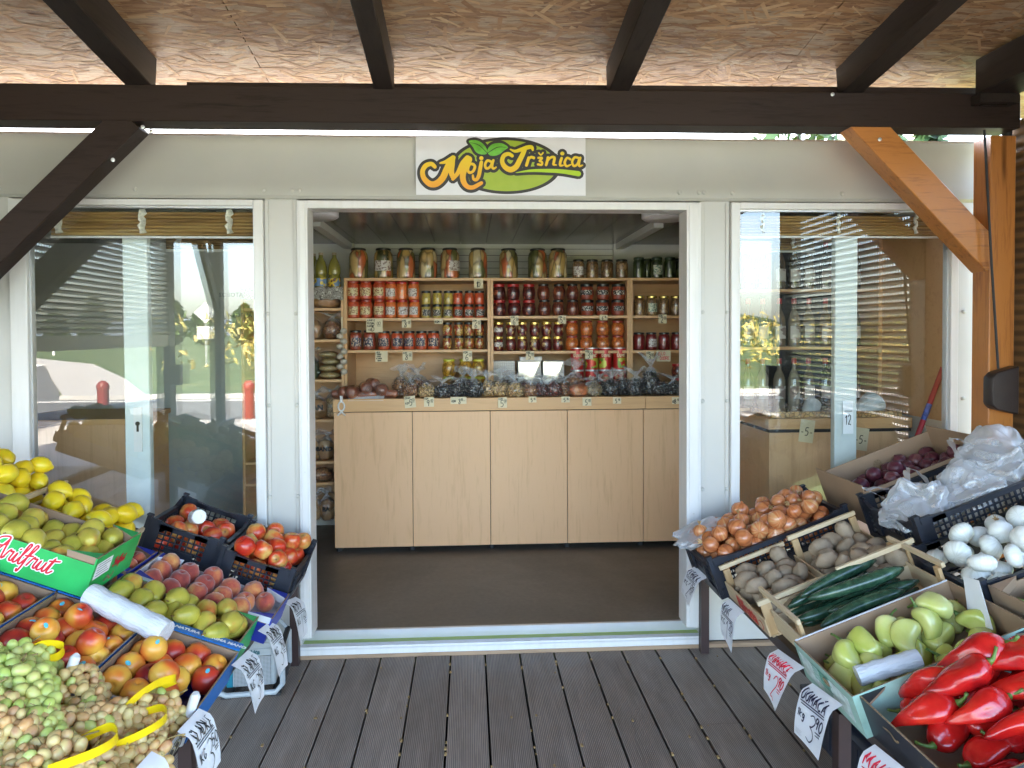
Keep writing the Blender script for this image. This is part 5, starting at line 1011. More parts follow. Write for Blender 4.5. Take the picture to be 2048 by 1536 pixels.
def fill(kind, s, M, L, W, r, pts, name, desc, where, group, orient='any', scale=(.93, 1.07), child=None, chp=.0, seed=1, cull=True, cat=None):
    """put one thing at each point (crate coordinates); label = its row from the shop and its place from the aisle"""
    r2 = random.Random(seed); idx = seen(pts, r, M) if cull else list(range(len(pts)))
    nr = max(1, min(9, int(round(W/(2.0*r))))); rows = {}
    for i in idx:
        v = pts[i][1]*(1 if s > 0 else -1)                        # world y inside the crate
        k = min(nr-1, max(0, int((W/2-v)/W*nr))); rows.setdefault(k, []).append(i)
    res = []; rk = 0
    for k in sorted(rows):
        rk += 1
        for q, i in enumerate(sorted(rows[k], key=lambda i: pts[i][0])):
            u, v, z = pts[i]; sc = r2.uniform(*scale)
            if orient == 'any': Rm = Matrix.Rotation(r2.uniform(0, 6.28), 4, Vector((r2.gauss(0, 1), r2.gauss(0, 1), r2.gauss(0, 1))).normalized())
            elif orient == 'up': Rm = RZ(r2.uniform(0, 6.28)) @ RX(r2.gauss(0, .5)) @ RY(r2.gauss(0, .5))
            elif orient == 'lie': Rm = RZ(r2.uniform(0, 6.28)) @ RX(R(90)+r2.gauss(0, .25)) @ RY(r2.uniform(0, 6))
            else: Rm = orient(r2, i)
            vi = r2.randrange(len(MESH[kind])); me = MESH[kind][vi]
            where2 = 'row %s' % rk
            lb = '%s, %s from the aisle, %s row from the shop, %s' % (desc, ORD[min(q+1, 24)], ORD[rk], where)
            o = inst(name, me, M @ T((u, v, z)) @ Rm @ SC(sc, sc, sc), None, lb, cat or name.replace('_', ' '), group)
            if child and r2.random() < chp:
                cn, cname, CM = child; ml = MESH[cn]; inst(cname, ml[vi % len(ml)], CM(r2, Rm) if CM else None, o)
            res.append(o)
    return res
# ------------------------------------------------------------------ left rack: fruit
th, M, L, W = plastic_crate(-1, .015, .335, -.545, -.105, .0, .175, 'black plastic apple crate by the doorway, fullest with red apples')
fill('apple', -1, M, L, W, .041, pack(L-.03, W-.03, .041, .015, 62, 11, .04, .20), 'apple', 'red apple', 'doorway black crate', 'red apples in the doorway crate')
th, M, L, W = plastic_crate(-1, .345, .68, -.50, -.085, .0, .185, 'half full black plastic apple crate with a bag roll lying on top')
fill('apple', -1, M, L, W, .041, pack(L-.03, W-.03, .041, .015, 40, 12, .02, .14), 'apple', 'red apple', 'black crate with bag roll', 'red apples in the crate with the bag roll')
th, M, L, W = wood_crate(-1, .675, 1.08, -.79, -.47, .02, .10, 'low pale wooden lemon crate behind the black apple crates', 'x', .085)
fill('lemon', -1, M, L, W, .037, pack(L-.02, W-.02, .037, .02, 50, 13, .02, .19), 'lemon', 'yellow lemon', 'low lemon crate', 'lemons in the low crate', 'lie')
th, M, L, W = wood_crate(-1, 1.06, 1.60, -.78, -.44, .050, .135, 'raised wooden lemon crate at the top of the fruit rack', 'x', .06)
fill('lemon', -1, M, L, W, .037, pack(L-.02, W-.02, .037, .02, 70, 14, .02, .21), 'lemon', 'yellow lemon', 'raised lemon crate', 'lemons in the raised crate', 'lie')
b = MB(); b.box(-.25, .25, -.15, .15, 0, .046); o = obj('support_box', b, M_CARDB, M=rackM(-1, 1.33, -.61, .001), label='plain cardboard box propping up the raised lemon crate', cat='box')
def tray(M, L, W, z, mat, label, nu, nv):                         # moulded tray with cups
    b = MB(); n, k = nu*6, nv*6; vs = []
    for i in range(n+1):
        for j in range(k+1):
            u, v = i/n, j/k; zz2 = z+.008*(1-math.cos(u*nu*6.2832))*.5+.008*(1-math.cos(v*nv*6.2832))*.5-.016+.012
            vs.append(((u-.5)*(L-.014), (v-.5)*(W-.014), zz2))
    b.add(vs, [(i*(k+1)+j, (i+1)*(k+1)+j, (i+1)*(k+1)+j+1, i*(k+1)+j+1) for i in range(n) for j in range(k)]); return obj('fruit_tray', b, mat, M=M, smooth=180, label=label, cat='tray')
def cups(L, W, nu, nv, z, jit=.004, skip=(), stag=True, seed=1):
    r2 = random.Random(seed); out = []
    for i in range(nu):
        for j in range(nv):
            if (i, j) in skip: continue
            u = -L/2+L*(i+.5)/nu; v = -W/2+W*(j+(.5 if not stag else (.3 if i % 2 else .7)))/nv
            out.append((u+r2.uniform(-jit, jit), v+r2.uniform(-jit, jit), z+r2.uniform(-.003, .003)))
    return out
th, M, L, W = carton(-1, .0, .545, -.865, -.59, .0, .10, 'blue and white peach carton at the aisle with bare tray cups', M_DBLUE, M_WHITEC, .075, True, .09)
tray(M, L, W, .03, M_TRAYW, 'white moulded peach tray in the aisle carton', 6, 3)
fill('peach', -1, M, L, W, .04, cups(L-.02, W-.01, 6, 3, .075, skip=((0, 1), (0, 0), (1, 1), (0, 2)), seed=3)+[(-.20, -.05, .072), (-.135, .02, .075)], 'peach', 'fuzzy peach', 'aisle peach carton', 'peaches in the aisle carton', cull=False)
th, M, L, W = carton(-1, .56, 1.06, -.87, -.60, .0, .10, 'blue edged peach carton partly under the green pear carton', M_DBLUE, M_CARDIN, .09, True, .09)
fill('peach', -1, M, L, W, .04, cups(L-.02, W-.02, 6, 3, .062, seed=4), 'peach', 'fuzzy peach', 'upper peach carton', 'peaches in the upper carton', cull=False)
th, M, L, W = carton(-1, .045, .555, -1.175, -.90, .0, .11, 'green pear carton at the aisle beside the blue nectarine carton', M_GREENC, M_CARDIN, .085, True, .08)
def pear_o(r2, i): return RZ(R(90)+r2.gauss(0, .35)) @ RY(R(90)+r2.gauss(0, .2)) @ RZ(r2.uniform(0, 6))
fill('pear', -1, M, L, W, .038, pack(L-.02, W-.02, .036, .018, 52, 16, .01, .13), 'pear', 'yellow-green pear', 'aisle pear carton', 'pears in the aisle carton', pear_o, child=('pear_stem', 'stem', None), chp=.6)
gth, M, L, W = carton(-1, .56, 1.22, -1.20, -.875, .125, .135, 'bright green pear carton with red script raised on the fruit rack', M_GREENC, M_CARDIN, .112, True, .10)
fill('pear', -1, M, L, W, .038, pack(L-.03, W-.02, .034, .035, 60, 17, .0, .112), 'pear', 'yellow-green pear', 'raised green carton', 'pears in the raised green carton', pear_o, child=('pear_stem', 'stem', None), chp=.6)
GL, GW = L, W
th, M, L, W = carton(-1, .60, 1.20, -1.17, -.88, .0, .12, 'pear carton underneath the raised green carton', M_CARDB, M_CARDIN, .10, False)
fill('pear', -1, M, L, W, .038, cups(L-.02, .08, 7, 1, .07, seed=5), 'pear', 'yellow-green pear', 'carton under the green one', 'pears peeping from the lower carton', pear_o, cull=False)
def stick(r2, Rm):
    d = (Rm.to_3x3().inverted() @ (Vector((.25*r2.gauss(0, 1), .5+.25*r2.gauss(0, 1), .9)).normalized()))
    q = d.to_track_quat('Z', 'Y').to_matrix().to_4x4(); return T(d*.0395) @ q @ SC(.72, .72, 1)
for (u0, u1, y0, y1, lb, wh, sk, sd2) in [(.03, .338, -1.56, -1.185, 'blue nectarine carton nearest the aisle, with a bare blue corner', 'aisle nectarine carton', ((0, 3), (0, 2), (0, 4)), 6), (.345, .655, -1.53, -1.18, 'blue nectarine carton in the middle, under the long bag roll', 'middle nectarine carton', (), 7), (.662, 1.03, -1.53, -1.18, 'blue nectarine carton furthest from the aisle', 'outer nectarine carton', (), 8)]:
    th, M, L, W = carton(-1, u0, u1, y0, y1, .0, .105, lb, M_BLUE, M_CARDIN, .105, False, near_h=.062)
    tray(M, L, W, .022, M_TRAYB, 'dark blue nectarine tray in the %s' % wh, 4, 4)
    fill('nectarine', -1, M, L, W, .041, cups(L-.02, W-.02, 4, 4, .068, .005, sk, seed=sd2)+([(-.01, .09, .115), (.07, -.02, .118)] if sd2 == 6 else [(.02, -.05, .115), (-.08, .06, .112), (.05, .08, .115)]), 'nectarine', 'shiny nectarine', wh, 'nectarines in the ' + wh, child=('sticker', 'sticker', stick), chp=.45, cull=False, seed=sd2, scale=(.97, 1.12))
    b = MB(); b.box(-L/2, L/2, -W/2-.052, -W/2-.002, .106, .110, {'': 0, 'z-': 1}); obj('top_flange', b, [M_BLUE, M_CARDIN], th)
    tm = text_mb('LA NATURA DI PRIMA MANO', .021, .0004, .1, .0008); obj('lettering', tm, M_WHITEPRINT, th, T((.02 if sd2 > 6 else -.03, -W/2-.027, .1105)) @ RZ(math.pi), smooth=0)
# green carton prints
SCR = {'A': [[(.0,.12),(.12,.0),(.3,.35),(.52,1.0),(.2,.98),(.05,.75),(.25,.55),(.55,.7)],[(.52,1.0),(.56,.4),(.62,.02),(.72,.1)]], 'r': [[(.0,.05),(.1,.42),(.16,.5),(.2,.42),(.3,.45),(.28,.1),(.36,.02),(.44,.12)]], 'i': [[(.0,.1),(.08,.46),(.06,.1),(.13,.0),(.22,.12)],[(.1,.64),(.115,.66)]], 'l': [[(.0,.1),(.16,.6),(.24,.95),(.15,1.0),(.1,.6),(.1,.1),(.18,.0),(.27,.14)]], 'f': [[(.0,.1),(.18,.6),(.28,.98),(.18,1.02),(.12,.6),(.08,-.1),(.02,-.35),(-.03,-.25)],[(.0,.45),(.3,.52)]], 'u': [[(.0,.12),(.08,.45),(.06,.1),(.14,.0),(.26,.15),(.32,.46),(.30,.1),(.37,.0),(.45,.12)]], 't': [[(.0,.1),(.14,.75),(.08,.1),(.16,.0),(.28,.14)],[(-.04,.55),(.36,.66)]], 'C': [[(.5,.85),(.3,1),(.08,.8),(0,.5),(.1,.15),(.3,0),(.5,.12)]]}
ADV = {'A': .68, 'r': .40, 'i': .2, 'l': .24, 'f': .26, 'u': .44, 't': .34}
def script(word, size, wid, z0, dz):
    b = MB(); x = 0; k = 0
    for ch in word:
        for st in SCR[ch]: ribbon(b, [(x+px*size, py*size) for px, py in st], wid, z0, dz+k*.00002, 0, 5); k += 1
        x += ADV[ch]*size
    b.v = [(p[0]-x/2+p[1]*.25, p[1], p[2]) for p in b.v]; return b
wall_text(gth, '', 0, M_WHITEPRINT, 'near', GL, GW, .042, -.10, mb=script('Arilfrut', .072, .0135, 0, .0005), name='script_outline')
wall_text(gth, '', 0, flat('script_red', (.62, .01, .03), .4), 'near', GL, GW, .042, -.10, mb=script('Arilfrut', .072, .0062, 0, .0012), name='lettering')
wall_text(gth, '', 0, bpy.data.materials['script_red'], 'aisle', GL, GW, .06, -.03, mb=script('Arilfrut', .030, .005, 0, .0006), name='lettering')
b = MB(); b.box(-.055, .055, -.028, .028, 0, .0006); wall_text(gth, '', 0, M_PAPER, 'aisle', GL, GW, .085, .095, mb=b, name='paper_label')
b = MB()
for k in range(5): b.box(-.045, .045-.012*(k % 3), -.020+k*.010, -.017+k*.010, .0006, .0010)
wall_text(gth, '', 0, flat('grey_print', (.3, .3, .32), .6), 'aisle', GL, GW, .085, .095, mb=b, name='print_lines')
b = MB(); ribbon(b, [(-.03, 0), (-.01, .012), (.01, -.004), (.03, .012)], .008, 0, .0009); wall_text(gth, '', 0, M_CARDIN, 'aisle', GL, GW, .022, .02, mb=b, name='hand_hole')
# grapes
for (u0, u1, y0, y1, lb) in [(.04, .40, -1.82, -1.565, 'white grape carton with yellow pattern, first at the aisle'), (.415, .80, -1.82, -1.565, 'white grape carton with green grapes'), (.03, .42, -2.11, -1.835, 'white grape carton nearest the viewer'), (.435, .85, -2.11, -1.835, 'white grape carton, outer one nearest the viewer')]:
    th, M, L, W = carton(-1, u0, u1, y0, y1, .0, .085, lb, M_WHITEC, M_WHITEC, .075, False)
    t = bpy.data.materials.get('grape_carton_print')
    if not t:
        t = NT('grape_carton_print'); v = t.co(); sx = t.n('SeparateXYZ', 1, Vector=v); sz = t.n('SeparateXYZ', 2, Vector=v); f = t.math('SINE', t.math('ADD', t.math('MULTIPLY', sx, 170), t.math('MULTIPLY', t.math('ABSOLUTE', t.math('SINE', t.math('MULTIPLY', sz, 70))), 5)))
        t.p(Base_Color=t.ramp(f, [(0, (.02, .02, .025)), (.25, (.02, .02, .025)), (.3, (.75, .6, .02)), (.6, (.75, .6, .02)), (.65, (.7, .7, .7))], 'CONSTANT'), Roughness=.45); t = t.m
    b = MB(); b.box(-L/2-.0016, -L/2-.0006, -W/2+.01, W/2-.01, .008, .06); obj('printed_band', b, t, th)
    b = MB()
    if u0 == .04:
        for e in (-1, 1): x, y = e*(L/2-.006), -(W/2-.006); b = MB(); b.tube([(x, y, .0), (x, y, .145), (x-e*.002, y+.002, .153)], [.014, .014, .009], 12); obj('corner_peg', b, M_FRAME, th)
bb2 = MB(); bb2.lathe([(.001, -.0185), (.008, -.016), (.013, -.0085), (.0145, 0), (.013, .0085), (.008, .0155), (.001, .0178)], 12); GRAPEW = berry_skin('white_grape_skin', [(.25, (.60, .74, .15)), (.5, (.74, .82, .24)), (.75, (.84, .78, .26))]); GRAPEP = berry_skin('pink_grape_skin', [(.25, (.80, .42, .16)), (.42, (.86, .57, .23)), (.58, (.88, .72, .30)), (.78, (.76, .40, .19))]); GBW = bb2.mesh('berry', GRAPEW, 180); GBP = bb2.mesh('berry', GRAPEP, 180)
GSTEM = flat('grape_stem', (.42, .30, .11), .6, .25, 60)
def bunch(u, y, h, size, yaw, n, white, label, seed, peg=.8):
    r2 = random.Random(seed); M = rackM(-1, u, y, h) @ RZ(yaw); th = thing('grape_bunch', label, 'grapes', M, 'white grape bunches' if white else 'pink-tinged grape bunches'); L, Wd, Hh = size; pts = []
    tries = 0
    sp = .0232 if white else .0192
    while len(pts) < n and tries < n*90:
        tries += 1; f = r2.random(); w2 = Wd*(1-.65*f)*.5; a = r2.uniform(-.35, math.pi+.35); k = r2.uniform(.80, 1)
        p = Vector(((f-.42)*L, w2*math.cos(a)*k, .012+Hh*max(-.1, math.sin(a))*k*(1-.4*f)))
        if all((p-q).length > sp for q in pts): pts.append(p)
    for p in pts:
        s2 = r2.uniform(.85, 1.2)*(1.10 if white else .92); Rm = Matrix.Rotation(r2.uniform(0, 6), 4, Vector((r2.gauss(0, 1), r2.gauss(0, 1), r2.gauss(0, 1))).normalized())
        inst('berry', GBW if white else (GBP if r2.random() < peg+.12 else GBW), T(p) @ Rm @ SC(s2, s2, s2*1.04), th)
    b = MB(); b.tube(catmull([(-L*.62, .02, Hh*.7+.03), (-L*.48, .0, Hh*.9), (-L*.2, .012, Hh*.75), (L*.2, 0, Hh*.45), (L*.45, .0, .015)], 4), .0024, 6)
    for k in range(9):
        f = r2.uniform(-.5, .3); a = r2.uniform(.4, 2.7); p0 = Vector((f*L, 0, Hh*.6)); p1 = Vector((f*L+.01, Wd*.5*math.cos(a)*(1-.5*(f+.5)), Hh*(.35+.8*math.sin(a)))); b.tube([p0, (p0+p1)/2+Vector((.006, 0, .008)), p1], [.0018, .0014, .001], 5)
    obj('stem', b, GSTEM, th, smooth=180)
bunch(.50, -1.655, .05, (.25, .20, .075), 1.9, 80, True, 'green-white grape bunch lying across the two white cartons', 1)
bunch(.40, -1.745, .06, (.25, .19, .08), 2.4, 80, True, 'greenest grape bunch with the largest berries, left of the pink ones', 2)
bunch(.56, -1.75, .055, (.27, .21, .08), 1.2, 85, True, 'pale green grape bunch at the left picture edge', 3)
bunch(.31, -1.625, .05, (.22, .16, .06), 2.5, 85, False, 'pinkish grape bunch between the green grapes and the nectarines', 4)
bunch(.13, -1.655, .045, (.24, .16, .065), 1.4, 90, False, 'pinkish grape bunch along the printed carton edge', 5)
bunch(.23, -1.72, .055, (.25, .18, .07), .6, 98, False, 'pinkish grape bunch beside the yellow handles', 6)
bunch(.33, -1.86, .055, (.26, .19, .075), 2.9, 98, False, 'amber grape bunch lying over the joint of the near cartons', 7, .6)
bunch(.46, -1.91, .055, (.27, .21, .08), 1.8, 98, False, 'amber-pink grape bunch in the bottom left corner of the photo', 8, .7)
bunch(.27, -1.98, .055, (.27, .20, .08), 1.2, 98, False, 'pink grape bunch at the lower picture edge by the handle', 9)
bunch(.12, -1.82, .045, (.24, .17, .07), .9, 98, False, 'pink grape bunch nearest the aisle at the picture bottom', 10)
bunch(.60, -1.86, .05, (.27, .21, .08), 2.0, 90, False, 'amber grape bunch behind the corner bunch at the left edge', 11, .5)
bunch(.11, -1.97, .045, (.24, .17, .07), 2.2, 90, False, 'pink grape bunch below the picture edge at the aisle', 12)
M_STRAP = flat('yellow_strap', (.80, .56, .008), .32, .08, 20)
def strap(u, y, h, pts, wid, label):
    M = rackM(-1, u, y, h); b = MB(); P = catmull(pts, 8); n = len(P); vs = []
    for i, p in enumerate(P):
        t2 = (P[min(i+1, n-1)]-P[max(0, i-1)]).normalized(); sd2 = Vector((.35, .2, 1)).normalized(); sd2 = (sd2-t2*sd2.dot(t2)).normalized(); nn = t2.cross(sd2)
        vs += [p-sd2*wid/2-nn*.0006, p+sd2*wid/2-nn*.0006, p+sd2*wid/2+nn*.0006, p-sd2*wid/2+nn*.0006]
    b.add(vs, [(4*i+j, 4*i+(j+1) % 4, 4*i+4+(j+1) % 4, 4*i+4+j) for i in range(n-1) for j in range(4)]); obj('carton_handle', b, M_STRAP, M=M, label=label, cat='handle', group='yellow plastic carton handles')
strap(.16, -1.61, .135, [(.03, .09, -.02), (.015, .05, .012), (-.01, -.02, .025), (-.035, -.07, .02), (-.03, -.088, .0), (0, -.07, -.02)], .022, 'yellow strap handle arching over the grapes near the nectarines')
strap(.12, -1.74, .13, [(.03, -.05, -.01), (-.02, -.06, .02), (-.05, -.01, .03), (-.03, .05, .02), (.03, .09, -.02)], .022, 'yellow looped strap handle in the middle of the pink grapes')
strap(.17, -1.87, .135, [(.05, -.03, -.02), (.0, -.045, .02), (-.035, 0, .03), (-.02, .06, .025), (.05, .13, .0)], .024, 'yellow strap handle at the lower picture edge')
strap(.48, -1.545, .125, [(.05, .03, -.02), (.02, .0, .012), (-.03, -.012, .018), (-.035, .012, .0), (.01, .03, -.02)], .024, 'yellow strap handle beside the two white pegs')
# rolls of thin bags
def bag_roll(M, r, L, label, core=True):
    th = thing('bag_roll', label, 'bag roll', M, 'rolls of thin plastic bags'); b = MB(); n = 26
    pr = [(r*(.96+.05*math.sin(k*1.7)), -L/2+L*k/14) for k in range(15)]; b.lathe(pr, n, M=RY(R(90)), fn=lambda rr3, z, a: (rr3*(1+.025*noise.noise((math.cos(a)*2, math.sin(a)*2, z*22)))*math.cos(a), rr3*(1+.03*noise.noise((math.cos(a)*3, math.sin(a)*3, z*30)))*math.sin(a), z))
    t = bpy.data.materials.get('bag_roll_film')
    if not t:
        t = NT('bag_roll_film'); t.p(Base_Color=(.72, .75, .80), Roughness=.22, Coat_Weight=.6, Alpha=.88).bump(t.noise(t.co((9, 40, 40)), 4, 4), .6, .01); t = t.m
    obj('film', b, t, th, smooth=60)
    if core:
        b = MB(); b.lathe([(r*.86, 0), (r*.92, .006), (r*.86, .010), (r*.3, .010), (r*.3, .004)], 24, M=T((L/2, 0, 0)) @ RY(R(90))); obj('core_cap', b, M_FRAME, th)
    return th
def lookM(p, d, up=(0, 0, 1)):
    x = Vector(d).normalized(); y = Vector(up).cross(x).normalized(); z = x.cross(y); M = Matrix.Identity(4)
    for i in range(3): M[i][0], M[i][1], M[i][2], M[i][3] = x[i], y[i], z[i], p[i]
    return M
p = rackM(-1, .52, -.36, .20).translation; bag_roll(lookM(p, (.45, -.85, .22)), .033, .10, 'small bag roll with white core end on the half full apple crate')
p = rackM(-1, .50, -1.24, .155).translation; q = rackM(-1, .28, -1.30, .155).translation; bag_roll(lookM((p+q)/2, q-p), .040, .30, 'long shiny bag roll lying across the nectarine cartons', False)
p = rackM(1, .20, -1.555, .10).translation; bag_roll(lookM(p, (.9, -.12, .30)), .030, .19, 'clear bag roll at the front of the pale pepper carton', False)
# ------------------------------------------------------------------ right rack: vegetables
th, M, L, W = plastic_crate(1, .0, .665, -.535, -.11, .0, .185, 'black plastic crate of brown onions nearest the doorway')
fill('onion', 1, M, L, W, .036, pack(L-.03, W-.03, .036, .05, 120, 21, .03, .235), 'onion', 'brown onion', 'doorway onion crate', 'brown onions in the doorway crate', 'any', child=('tuft', 'dry_tuft', None), chp=.6, scale=(.86, 1.18))
b = MB(); W2 = blob(.15, .10, .05, 77, .28, 2.6, 4); obj('loose_bag', W2, M_BAGFILM, M=rackM(1, .09, -.24, .20), label='crumpled clear plastic bag lying on the onions by the doorway', cat='plastic bag', smooth=60)
th, M, L, W = carton(1, .74, 1.34, -.57, -.14, .06, .20, 'plain brown carton of red onions below the right window', M_CARDB, M_CARDB, .17, False)
b = MB(); b.lathe([(.022, 0), (.022, .002)], 18, M=T((.0, W/2-.0072, .11)) @ RX(R(90))); obj('hand_hole', b, M_CARDE, th)
fam('red_onion', skin('red_onion_skin', [(.3, (.07, .012, .025)), (.6, (.13, .03, .045)), (.8, (.2, .08, .07))], 60, .35, streak=True), [rev(ON, 16, apple_fn(k+40)) for k in range(2)])
fill('red_onion', 1, M, L, W, .036, pack(L-.04, W-.05, .036, .05, 46, 23, .01, .13), 'red_onion', 'dark red onion', 'brown carton', 'red onions in the brown carton', 'up', cat='onion')
th, M, L, W = plastic_crate(1, .70, 1.36, -1.00, -.585, .035, .195, 'black plastic crate holding clear carrier bags of garlic')
fam('garlic_bulb', M_GARL, [blob(.028, .028, .024, 200+k, .12, 2, 2) for k in range(2)])
fill('garlic_bulb', 1, M, L, W, .027, pack(L-.04, W-.04, .027, .06, 70, 24, .02, .135), 'garlic_bulb', 'pale garlic bulb', 'carrier bag crate', 'garlic bulbs under the carrier bags', cat='garlic')
def carrier(u, y, h, sx, sy, sz, seed, label, handles):
    th = thing('carrier_bag', label, 'plastic bag', rackM(1, u, y, h), 'clear carrier bags'); b = blob(sx, sy, sz, seed, .42, 1.7, 5, -sz*.3)
    b.v = [(x, yy, z*(1+.6*noise.noise((x*7, yy*7, seed)))+.02*abs(noise.noise((x*11, yy*14, seed+3.)))) for x, yy, z in b.v]; obj('film', b, M_BAGFILM, th, smooth=60)
    for hx, hy, lx, ly, lz in handles:
        b = MB(); P = catmull([(hx-.04, hy-.01, sz*.4), (hx-.03+lx*.6, hy+ly*.6, sz*.7+lz*.7), (hx+lx, hy+ly, sz*.7+lz), (hx+.03+lx*.6, hy+ly*.7, sz*.7+lz*.6), (hx+.05, hy+.02, sz*.4)], 5); n = len(P); vs = []
        for i, p2 in enumerate(P):
            wd3 = .020+.006*math.sin(i*1.3); vs += [p2+Vector((0, wd3, .004*math.sin(i*2))), p2-Vector((0, wd3, -.004*math.cos(i*2)))]
        b.add(vs, [(2*i, 2*i+1, 2*i+3, 2*i+2) for i in range(n-1)]); obj('handle', b, M_BAGFILM, th, smooth=60)
carrier(.84, -.80, .185, .15, .15, .085, 31, 'clear carrier bag with two raised handles, left in the black crate', [(-.04, .03, -.13, .02, .07), (.03, .0, -.02, .0, .10)])
carrier(1.02, -.85, .185, .13, .12, .075, 32, 'flat clear carrier bag in the middle of the black crate', [])
carrier(1.19, -.78, .215, .16, .16, .12, 33, 'tallest clear carrier bag, right in the black crate', [(-.07, .0, -.05, .0, .09)])
RT = [0]
def potato_crate(u0, u1, y0, y1, h0, H, lb, wh, seed, n):
    th, M, L, W = wood_crate(1, u0, u1, y0, y1, h0, H, lb, 'y', .078); fill('potato', 1, M, L, W, .036, pack(L-.02, W-.03, .035, .012, n, seed, .02, .115), 'potato', 'pale brown potato', wh, 'potatoes in the ' + wh, scale=(.78, 1.2)); return th, M, L, W
th, M, L, W = potato_crate(.035, .335, -.98, -.548, .0, .135, 'small wooden potato crate at the aisle with red lettering', 'aisle potato crate', 25, 44)
tm = text_mb('Rifrutta', .068, .0004, .0, .003); wall_text(th, '', 0, flat('crate_red', (.62, .03, .012), .5, .4, 90), 'aisle', L+.003, W, .040, -.02, mb=tm)
b = MB(); b.lathe([(.020, 0), (.020, .0006)], 20); wall_text(th, '', 0, bpy.data.materials['crate_red'], 'aisle', L+.003, W, .038, -.165, mb=b, name='round_mark')
b = MB(); b.lathe([(.016, 0), (.016, .0010)], 20); wall_text(th, '', 0, M_CRATEW, 'aisle', L+.003, W, .038, -.165, mb=b, name='round_mark')
potato_crate(.345, .655, -1.03, -.60, .02, .15, 'upper wooden potato crate beside the carrier bag crate', 'upper potato crate', 26, 46)
th, M, L, W = wood_crate(1, .07, .615, -1.265, -.935, .022, .145, 'weathered wooden crate of dark green courgettes', 'x', .085)
zs = [(-.05, -.130, .036, .05, 1.0), (.05, -.078, .036, -.06, .98), (-.04, -.026, .036, .04, 1.0), (.06, .026, .036, -.05, .97), (-.05, .078, .036, .03, 1.02), (.04, .130, .036, -.04, .95), (-.04, -.104, .080, .07, 1.02), (.06, -.052, .082, -.07, 1.0), (-.05, .0, .082, .09, 1.04), (.05, .054, .080, -.09, 1.0), (-.02, .106, .080, .05, .98), (.00, -.072, .124, .16, 1.0), (.02, .012, .126, -.12, 1.05)]
ZL = ['bottom courgette deepest against the potato side', 'bottom courgette second from the potato side', 'bottom courgette third from the potato side', 'bottom courgette third from the pepper carton', 'bottom courgette second from the pepper carton', 'bottom courgette along the slat beside the pepper carton', 'middle layer courgette beside the potatoes', 'middle layer courgette second from the potatoes', 'middle layer courgette in the centre of the crate', 'middle layer courgette second from the pepper carton', 'middle layer courgette nearest the pale peppers', 'slanting top courgette nearer the potatoes', 'slanting top courgette nearer the pale peppers']
for i, (u, v, z, a, s2) in enumerate(zs): inst('courgette', MESH['zucchini'][i % 4], M @ T((u, -v, z)) @ RZ(a) @ RX(i*1.3) @ SC(s2*1.12, s2*.78, s2*.78), None, ZL[i], 'courgette', 'courgettes in the wooden crate')
th, M, L, W = plastic_crate(1, .63, 1.28, -1.42, -1.015, .0, .15, 'black plastic crate of white onions')
fill('white_onion', 1, M, L, W, .043, pack(L-.03, W-.03, .043, .055, 60, 28, .02, .185), 'white_onion', 'white onion', 'white onion crate', 'white onions in the black crate', 'any', scale=(.9, 1.1), child=('tuft', 'dry_tuft', None), chp=.12, cat='onion')
th, M, L, W = carton(1, .03, .60, -1.665, -1.285, .0, .13, 'cardboard carton of pale green peppers with pale green print', M_PALEG, M_CARDB, .13, False)
b = MB(); b.box(-L/2+.006, L/2-.006, W/2-.0049, W/2-.0005, .1302, .1345); obj('white_rim', b, M_WHITEC, th); b = MB(); b.box(-L/2+.006, L/2-.06, W/2-.011, W/2-.0052, .075, .131); obj('liner_edge', b, M_CARDB, th)
for dx, w3 in ((.10, .13), (-.09, .12)):
    b = MB(); b.prism([(-w3/2, -.03), (w3/2, -.035), (w3/2, .04), (-w3/2, .045)], 0, .0005); wall_text(th, '', 0, flat('print_pale', (.62, .72, .68), .4, .3, 40), 'aisle', L, W, .062, dx, mb=b, name='printed_panel')
b = MB()
for k in range(7): b.box(-.02, .10-.01*(k % 3), .02-k*.008, .0225-k*.008, .0005, .001)
wall_text(th, '', 0, flat('print_green', (.05, .30, .20), .5), 'aisle', L, W, .085, .06, mb=b, name='print_lines')
b = MB(); b.lathe([(.022, 0), (.022, .0012)], 16, M=SC(1, .55, 1)); wall_text(th, '', 0, M_CARDE, 'aisle', L, W, .085, -.01, mb=b, name='hand_hole')
q4 = [rackM(1, u, y, h).translation for u, y, h in ((.60, -1.385, .178), (.60, -1.465, .192), (.553, -1.535, .072), (.553, -1.42, .062))]; o4 = q4[3].copy()
b = MB(); b.add([q-o4 for q in q4]+[q-o4+Vector((.001, 0, .0008)) for q in q4], [(0, 1, 2, 3), (7, 6, 5, 4), (0, 4, 5, 1), (1, 5, 6, 2), (2, 6, 7, 3), (3, 7, 4, 0)]); obj('blank_card', b, M_PAPER, M=T(o4), label='blank white card leaning on the end wall of the pepper carton', cat='card', smooth=0)
pp = [(-.22, .04, .04), (-.05, -.01, .045), (.05, -.11, .04), (-.15, -.10, .04), (.13, -.10, .04), (-.16, .06, .095), (.04, .03, .10), (-.20, .10, .045), (-.13, .02, .05), (-.06, .12, .048), (.02, .03, .05), (.06, .13, .05), (-.20, -.02, .04), (.14, .04, .048), (.17, .13, .05), (-.10, .08, .10), (.0, .09, .105), (.09, .06, .108), (.22, .03, .05), (.23, .12, .05), (.16, .10, .11), (-.02, -.06, .045), (.10, -.05, .045), (.20, -.06, .045)]
r2 = random.Random(9)
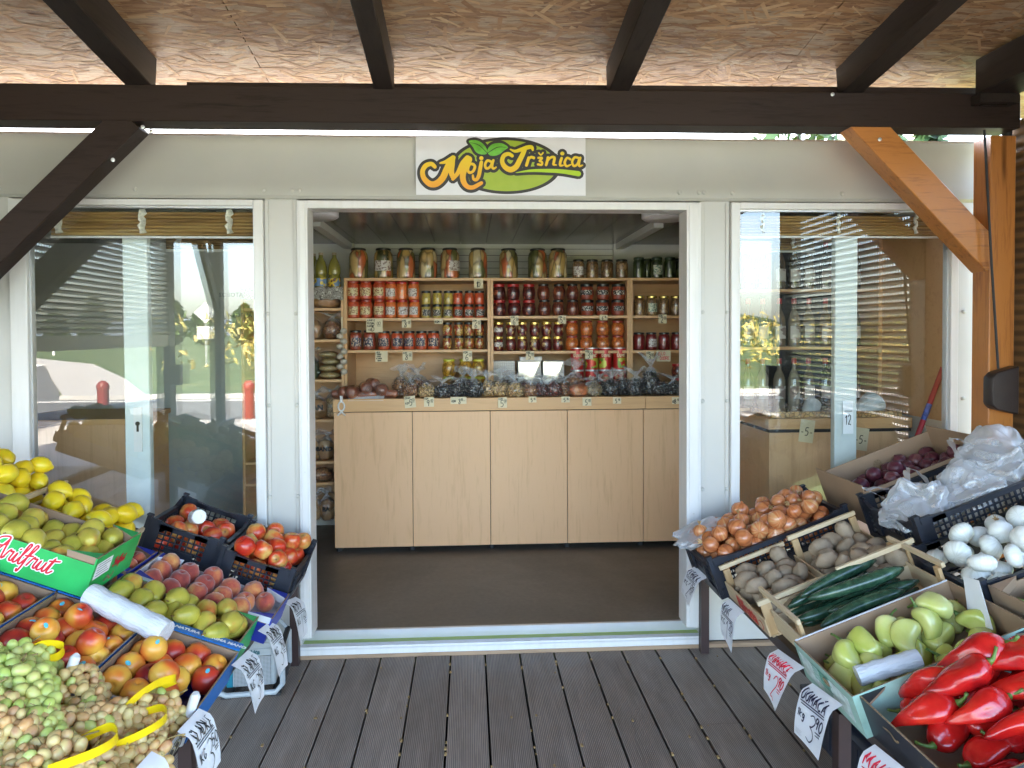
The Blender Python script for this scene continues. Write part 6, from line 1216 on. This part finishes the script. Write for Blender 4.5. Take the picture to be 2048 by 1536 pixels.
for i, (u, v, z) in enumerate(pp):
    k = i % 4; o = inst('pale_pepper', MESH['pale_pepper'][k], M @ T((u, v, z)) @ RZ(r2.uniform(-2.4, -.8)) @ RY(r2.uniform(.0, .9)) @ RX(r2.uniform(0, 6)) @ SC(*[r2.uniform(.92, 1.12)]*3), None, '%s pale pepper from the aisle, %s' % (ORD[sorted(range(len(pp)), key=lambda j: pp[j][0]).index(i)+1], 'lying on top of the others' if z > .09 else 'resting on the carton floor'), 'pepper', 'pale green peppers in the carton'); inst('stem', MESH['pale_stem'][k], None, o)
th, M, L, W = carton(1, .05, .62, -2.10, -1.655, .0, .125, 'black carton of long red peppers nearest the viewer', M_BLACKC, M_CARDB, .125, True, .085)
for dx, dz, sl in ((.075, .085, .3), (-.085, .07, -.2)):
    b = MB(); ribbon(b, [(-.035, .004), (0, .010), (.02, -.004), (.036, .002)], [.003, .006, .010, .006], 0, .0008); wall_text(th, '', 0, M_CARDE, 'aisle', L, W, dz, dx, mb=b, name='hand_hole')
rp = [(q[0]*.92+.015,)+q[1:] for q in [(-.17, .14, .06, -.4, .15), (-.06, .16, .05, .3, .1), (.05, .15, .055, -.3, .2), (-.16, .03, .055, .2, .1), (-.04, .04, .06, -.2, .15), (.08, .05, .06, .5, .1), (-.14, -.08, .055, .1, .1), (-.02, -.08, .06, -.3, .1), (-.12, .10, .115, 2.8, .25), (-.02, .10, .12, -2.6, .2), (.10, .12, .12, 1.9, .5), (-.09, .00, .12, 2.95, .12), (.03, -.01, .125, 2.7, .1), (.15, .02, .12, 2.2, .3), (-.13, .16, .12, 2.2, .5), (.16, .16, .11, 2.0, .6), (-.05, -.10, .115, 3.0, .1), (.09, -.1, .115, 2.8, .2), (-.08, .07, .172, 2.9, .2), (.02, .13, .168, 2.5, .3), (-.19, -.14, .05, .4, .1), (.10, -.15, .06, 2.9, .1), (-.03, -.16, .055, 2.8, .1), (-.20, .08, .10, 2.6, .3), (.06, .06, .165, 2.6, .15)]]
for i, (u, v, z, a, ry) in enumerate(rp):
    k = i % 4; s2 = .92+.05*(i % 5); o = inst('red_pepper', MESH['red_pepper'][k], M @ T((u, v, z)) @ RZ(a) @ RY(ry) @ RX(.4*math.sin(i*2.)) @ SC(s2, s2*1.15, s2*1.1), None, '%s long red pepper from the aisle, %s' % (ORD[sorted(range(len(rp)), key=lambda j: rp[j][0]).index(i)+1], 'topmost of the heap' if z > .15 else 'in the upper layer' if z > .1 else 'in the lower layer'), 'pepper', 'long red peppers in the black carton'); inst('stem', MESH['red_stem'][k], None, o)
th, M, L, W = carton(1, .64, 1.22, -1.80, -1.435, .0, .15, 'brown carton of lettuce at the right picture edge', M_CARDB, M_CARDB, .13, True, .09)
t = NT('lettuce_leaf'); t.p(Base_Color=t.ramp(t.noise(t.co(), 14, 4), [(.3, (.20, .36, .04)), (.7, (.38, .52, .12))]), Roughness=.45); M_LETT = t.m
for i, (u, v) in enumerate([(-.17, .06), (-.02, .05), (.14, .06), (-.12, -.08)]):
    b = MB(); r3 = random.Random(i+60)
    for k in range(16):
        a = k*2.4+r3.uniform(-.2, .2); lean = .25+.055*k; n, q = 7, 6; vs = []
        for ii in range(n+1):
            for jj in range(q+1):
                f = ii/n; w4 = (jj/q-.5)*.11*math.sin(.3+f*2.2); rad = f*.10; z = .02+.12*f*math.cos(lean)-.02*f*f; ruff = .012*math.sin(jj*3.1+ii*1.7+k)*f*(abs(jj-q/2)/(q/2)+f*.6)
                x = rad*math.sin(lean)+.01+ruff; vs.append((x*math.cos(a)-w4*math.sin(a), x*math.sin(a)+w4*math.cos(a), z+ruff))
        b.add(vs, [(ii*(q+1)+jj, (ii+1)*(q+1)+jj, (ii+1)*(q+1)+jj+1, ii*(q+1)+jj+1) for ii in range(n) for jj in range(q)])
    obj('lettuce_head', b, M_LETT, M=M @ T((u, v, .01)), label=['frilly lettuce head closest to the white onions', 'middle frilly lettuce head in the brown carton', 'outermost frilly lettuce head in the brown carton', 'nearest frilly lettuce head in the brown carton'][i], cat='lettuce', group='lettuce heads', smooth=180)
# things under the racks
th = thing('plastic_crate', 'empty black plastic crate standing on the deck under the vegetable rack', 'crate', T((1.55, -1.05, 0)), 'black plastic crates')
b = MB(); b.box(-.20, .20, -.28, .28, .001, .012); obj('base', b, M_PLAST, th)
for e in (-1, 1):
    b = MB(); b.box(e*.194-.006, e*.194+.006, -.28, .28, .0125, .14); b.box(e*.194-.012, e*.194+.012, -.285, .285, .1405, .158)
    for k in range(6): b.box(e*.194-.010, e*.194+.010, -.25+k*.1-.006, -.25+k*.1+.006, .02, .14)
    obj('end_wall', b, M_PLAST, th); b = MB(); b.box(-.187, .187, e*.274-.006, e*.274+.006, .0125, .14); b.box(-.187, .187, e*.274-.012, e*.274+.012, .1405, .158); obj('side_wall', b, M_PLAST, th)
rd = thing('site_radio', 'teal and grey rugged radio standing under the fruit rack', 'radio', T((-.985, -.29, 0)) @ RZ(R(6)))
t = NT('radio_grille'); v = t.co((170, 170, 170)); t.p(Base_Color=t.ramp(t.vor(v, 1., rnd=0.), [(.25, (.10, .11, .12)), (.4, (.36, .38, .40))]), Roughness=.4, Metallic=.3); M_GRL = t.m; M_TEAL = flat('teal_plastic', (.01, .16, .24), .35, .1, 20); M_GREYP = flat('grey_plastic', (.33, .36, .38), .35, .08, 20)
b = MB(); b.prism([(-.105, .03), (.105, .03), (.105, .20), (.07, .235), (-.08, .235), (-.105, .20)], -.07, .07, M=RX(R(90))); obj('body', b, M_GREYP, rd, bevel=.006); b = MB(); b.prism([(-.1065, .03), (-.078, .03), (-.078, .20), (-.1065, .20)], -.0715, .0735, M=RX(R(90))); obj('side_cover', b, M_TEAL, rd, bevel=.004)
b = MB(); b.prism([(-.075, .035), (.085, .035), (.085, .165), (-.075, .165)], .0705, .076, M=RX(R(90))); obj('grille', b, M_GRL, rd)
b = MB(); b.prism([(-.075, .168), (.085, .168), (.085, .198), (-.075, .198)], .0705, .0755, M=RX(R(90))); obj('control_strip', b, M_GREYP, rd); obj('lettering', text_mb('makita', .028, .0004, .2, .0012), flat('radio_logo', (.01, .08, .10), .4), rd, T((.0, -.0765, .183)) @ RX(R(90)), smooth=0)
for y in (-.11, .11):
    b = MB(); P2 = [(-.13, .02), (-.13, .20), (-.09, .25), (.10, .25), (.14, .20), (.14, .05), (.11, .015), (-.10, .015), (-.13, .03)]; b.tube([(x, 0, z) for x, z in P2], .012, 8); obj('guard_bar', b, M_GREYP, rd, T((.0, y, 0)) @ RZ(.0))
for x in (-.1, .11): b = MB(); b.box(x-.02, x+.02, -.115, .115, .0, .012); obj('foot', b, M_RUBBER, rd)
b = MB(); b.tube([(.135, -.11, .21), (.135, .11, .21)], .013, 8); b.tube([(.135, -.11, .04), (.135, .11, .04)], .013, 8); obj('cross_bar', b, M_RUBBER, rd)
# ------------------------------------------------------------------ handwritten cards
GL2 = {'A': [[(0,0),(.26,1),(.52,0)],[(.1,.36),(.44,.36)]], 'B': [[(0,0),(0,1),(.3,.97),(.42,.78),(.3,.56),(0,.52)],[(.3,.54),(.5,.34),(.42,.06),(0,0)]], 'C': [[(.5,.86),(.3,1),(.08,.8),(0,.5),(.1,.15),(.3,0),(.52,.14)]], 'D': [[(0,0),(0,1),(.3,.94),(.5,.6),(.44,.24),(.2,.02),(0,0)]],
 'E': [[(.44,1),(0,1),(0,.01),(.46,0)],[(0,.52),(.36,.52)]], 'G': [[(.5,.85),(.28,1),(.05,.75),(0,.4),(.15,.05),(.4,.03),(.52,.34),(.3,.36)]], 'H': [[(0,0),(0,1)],[(.44,0),(.44,1)],[(0,.5),(.44,.5)]], 'I': [[(.03,0),(.03,1)]], 'J': [[(.3,1),(.3,.2),(.2,0),(.04,.06),(0,.2)]], 'K': [[(0,0),(0,1)],[(.46,1),(.02,.46),(.52,0)]], 'L': [[(0,1),(0,0),(.42,0)]],
 'M': [[(0,0),(.06,1),(.3,.35),(.54,1),(.6,0)]], 'N': [[(0,0),(0,1),(.44,0),(.44,1)]], 'O': [[(.25,1),(.04,.75),(.02,.3),(.25,0),(.46,.28),(.46,.72),(.25,1)]], 'P': [[(0,0),(0,1),(.34,.96),(.44,.74),(.3,.5),(0,.46)]], 'R': [[(0,0),(0,1),(.34,.96),(.44,.74),(.3,.52),(0,.48)],[(.2,.5),(.5,0)]], 'S': [[(.46,.88),(.26,1),(.05,.82),(.12,.58),(.38,.42),(.44,.18),(.24,0),(0,.12)]], 'U': [[(0,1),(.03,.25),(.2,0),(.4,.2),(.44,1)]], 'V': [[(0,1),(.24,0),(.48,1)]], 'Z': [[(0,1),(.46,1),(0,0),(.48,0)]],
 'Č': [[(.5,.80),(.3,.92),(.08,.75),(0,.48),(.1,.15),(.3,0),(.52,.14)],[(.14,1.14),(.28,1.0),(.42,1.14)]], 'k': [[(0,0),(.02,1)],[(.34,.6),(.04,.3),(.38,0)]], 'g': [[(.34,.5),(.15,.58),(.02,.35),(.14,.1),(.34,.3),(.34,.55),(.30,-.2),(.12,-.38),(0,-.2)]], '.': [[(.0,.0),(.03,.03)]], '-': [[(0,.4),(.3,.42)]],
 '0': [[(.22,1),(.03,.75),(.02,.28),(.2,0),(.4,.28),(.4,.75),(.22,1)]], '1': [[(.0,.72),(.2,1),(.16,0)]], '2': [[(.02,.78),(.14,1),(.34,.9),(.36,.64),(.18,.3),(.05,.06),(.12,.0),(.25,.05),(.42,-.05)]], '3': [[(.06,.92),(.24,1),(.38,.82),(.26,.60),(.14,.56),(.32,.46),(.40,.2),(.22,0),(0,.08)]], '4': [[(.3,1),(0,.4),(.44,.4)],[(.32,.7),(.28,0)]], '5': [[(.42,1),(.08,1),(.05,.58),(.26,.62),(.40,.38),(.28,.06),(0,.04)]], '6': [[(.36,1),(.1,.65),(.02,.28),(.18,0),(.38,.18),(.30,.42),(.06,.36)]], '7': [[(.0,1),(.4,1),(.14,0)]], '8': [[(.32,.92),(.14,.98),(.06,.78),(.34,.4),(.32,.08),(.12,0),(.02,.2),(.32,.68),(.34,.88)]], '9': [[(.36,.8),(.18,1),(.03,.74),(.18,.5),(.36,.74),(.38,.9),(.3,0)]]}
WID = {k: max(x for st in v for x, _ in st) for k, v in GL2.items()}
def strokes(txt, a, b_, h, asp, slant=0., sp=.20, wob=.03, seed=1):
    """glyph strokes in card units; a,b from the top-left corner, h the letter height as a share of card height; asp = width/height of the card"""
    r2 = random.Random(seed); out = []; x = 0.
    for ch in txt:
        if ch == ' ': x += .4; continue
        dy = r2.uniform(-wob, wob)
        for st in GL2[ch]:
            st2 = [(x+px+.03*py+r2.uniform(-.012, .012), py+dy+r2.uniform(-.012, .012)) for px, py in st]
            if len(st2) > 5: st2 = [(q.x, q.y) for q in catmull([(u, v, 0) for u, v in st2], 4)]
            out.append([(a+u*h/asp, b_+h*(1-v)+slant*u*h) for u, v in st2])
        x += WID[ch]+sp
    return out
def card_thing(name, S, nrm, na, nb, label, cat, group, items, mat, Mw, parentmat=None):
    th = thing(name, label, cat, Mw, group); b = MB(); vs = [S(i/na, j/nb) for j in range(nb+1) for i in range(na+1)]
    k = len(vs); b.add(vs+[Vector(v)-nrm*.0012 for v in vs], [(j*(na+1)+i, j*(na+1)+i+1, (j+1)*(na+1)+i+1, (j+1)*(na+1)+i) for j in range(nb) for i in range(na)]+[(k+(j+1)*(na+1)+i, k+(j+1)*(na+1)+i+1, k+j*(na+1)+i+1, k+j*(na+1)+i) for j in range(nb) for i in range(na)])
    obj('card', b, mat, th, smooth=60)
    groups = {}
    for (sts, wd2, ink) in items: groups.setdefault(ink.name, (ink, []))[1].append((sts, wd2))
    for ink, lst in groups.values():
        b = MB(); lay = 0
        for sts, wd2 in lst:
            for st in sts:
                lay += 1; P = []
                for (a0, b0), (a1, b1) in zip(st[:-1], st[1:]):
                    d = math.hypot(a1-a0, b1-b0); m2 = max(1, int(d/.05)); P += [(a0+(a1-a0)*q/m2, b0+(b1-b0)*q/m2) for q in range(m2)]
                P.append(st[-1]); W3 = [Vector(S(min(1.02, max(-.02, p[0])), min(1.02, max(-.02, p[1]))))+nrm*(.0016+.00006*lay+.0000012*i2) for i2, p in enumerate(P)]; n = len(W3); vs = []
                if n < 2: continue
                for i, p in enumerate(W3):
                    t2 = W3[min(i+1, n-1)]-W3[max(0, i-1)]
                    if t2.length < 1e-7: t2 = Vector((0, 0, 1))
                    s2 = t2.normalized().cross(nrm).normalized()*wd2/2*(1 if 0 < i < n-1 else .7); vs += [p+s2, p-s2]
                b.add(vs, [(2*i, 2*i+1, 2*i+3, 2*i+2) for i in range(n-1)])
        obj('handwriting', b, ink, th, smooth=0)
    return th
def rack_card(s, TL, TRr, BR, BL, label, items, seed=1, name='price_card'):
    """paper card hung from the rail; corners as seen from the aisle (x, y, z)"""
    TL, TRr, BR, BL = map(Vector, (TL, TRr, BR, BL)); o = (TL+TRr)/2; out = Vector((-s, 0, 0)); r2 = random.Random(seed); cu = r2.uniform(.004, .012)
    def S(a, b_):
        b2 = max(b_, 0); p = (TL*(1-a)+TRr*a)*(1-b_)+(BL*(1-a)+BR*a)*b_
        bow = out*(.009*math.sin(math.pi*min(1, b2*.9))+cu*(a-.5)**2*2*b2-.030*max(0, .12-b2)/.12)+out*(.010*b2**3)*(a if s > 0 else 1-a)
        return p-o+bow
    return card_thing(name, S, out, 8, 10, label, 'price card', 'handwritten price cards on the racks', items, M_PAPER, T(o))
def price(word, big, sup, ink, unit='1kG', wi=.0042, seed=1, asp=.85, wsz=.2, word_a=.08, usz=.15, big_sz=.50, red=False, fine=True):
    U = {'1kG': '1KG', 'kg': '1kg'}[unit]; n = sum(WID[c]+.20 for c in word if c != ' '); h = wsz; 
    if n*h/asp > .84: h = .84*asp/n
    it = [(strokes(word, word_a, .07, h, asp, .0, seed=seed), wi, ink), ([[(.08, .10+h*1.05), (.90, .09+h*1.05)]], wi*.8, ink), ([[(.12, .145+h*1.05), (.92, .13+h*1.05)]], wi*.7, ink),
          (strokes(U, .08, .42, usz, asp, seed=seed+1), wi*.85, ink), (strokes(big, .46, .38, big_sz, asp, seed=seed+2), wi*.75, ink), (strokes(sup, .70, .36, .20, asp, seed=seed+3), wi*.9, ink), ([[(.74, .61), (.93, .60)]], wi*.8, ink), ([[(.76, .66), (.92, .65)]], wi*.7, ink)]
    if fine: it += [([[(.06, .84+.03*k), (.30-.03*(k % 2), .84+.03*k)] for k in range(4)], .0010, M_GPR)]
    return it
M_GPR = flat('fine_print', (.42, .42, .45), .6)
XRC, XLC = 1.05, -.74
for nm, ys, zs3, lb, it in [
 ('c', (-.215, -.395, -.25, -.10), (.475, .480, .298, .315), 'onion price card lettered CEBULA in blue ink', price('CEBULA', '2', '20', M_INK, seed=3)),
 ('n', (-.68, -.845, -.825, -.682), (.486, .492, .322, .345), 'potato price card lettered NOVI in blue ink', price('NOVI', '1', '20', M_INK, seed=8)),
 ('k', (-1.165, -1.37, -1.25, -1.13), (.483, .510, .308, .326), 'courgette price card lettered KUMARCE in red ink', price('KUMARCE', '2', '90', M_REDINK, 'kg', .0050, seed=12, fine=False)),
 ('d', (-1.425, -1.615, -1.56, -1.375), (.486, .512, .318, .302), 'pepper price card lettered DOMAČA in dark ink', price('DOMAČA', '3', '90', M_INK, 'kg', .0052, seed=17)),
 ('m', (-1.785, -2.02, -1.97, -1.74), (.492, .52, .30, .29), 'red lettered price card at the lower picture edge below the black carton', price('MAKEDO', '2', '90', M_REDINK, 'kg', .0056, seed=22))]:
    rack_card(1, (XRC, ys[0], zs3[0]), (XRC, ys[1], zs3[1]), (XRC-.0, ys[2], zs3[2]), (XRC, ys[3], zs3[3]), lb, it, seed=len(lb))
for ys, zs3, lb, it in [
 ((-.62, -.40, -.36, -.52), (.498, .441, .262, .275), 'apple price card lettered NOVA beside the doorway post', price('NOVA', '1', '60', M_BLACK, seed=31)),
 ((-.98, -.82, -.705, -.878), (.525, .497, .275, .305), 'price card lettered SLADKE in front of the radio, nearer the doorway', price('SLADKE', '3', '50', M_BLACK, seed=36)),
 ((-1.278, -1.10, -1.04, -1.185), (.534, .506, .315, .326), 'price card lettered SLADKE under the pear carton, middle of three', price('SLADKE', '3', '50', M_BLACK, seed=41)),
 ((-1.72, -1.565, -1.50, -1.668), (.558, .541, .350, .352), 'price card lettered SLADKE nearest the viewer, under the grapes', price('SLADKE', '3', '50', M_BLACK, seed=46)),
 ((-2.02, -1.875, -1.84, -1.99), (.61, .595, .40, .40), 'price card cut off by the lower picture edge beside the grapes', [(strokes('NO', .35, .2, .25, .8, seed=3), .006, M_BLACK)])]:
    rack_card(-1, (XLC, ys[0], zs3[0]), (XLC, ys[1], zs3[1]), (XLC, ys[2], zs3[2]), (XLC, ys[3], zs3[3]), lb, it, seed=len(lb))
# small cream price tags on shelves and counter
def tagcard(px, py, w_, h_, y, big, sup, label, extra=None, ink=M_BLACK, bigsz=.62, a0=.28, tilt=0.):
    p = at(px, py, y); s = (y+3.6845)/1478; W, H = w_*s, h_*s; nrm = Vector((0, -1, 0)); asp = W/H; it = []
    if big: it.append((strokes(big, a0, .30, bigsz, asp, seed=int(px)), .0042, ink))
    if sup: it += [(strokes(sup, .66, .22, .26, asp, seed=int(px)+1, sp=.1), .0024, ink), ([[(.66, .55), (.92, .54)]], .002, ink)]
    for (tx, a, b_, h2) in (extra or []): it.append((strokes(tx, a, b_, h2, asp, seed=int(py), sp=.12), .0026 if h2 < .3 else .0034, ink))
    card_thing('price_tag', lambda a, b_: Vector(((a-.5)*W, -.004*b_*b_, (.5-b_)*H)), nrm, 3, 3, label, 'price tag', 'cream price tags in the shop', it, M_CREAM, T((p.x, y, p.z)) @ RY(tilt))
YT = YS-.004
K1 = [('KOM', .08, .06, .20)]
for a in [(957, 567, 18, 20, YT, '1', '', 'cream tag with the price ten under the big pickle jars', [('10', .25, .35, .5)]),
 (749, 651, 32, 27, YT, '8', '00', 'wide cream tag for baked pepper spread, price eight', [('AJVAR IZ', .06, .05, .14), ('PEČENIH', .06, .27, .14), ('PAPRIK', .06, .49, .14), ('KOM', .15, .74, .14)]),
 (813, 647, 18, 17, YT, '8', '00', 'cream tag with price eight under the orange jars', K1), (877, 643, 16, 9, YT, '', '', 'half hidden cream tag under the small yellow jars', [('KOM 4', .1, .3, .5)]), (953, 648, 17, 19, YT, '6', '00', 'cream tag with price six under the small red jars', K1),
 (763, 713, 24, 21, YT, '', '', 'cream tag with five lines of writing, second shelf', [('ZELO', .1, .05, .13), ('DOBER', .15, .24, .13), ('AJVAR', .12, .43, .13), ('IZ PAPRIK', .08, .62, .13), ('DOMA', .2, .81, .13)]), (815, 712, 19, 18, YT, '8', '00', 'cream tag with price eight, second shelf', K1), (935, 712, 18, 21, YT, '6', '00', 'cream tag with price six above the yellow lids', K1),
 (1029, 641, 16, 19, YT, '6', '50', 'cream tag with price six under the red-lidded jars', K1), (1124, 639, 16, 16, YT, '5', '00', 'cream tag with price five under the dried tomato jars', K1), (1207, 635, 16, 11, YT, '6', '50', 'low cream tag with price six under the black labels', None), (1060, 711, 17, 18, YT, '5', '00', 'cream tag with price five under the stuffed cherry jars', K1), (1178, 709, 16, 19, YT, '3', '50', 'cream tag with price three above the tins', K1),
 (1325, 638, 17, 18, YT, '2', '00', 'cream tag with price two, right bay', K1), (1300, 712, 16, 19, YT, '3', '00', 'cream tag with price three, right bay', K1)]: tagcard(*a)
tagcard(1327, 712, 29, 22, YT, '', '', 'cream tag with red writing, right bay', [('ZELO', .1, .12, .3), ('DOBRE', .25, .55, .3)], M_REDINK)
YC2 = 1.381
for a in [(820, 804, 22, 23, YC2, '5', '00', 'tilted cream tag with price five at the counter edge', [('ORAHI', .1, .06, .17), ('KOM', .08, .5, .18)], M_BLACK, .5, .45, -.1), (858, 804, 20, 19, YC2, '9', '00', 'cream tag with price nine at the counter edge', K1), (917, 801, 32, 14, YC2, '8', '00', 'wide cream tag with price eight below the black bags', [('KOM', .08, .45, .3)], M_BLACK, .68, .5), (1005, 805, 18, 21, YC2, '5', '00', 'tall cream tag with price five below the cracker bags', K1),
 (1065, 799, 16, 12, YC2, '5', '00', 'small cream tag with price five, left of the counter middle', None), (1131, 799, 17, 12, YC2, '5', '00', 'small cream tag with price five below the mulberries', None), (1174, 803, 18, 17, YC2, '5', '00', 'cream tag with price five below the apricot bag', None), (1234, 801, 17, 13, YC2, '5', '00', 'cream tag with price five below the black fig bags', None), (1352, 801, 17, 14, YC2, '8', '00', 'cream tag with price eight at the right end of the counter', [('OD', .05, .5, .3)])]: tagcard(*a)
p = at(733, 800, 1.39); b = MB(); b.box(-.125, .115, -.030, .035, 0, .0012); o = obj('paper_strip', b, M_PAPER, M=T((p.x, 1.415, 1.1562)) @ RX(R(25)), label='printed paper strip under the sausages at the counter edge', cat='paper')
for x, z, lb, s2 in [(1.93, 1.03, 'cream price tag under the small scoop behind the right pane', '5'), (2.25, .98, 'cream price tag under the large scoop behind the right pane', '5')]:
    card_thing('price_tag', lambda a, b_: Vector(((a-.5)*.085, -.006*b_, (.5-b_)*.13)), Vector((0, -1, 0)), 3, 3, lb, 'price tag', 'cream price tags in the shop', [(strokes('-'+s2+'-', .1, .35, .35, .65, seed=4), .005, M_BLACK)], M_CREAM, T((x, .438, z)) @ RY(.15))
card_thing('price_tag', lambda a, b_: Vector(((a-.5)*.055, -.004*b_, (.5-b_)*.17)), Vector((0, -1, 0)), 3, 3, 'white price card with black writing on the right sliding stile', 'price tag', 'cream price tags in the shop', [(strokes('12', .2, .42, .3, .45, seed=4), .004, M_BLACK), ([[(.1, .3), (.9, .3)]], .004, M_BLACK)], M_PAPER, T(at(1696, 835, .066)))
# faded opening hours on the left sliding leaf
for i, (px, py, tx) in enumerate([(462, 590, 'SOBOTA'), (480, 631, 'NEDELJA')]):
    p = at(px, py, .094); o = obj('door_lettering', text_mb(tx, .030, .0003), M_BLACK, shop, T((p.x, .0945, p.z)) @ RX(R(90)), smooth=0)
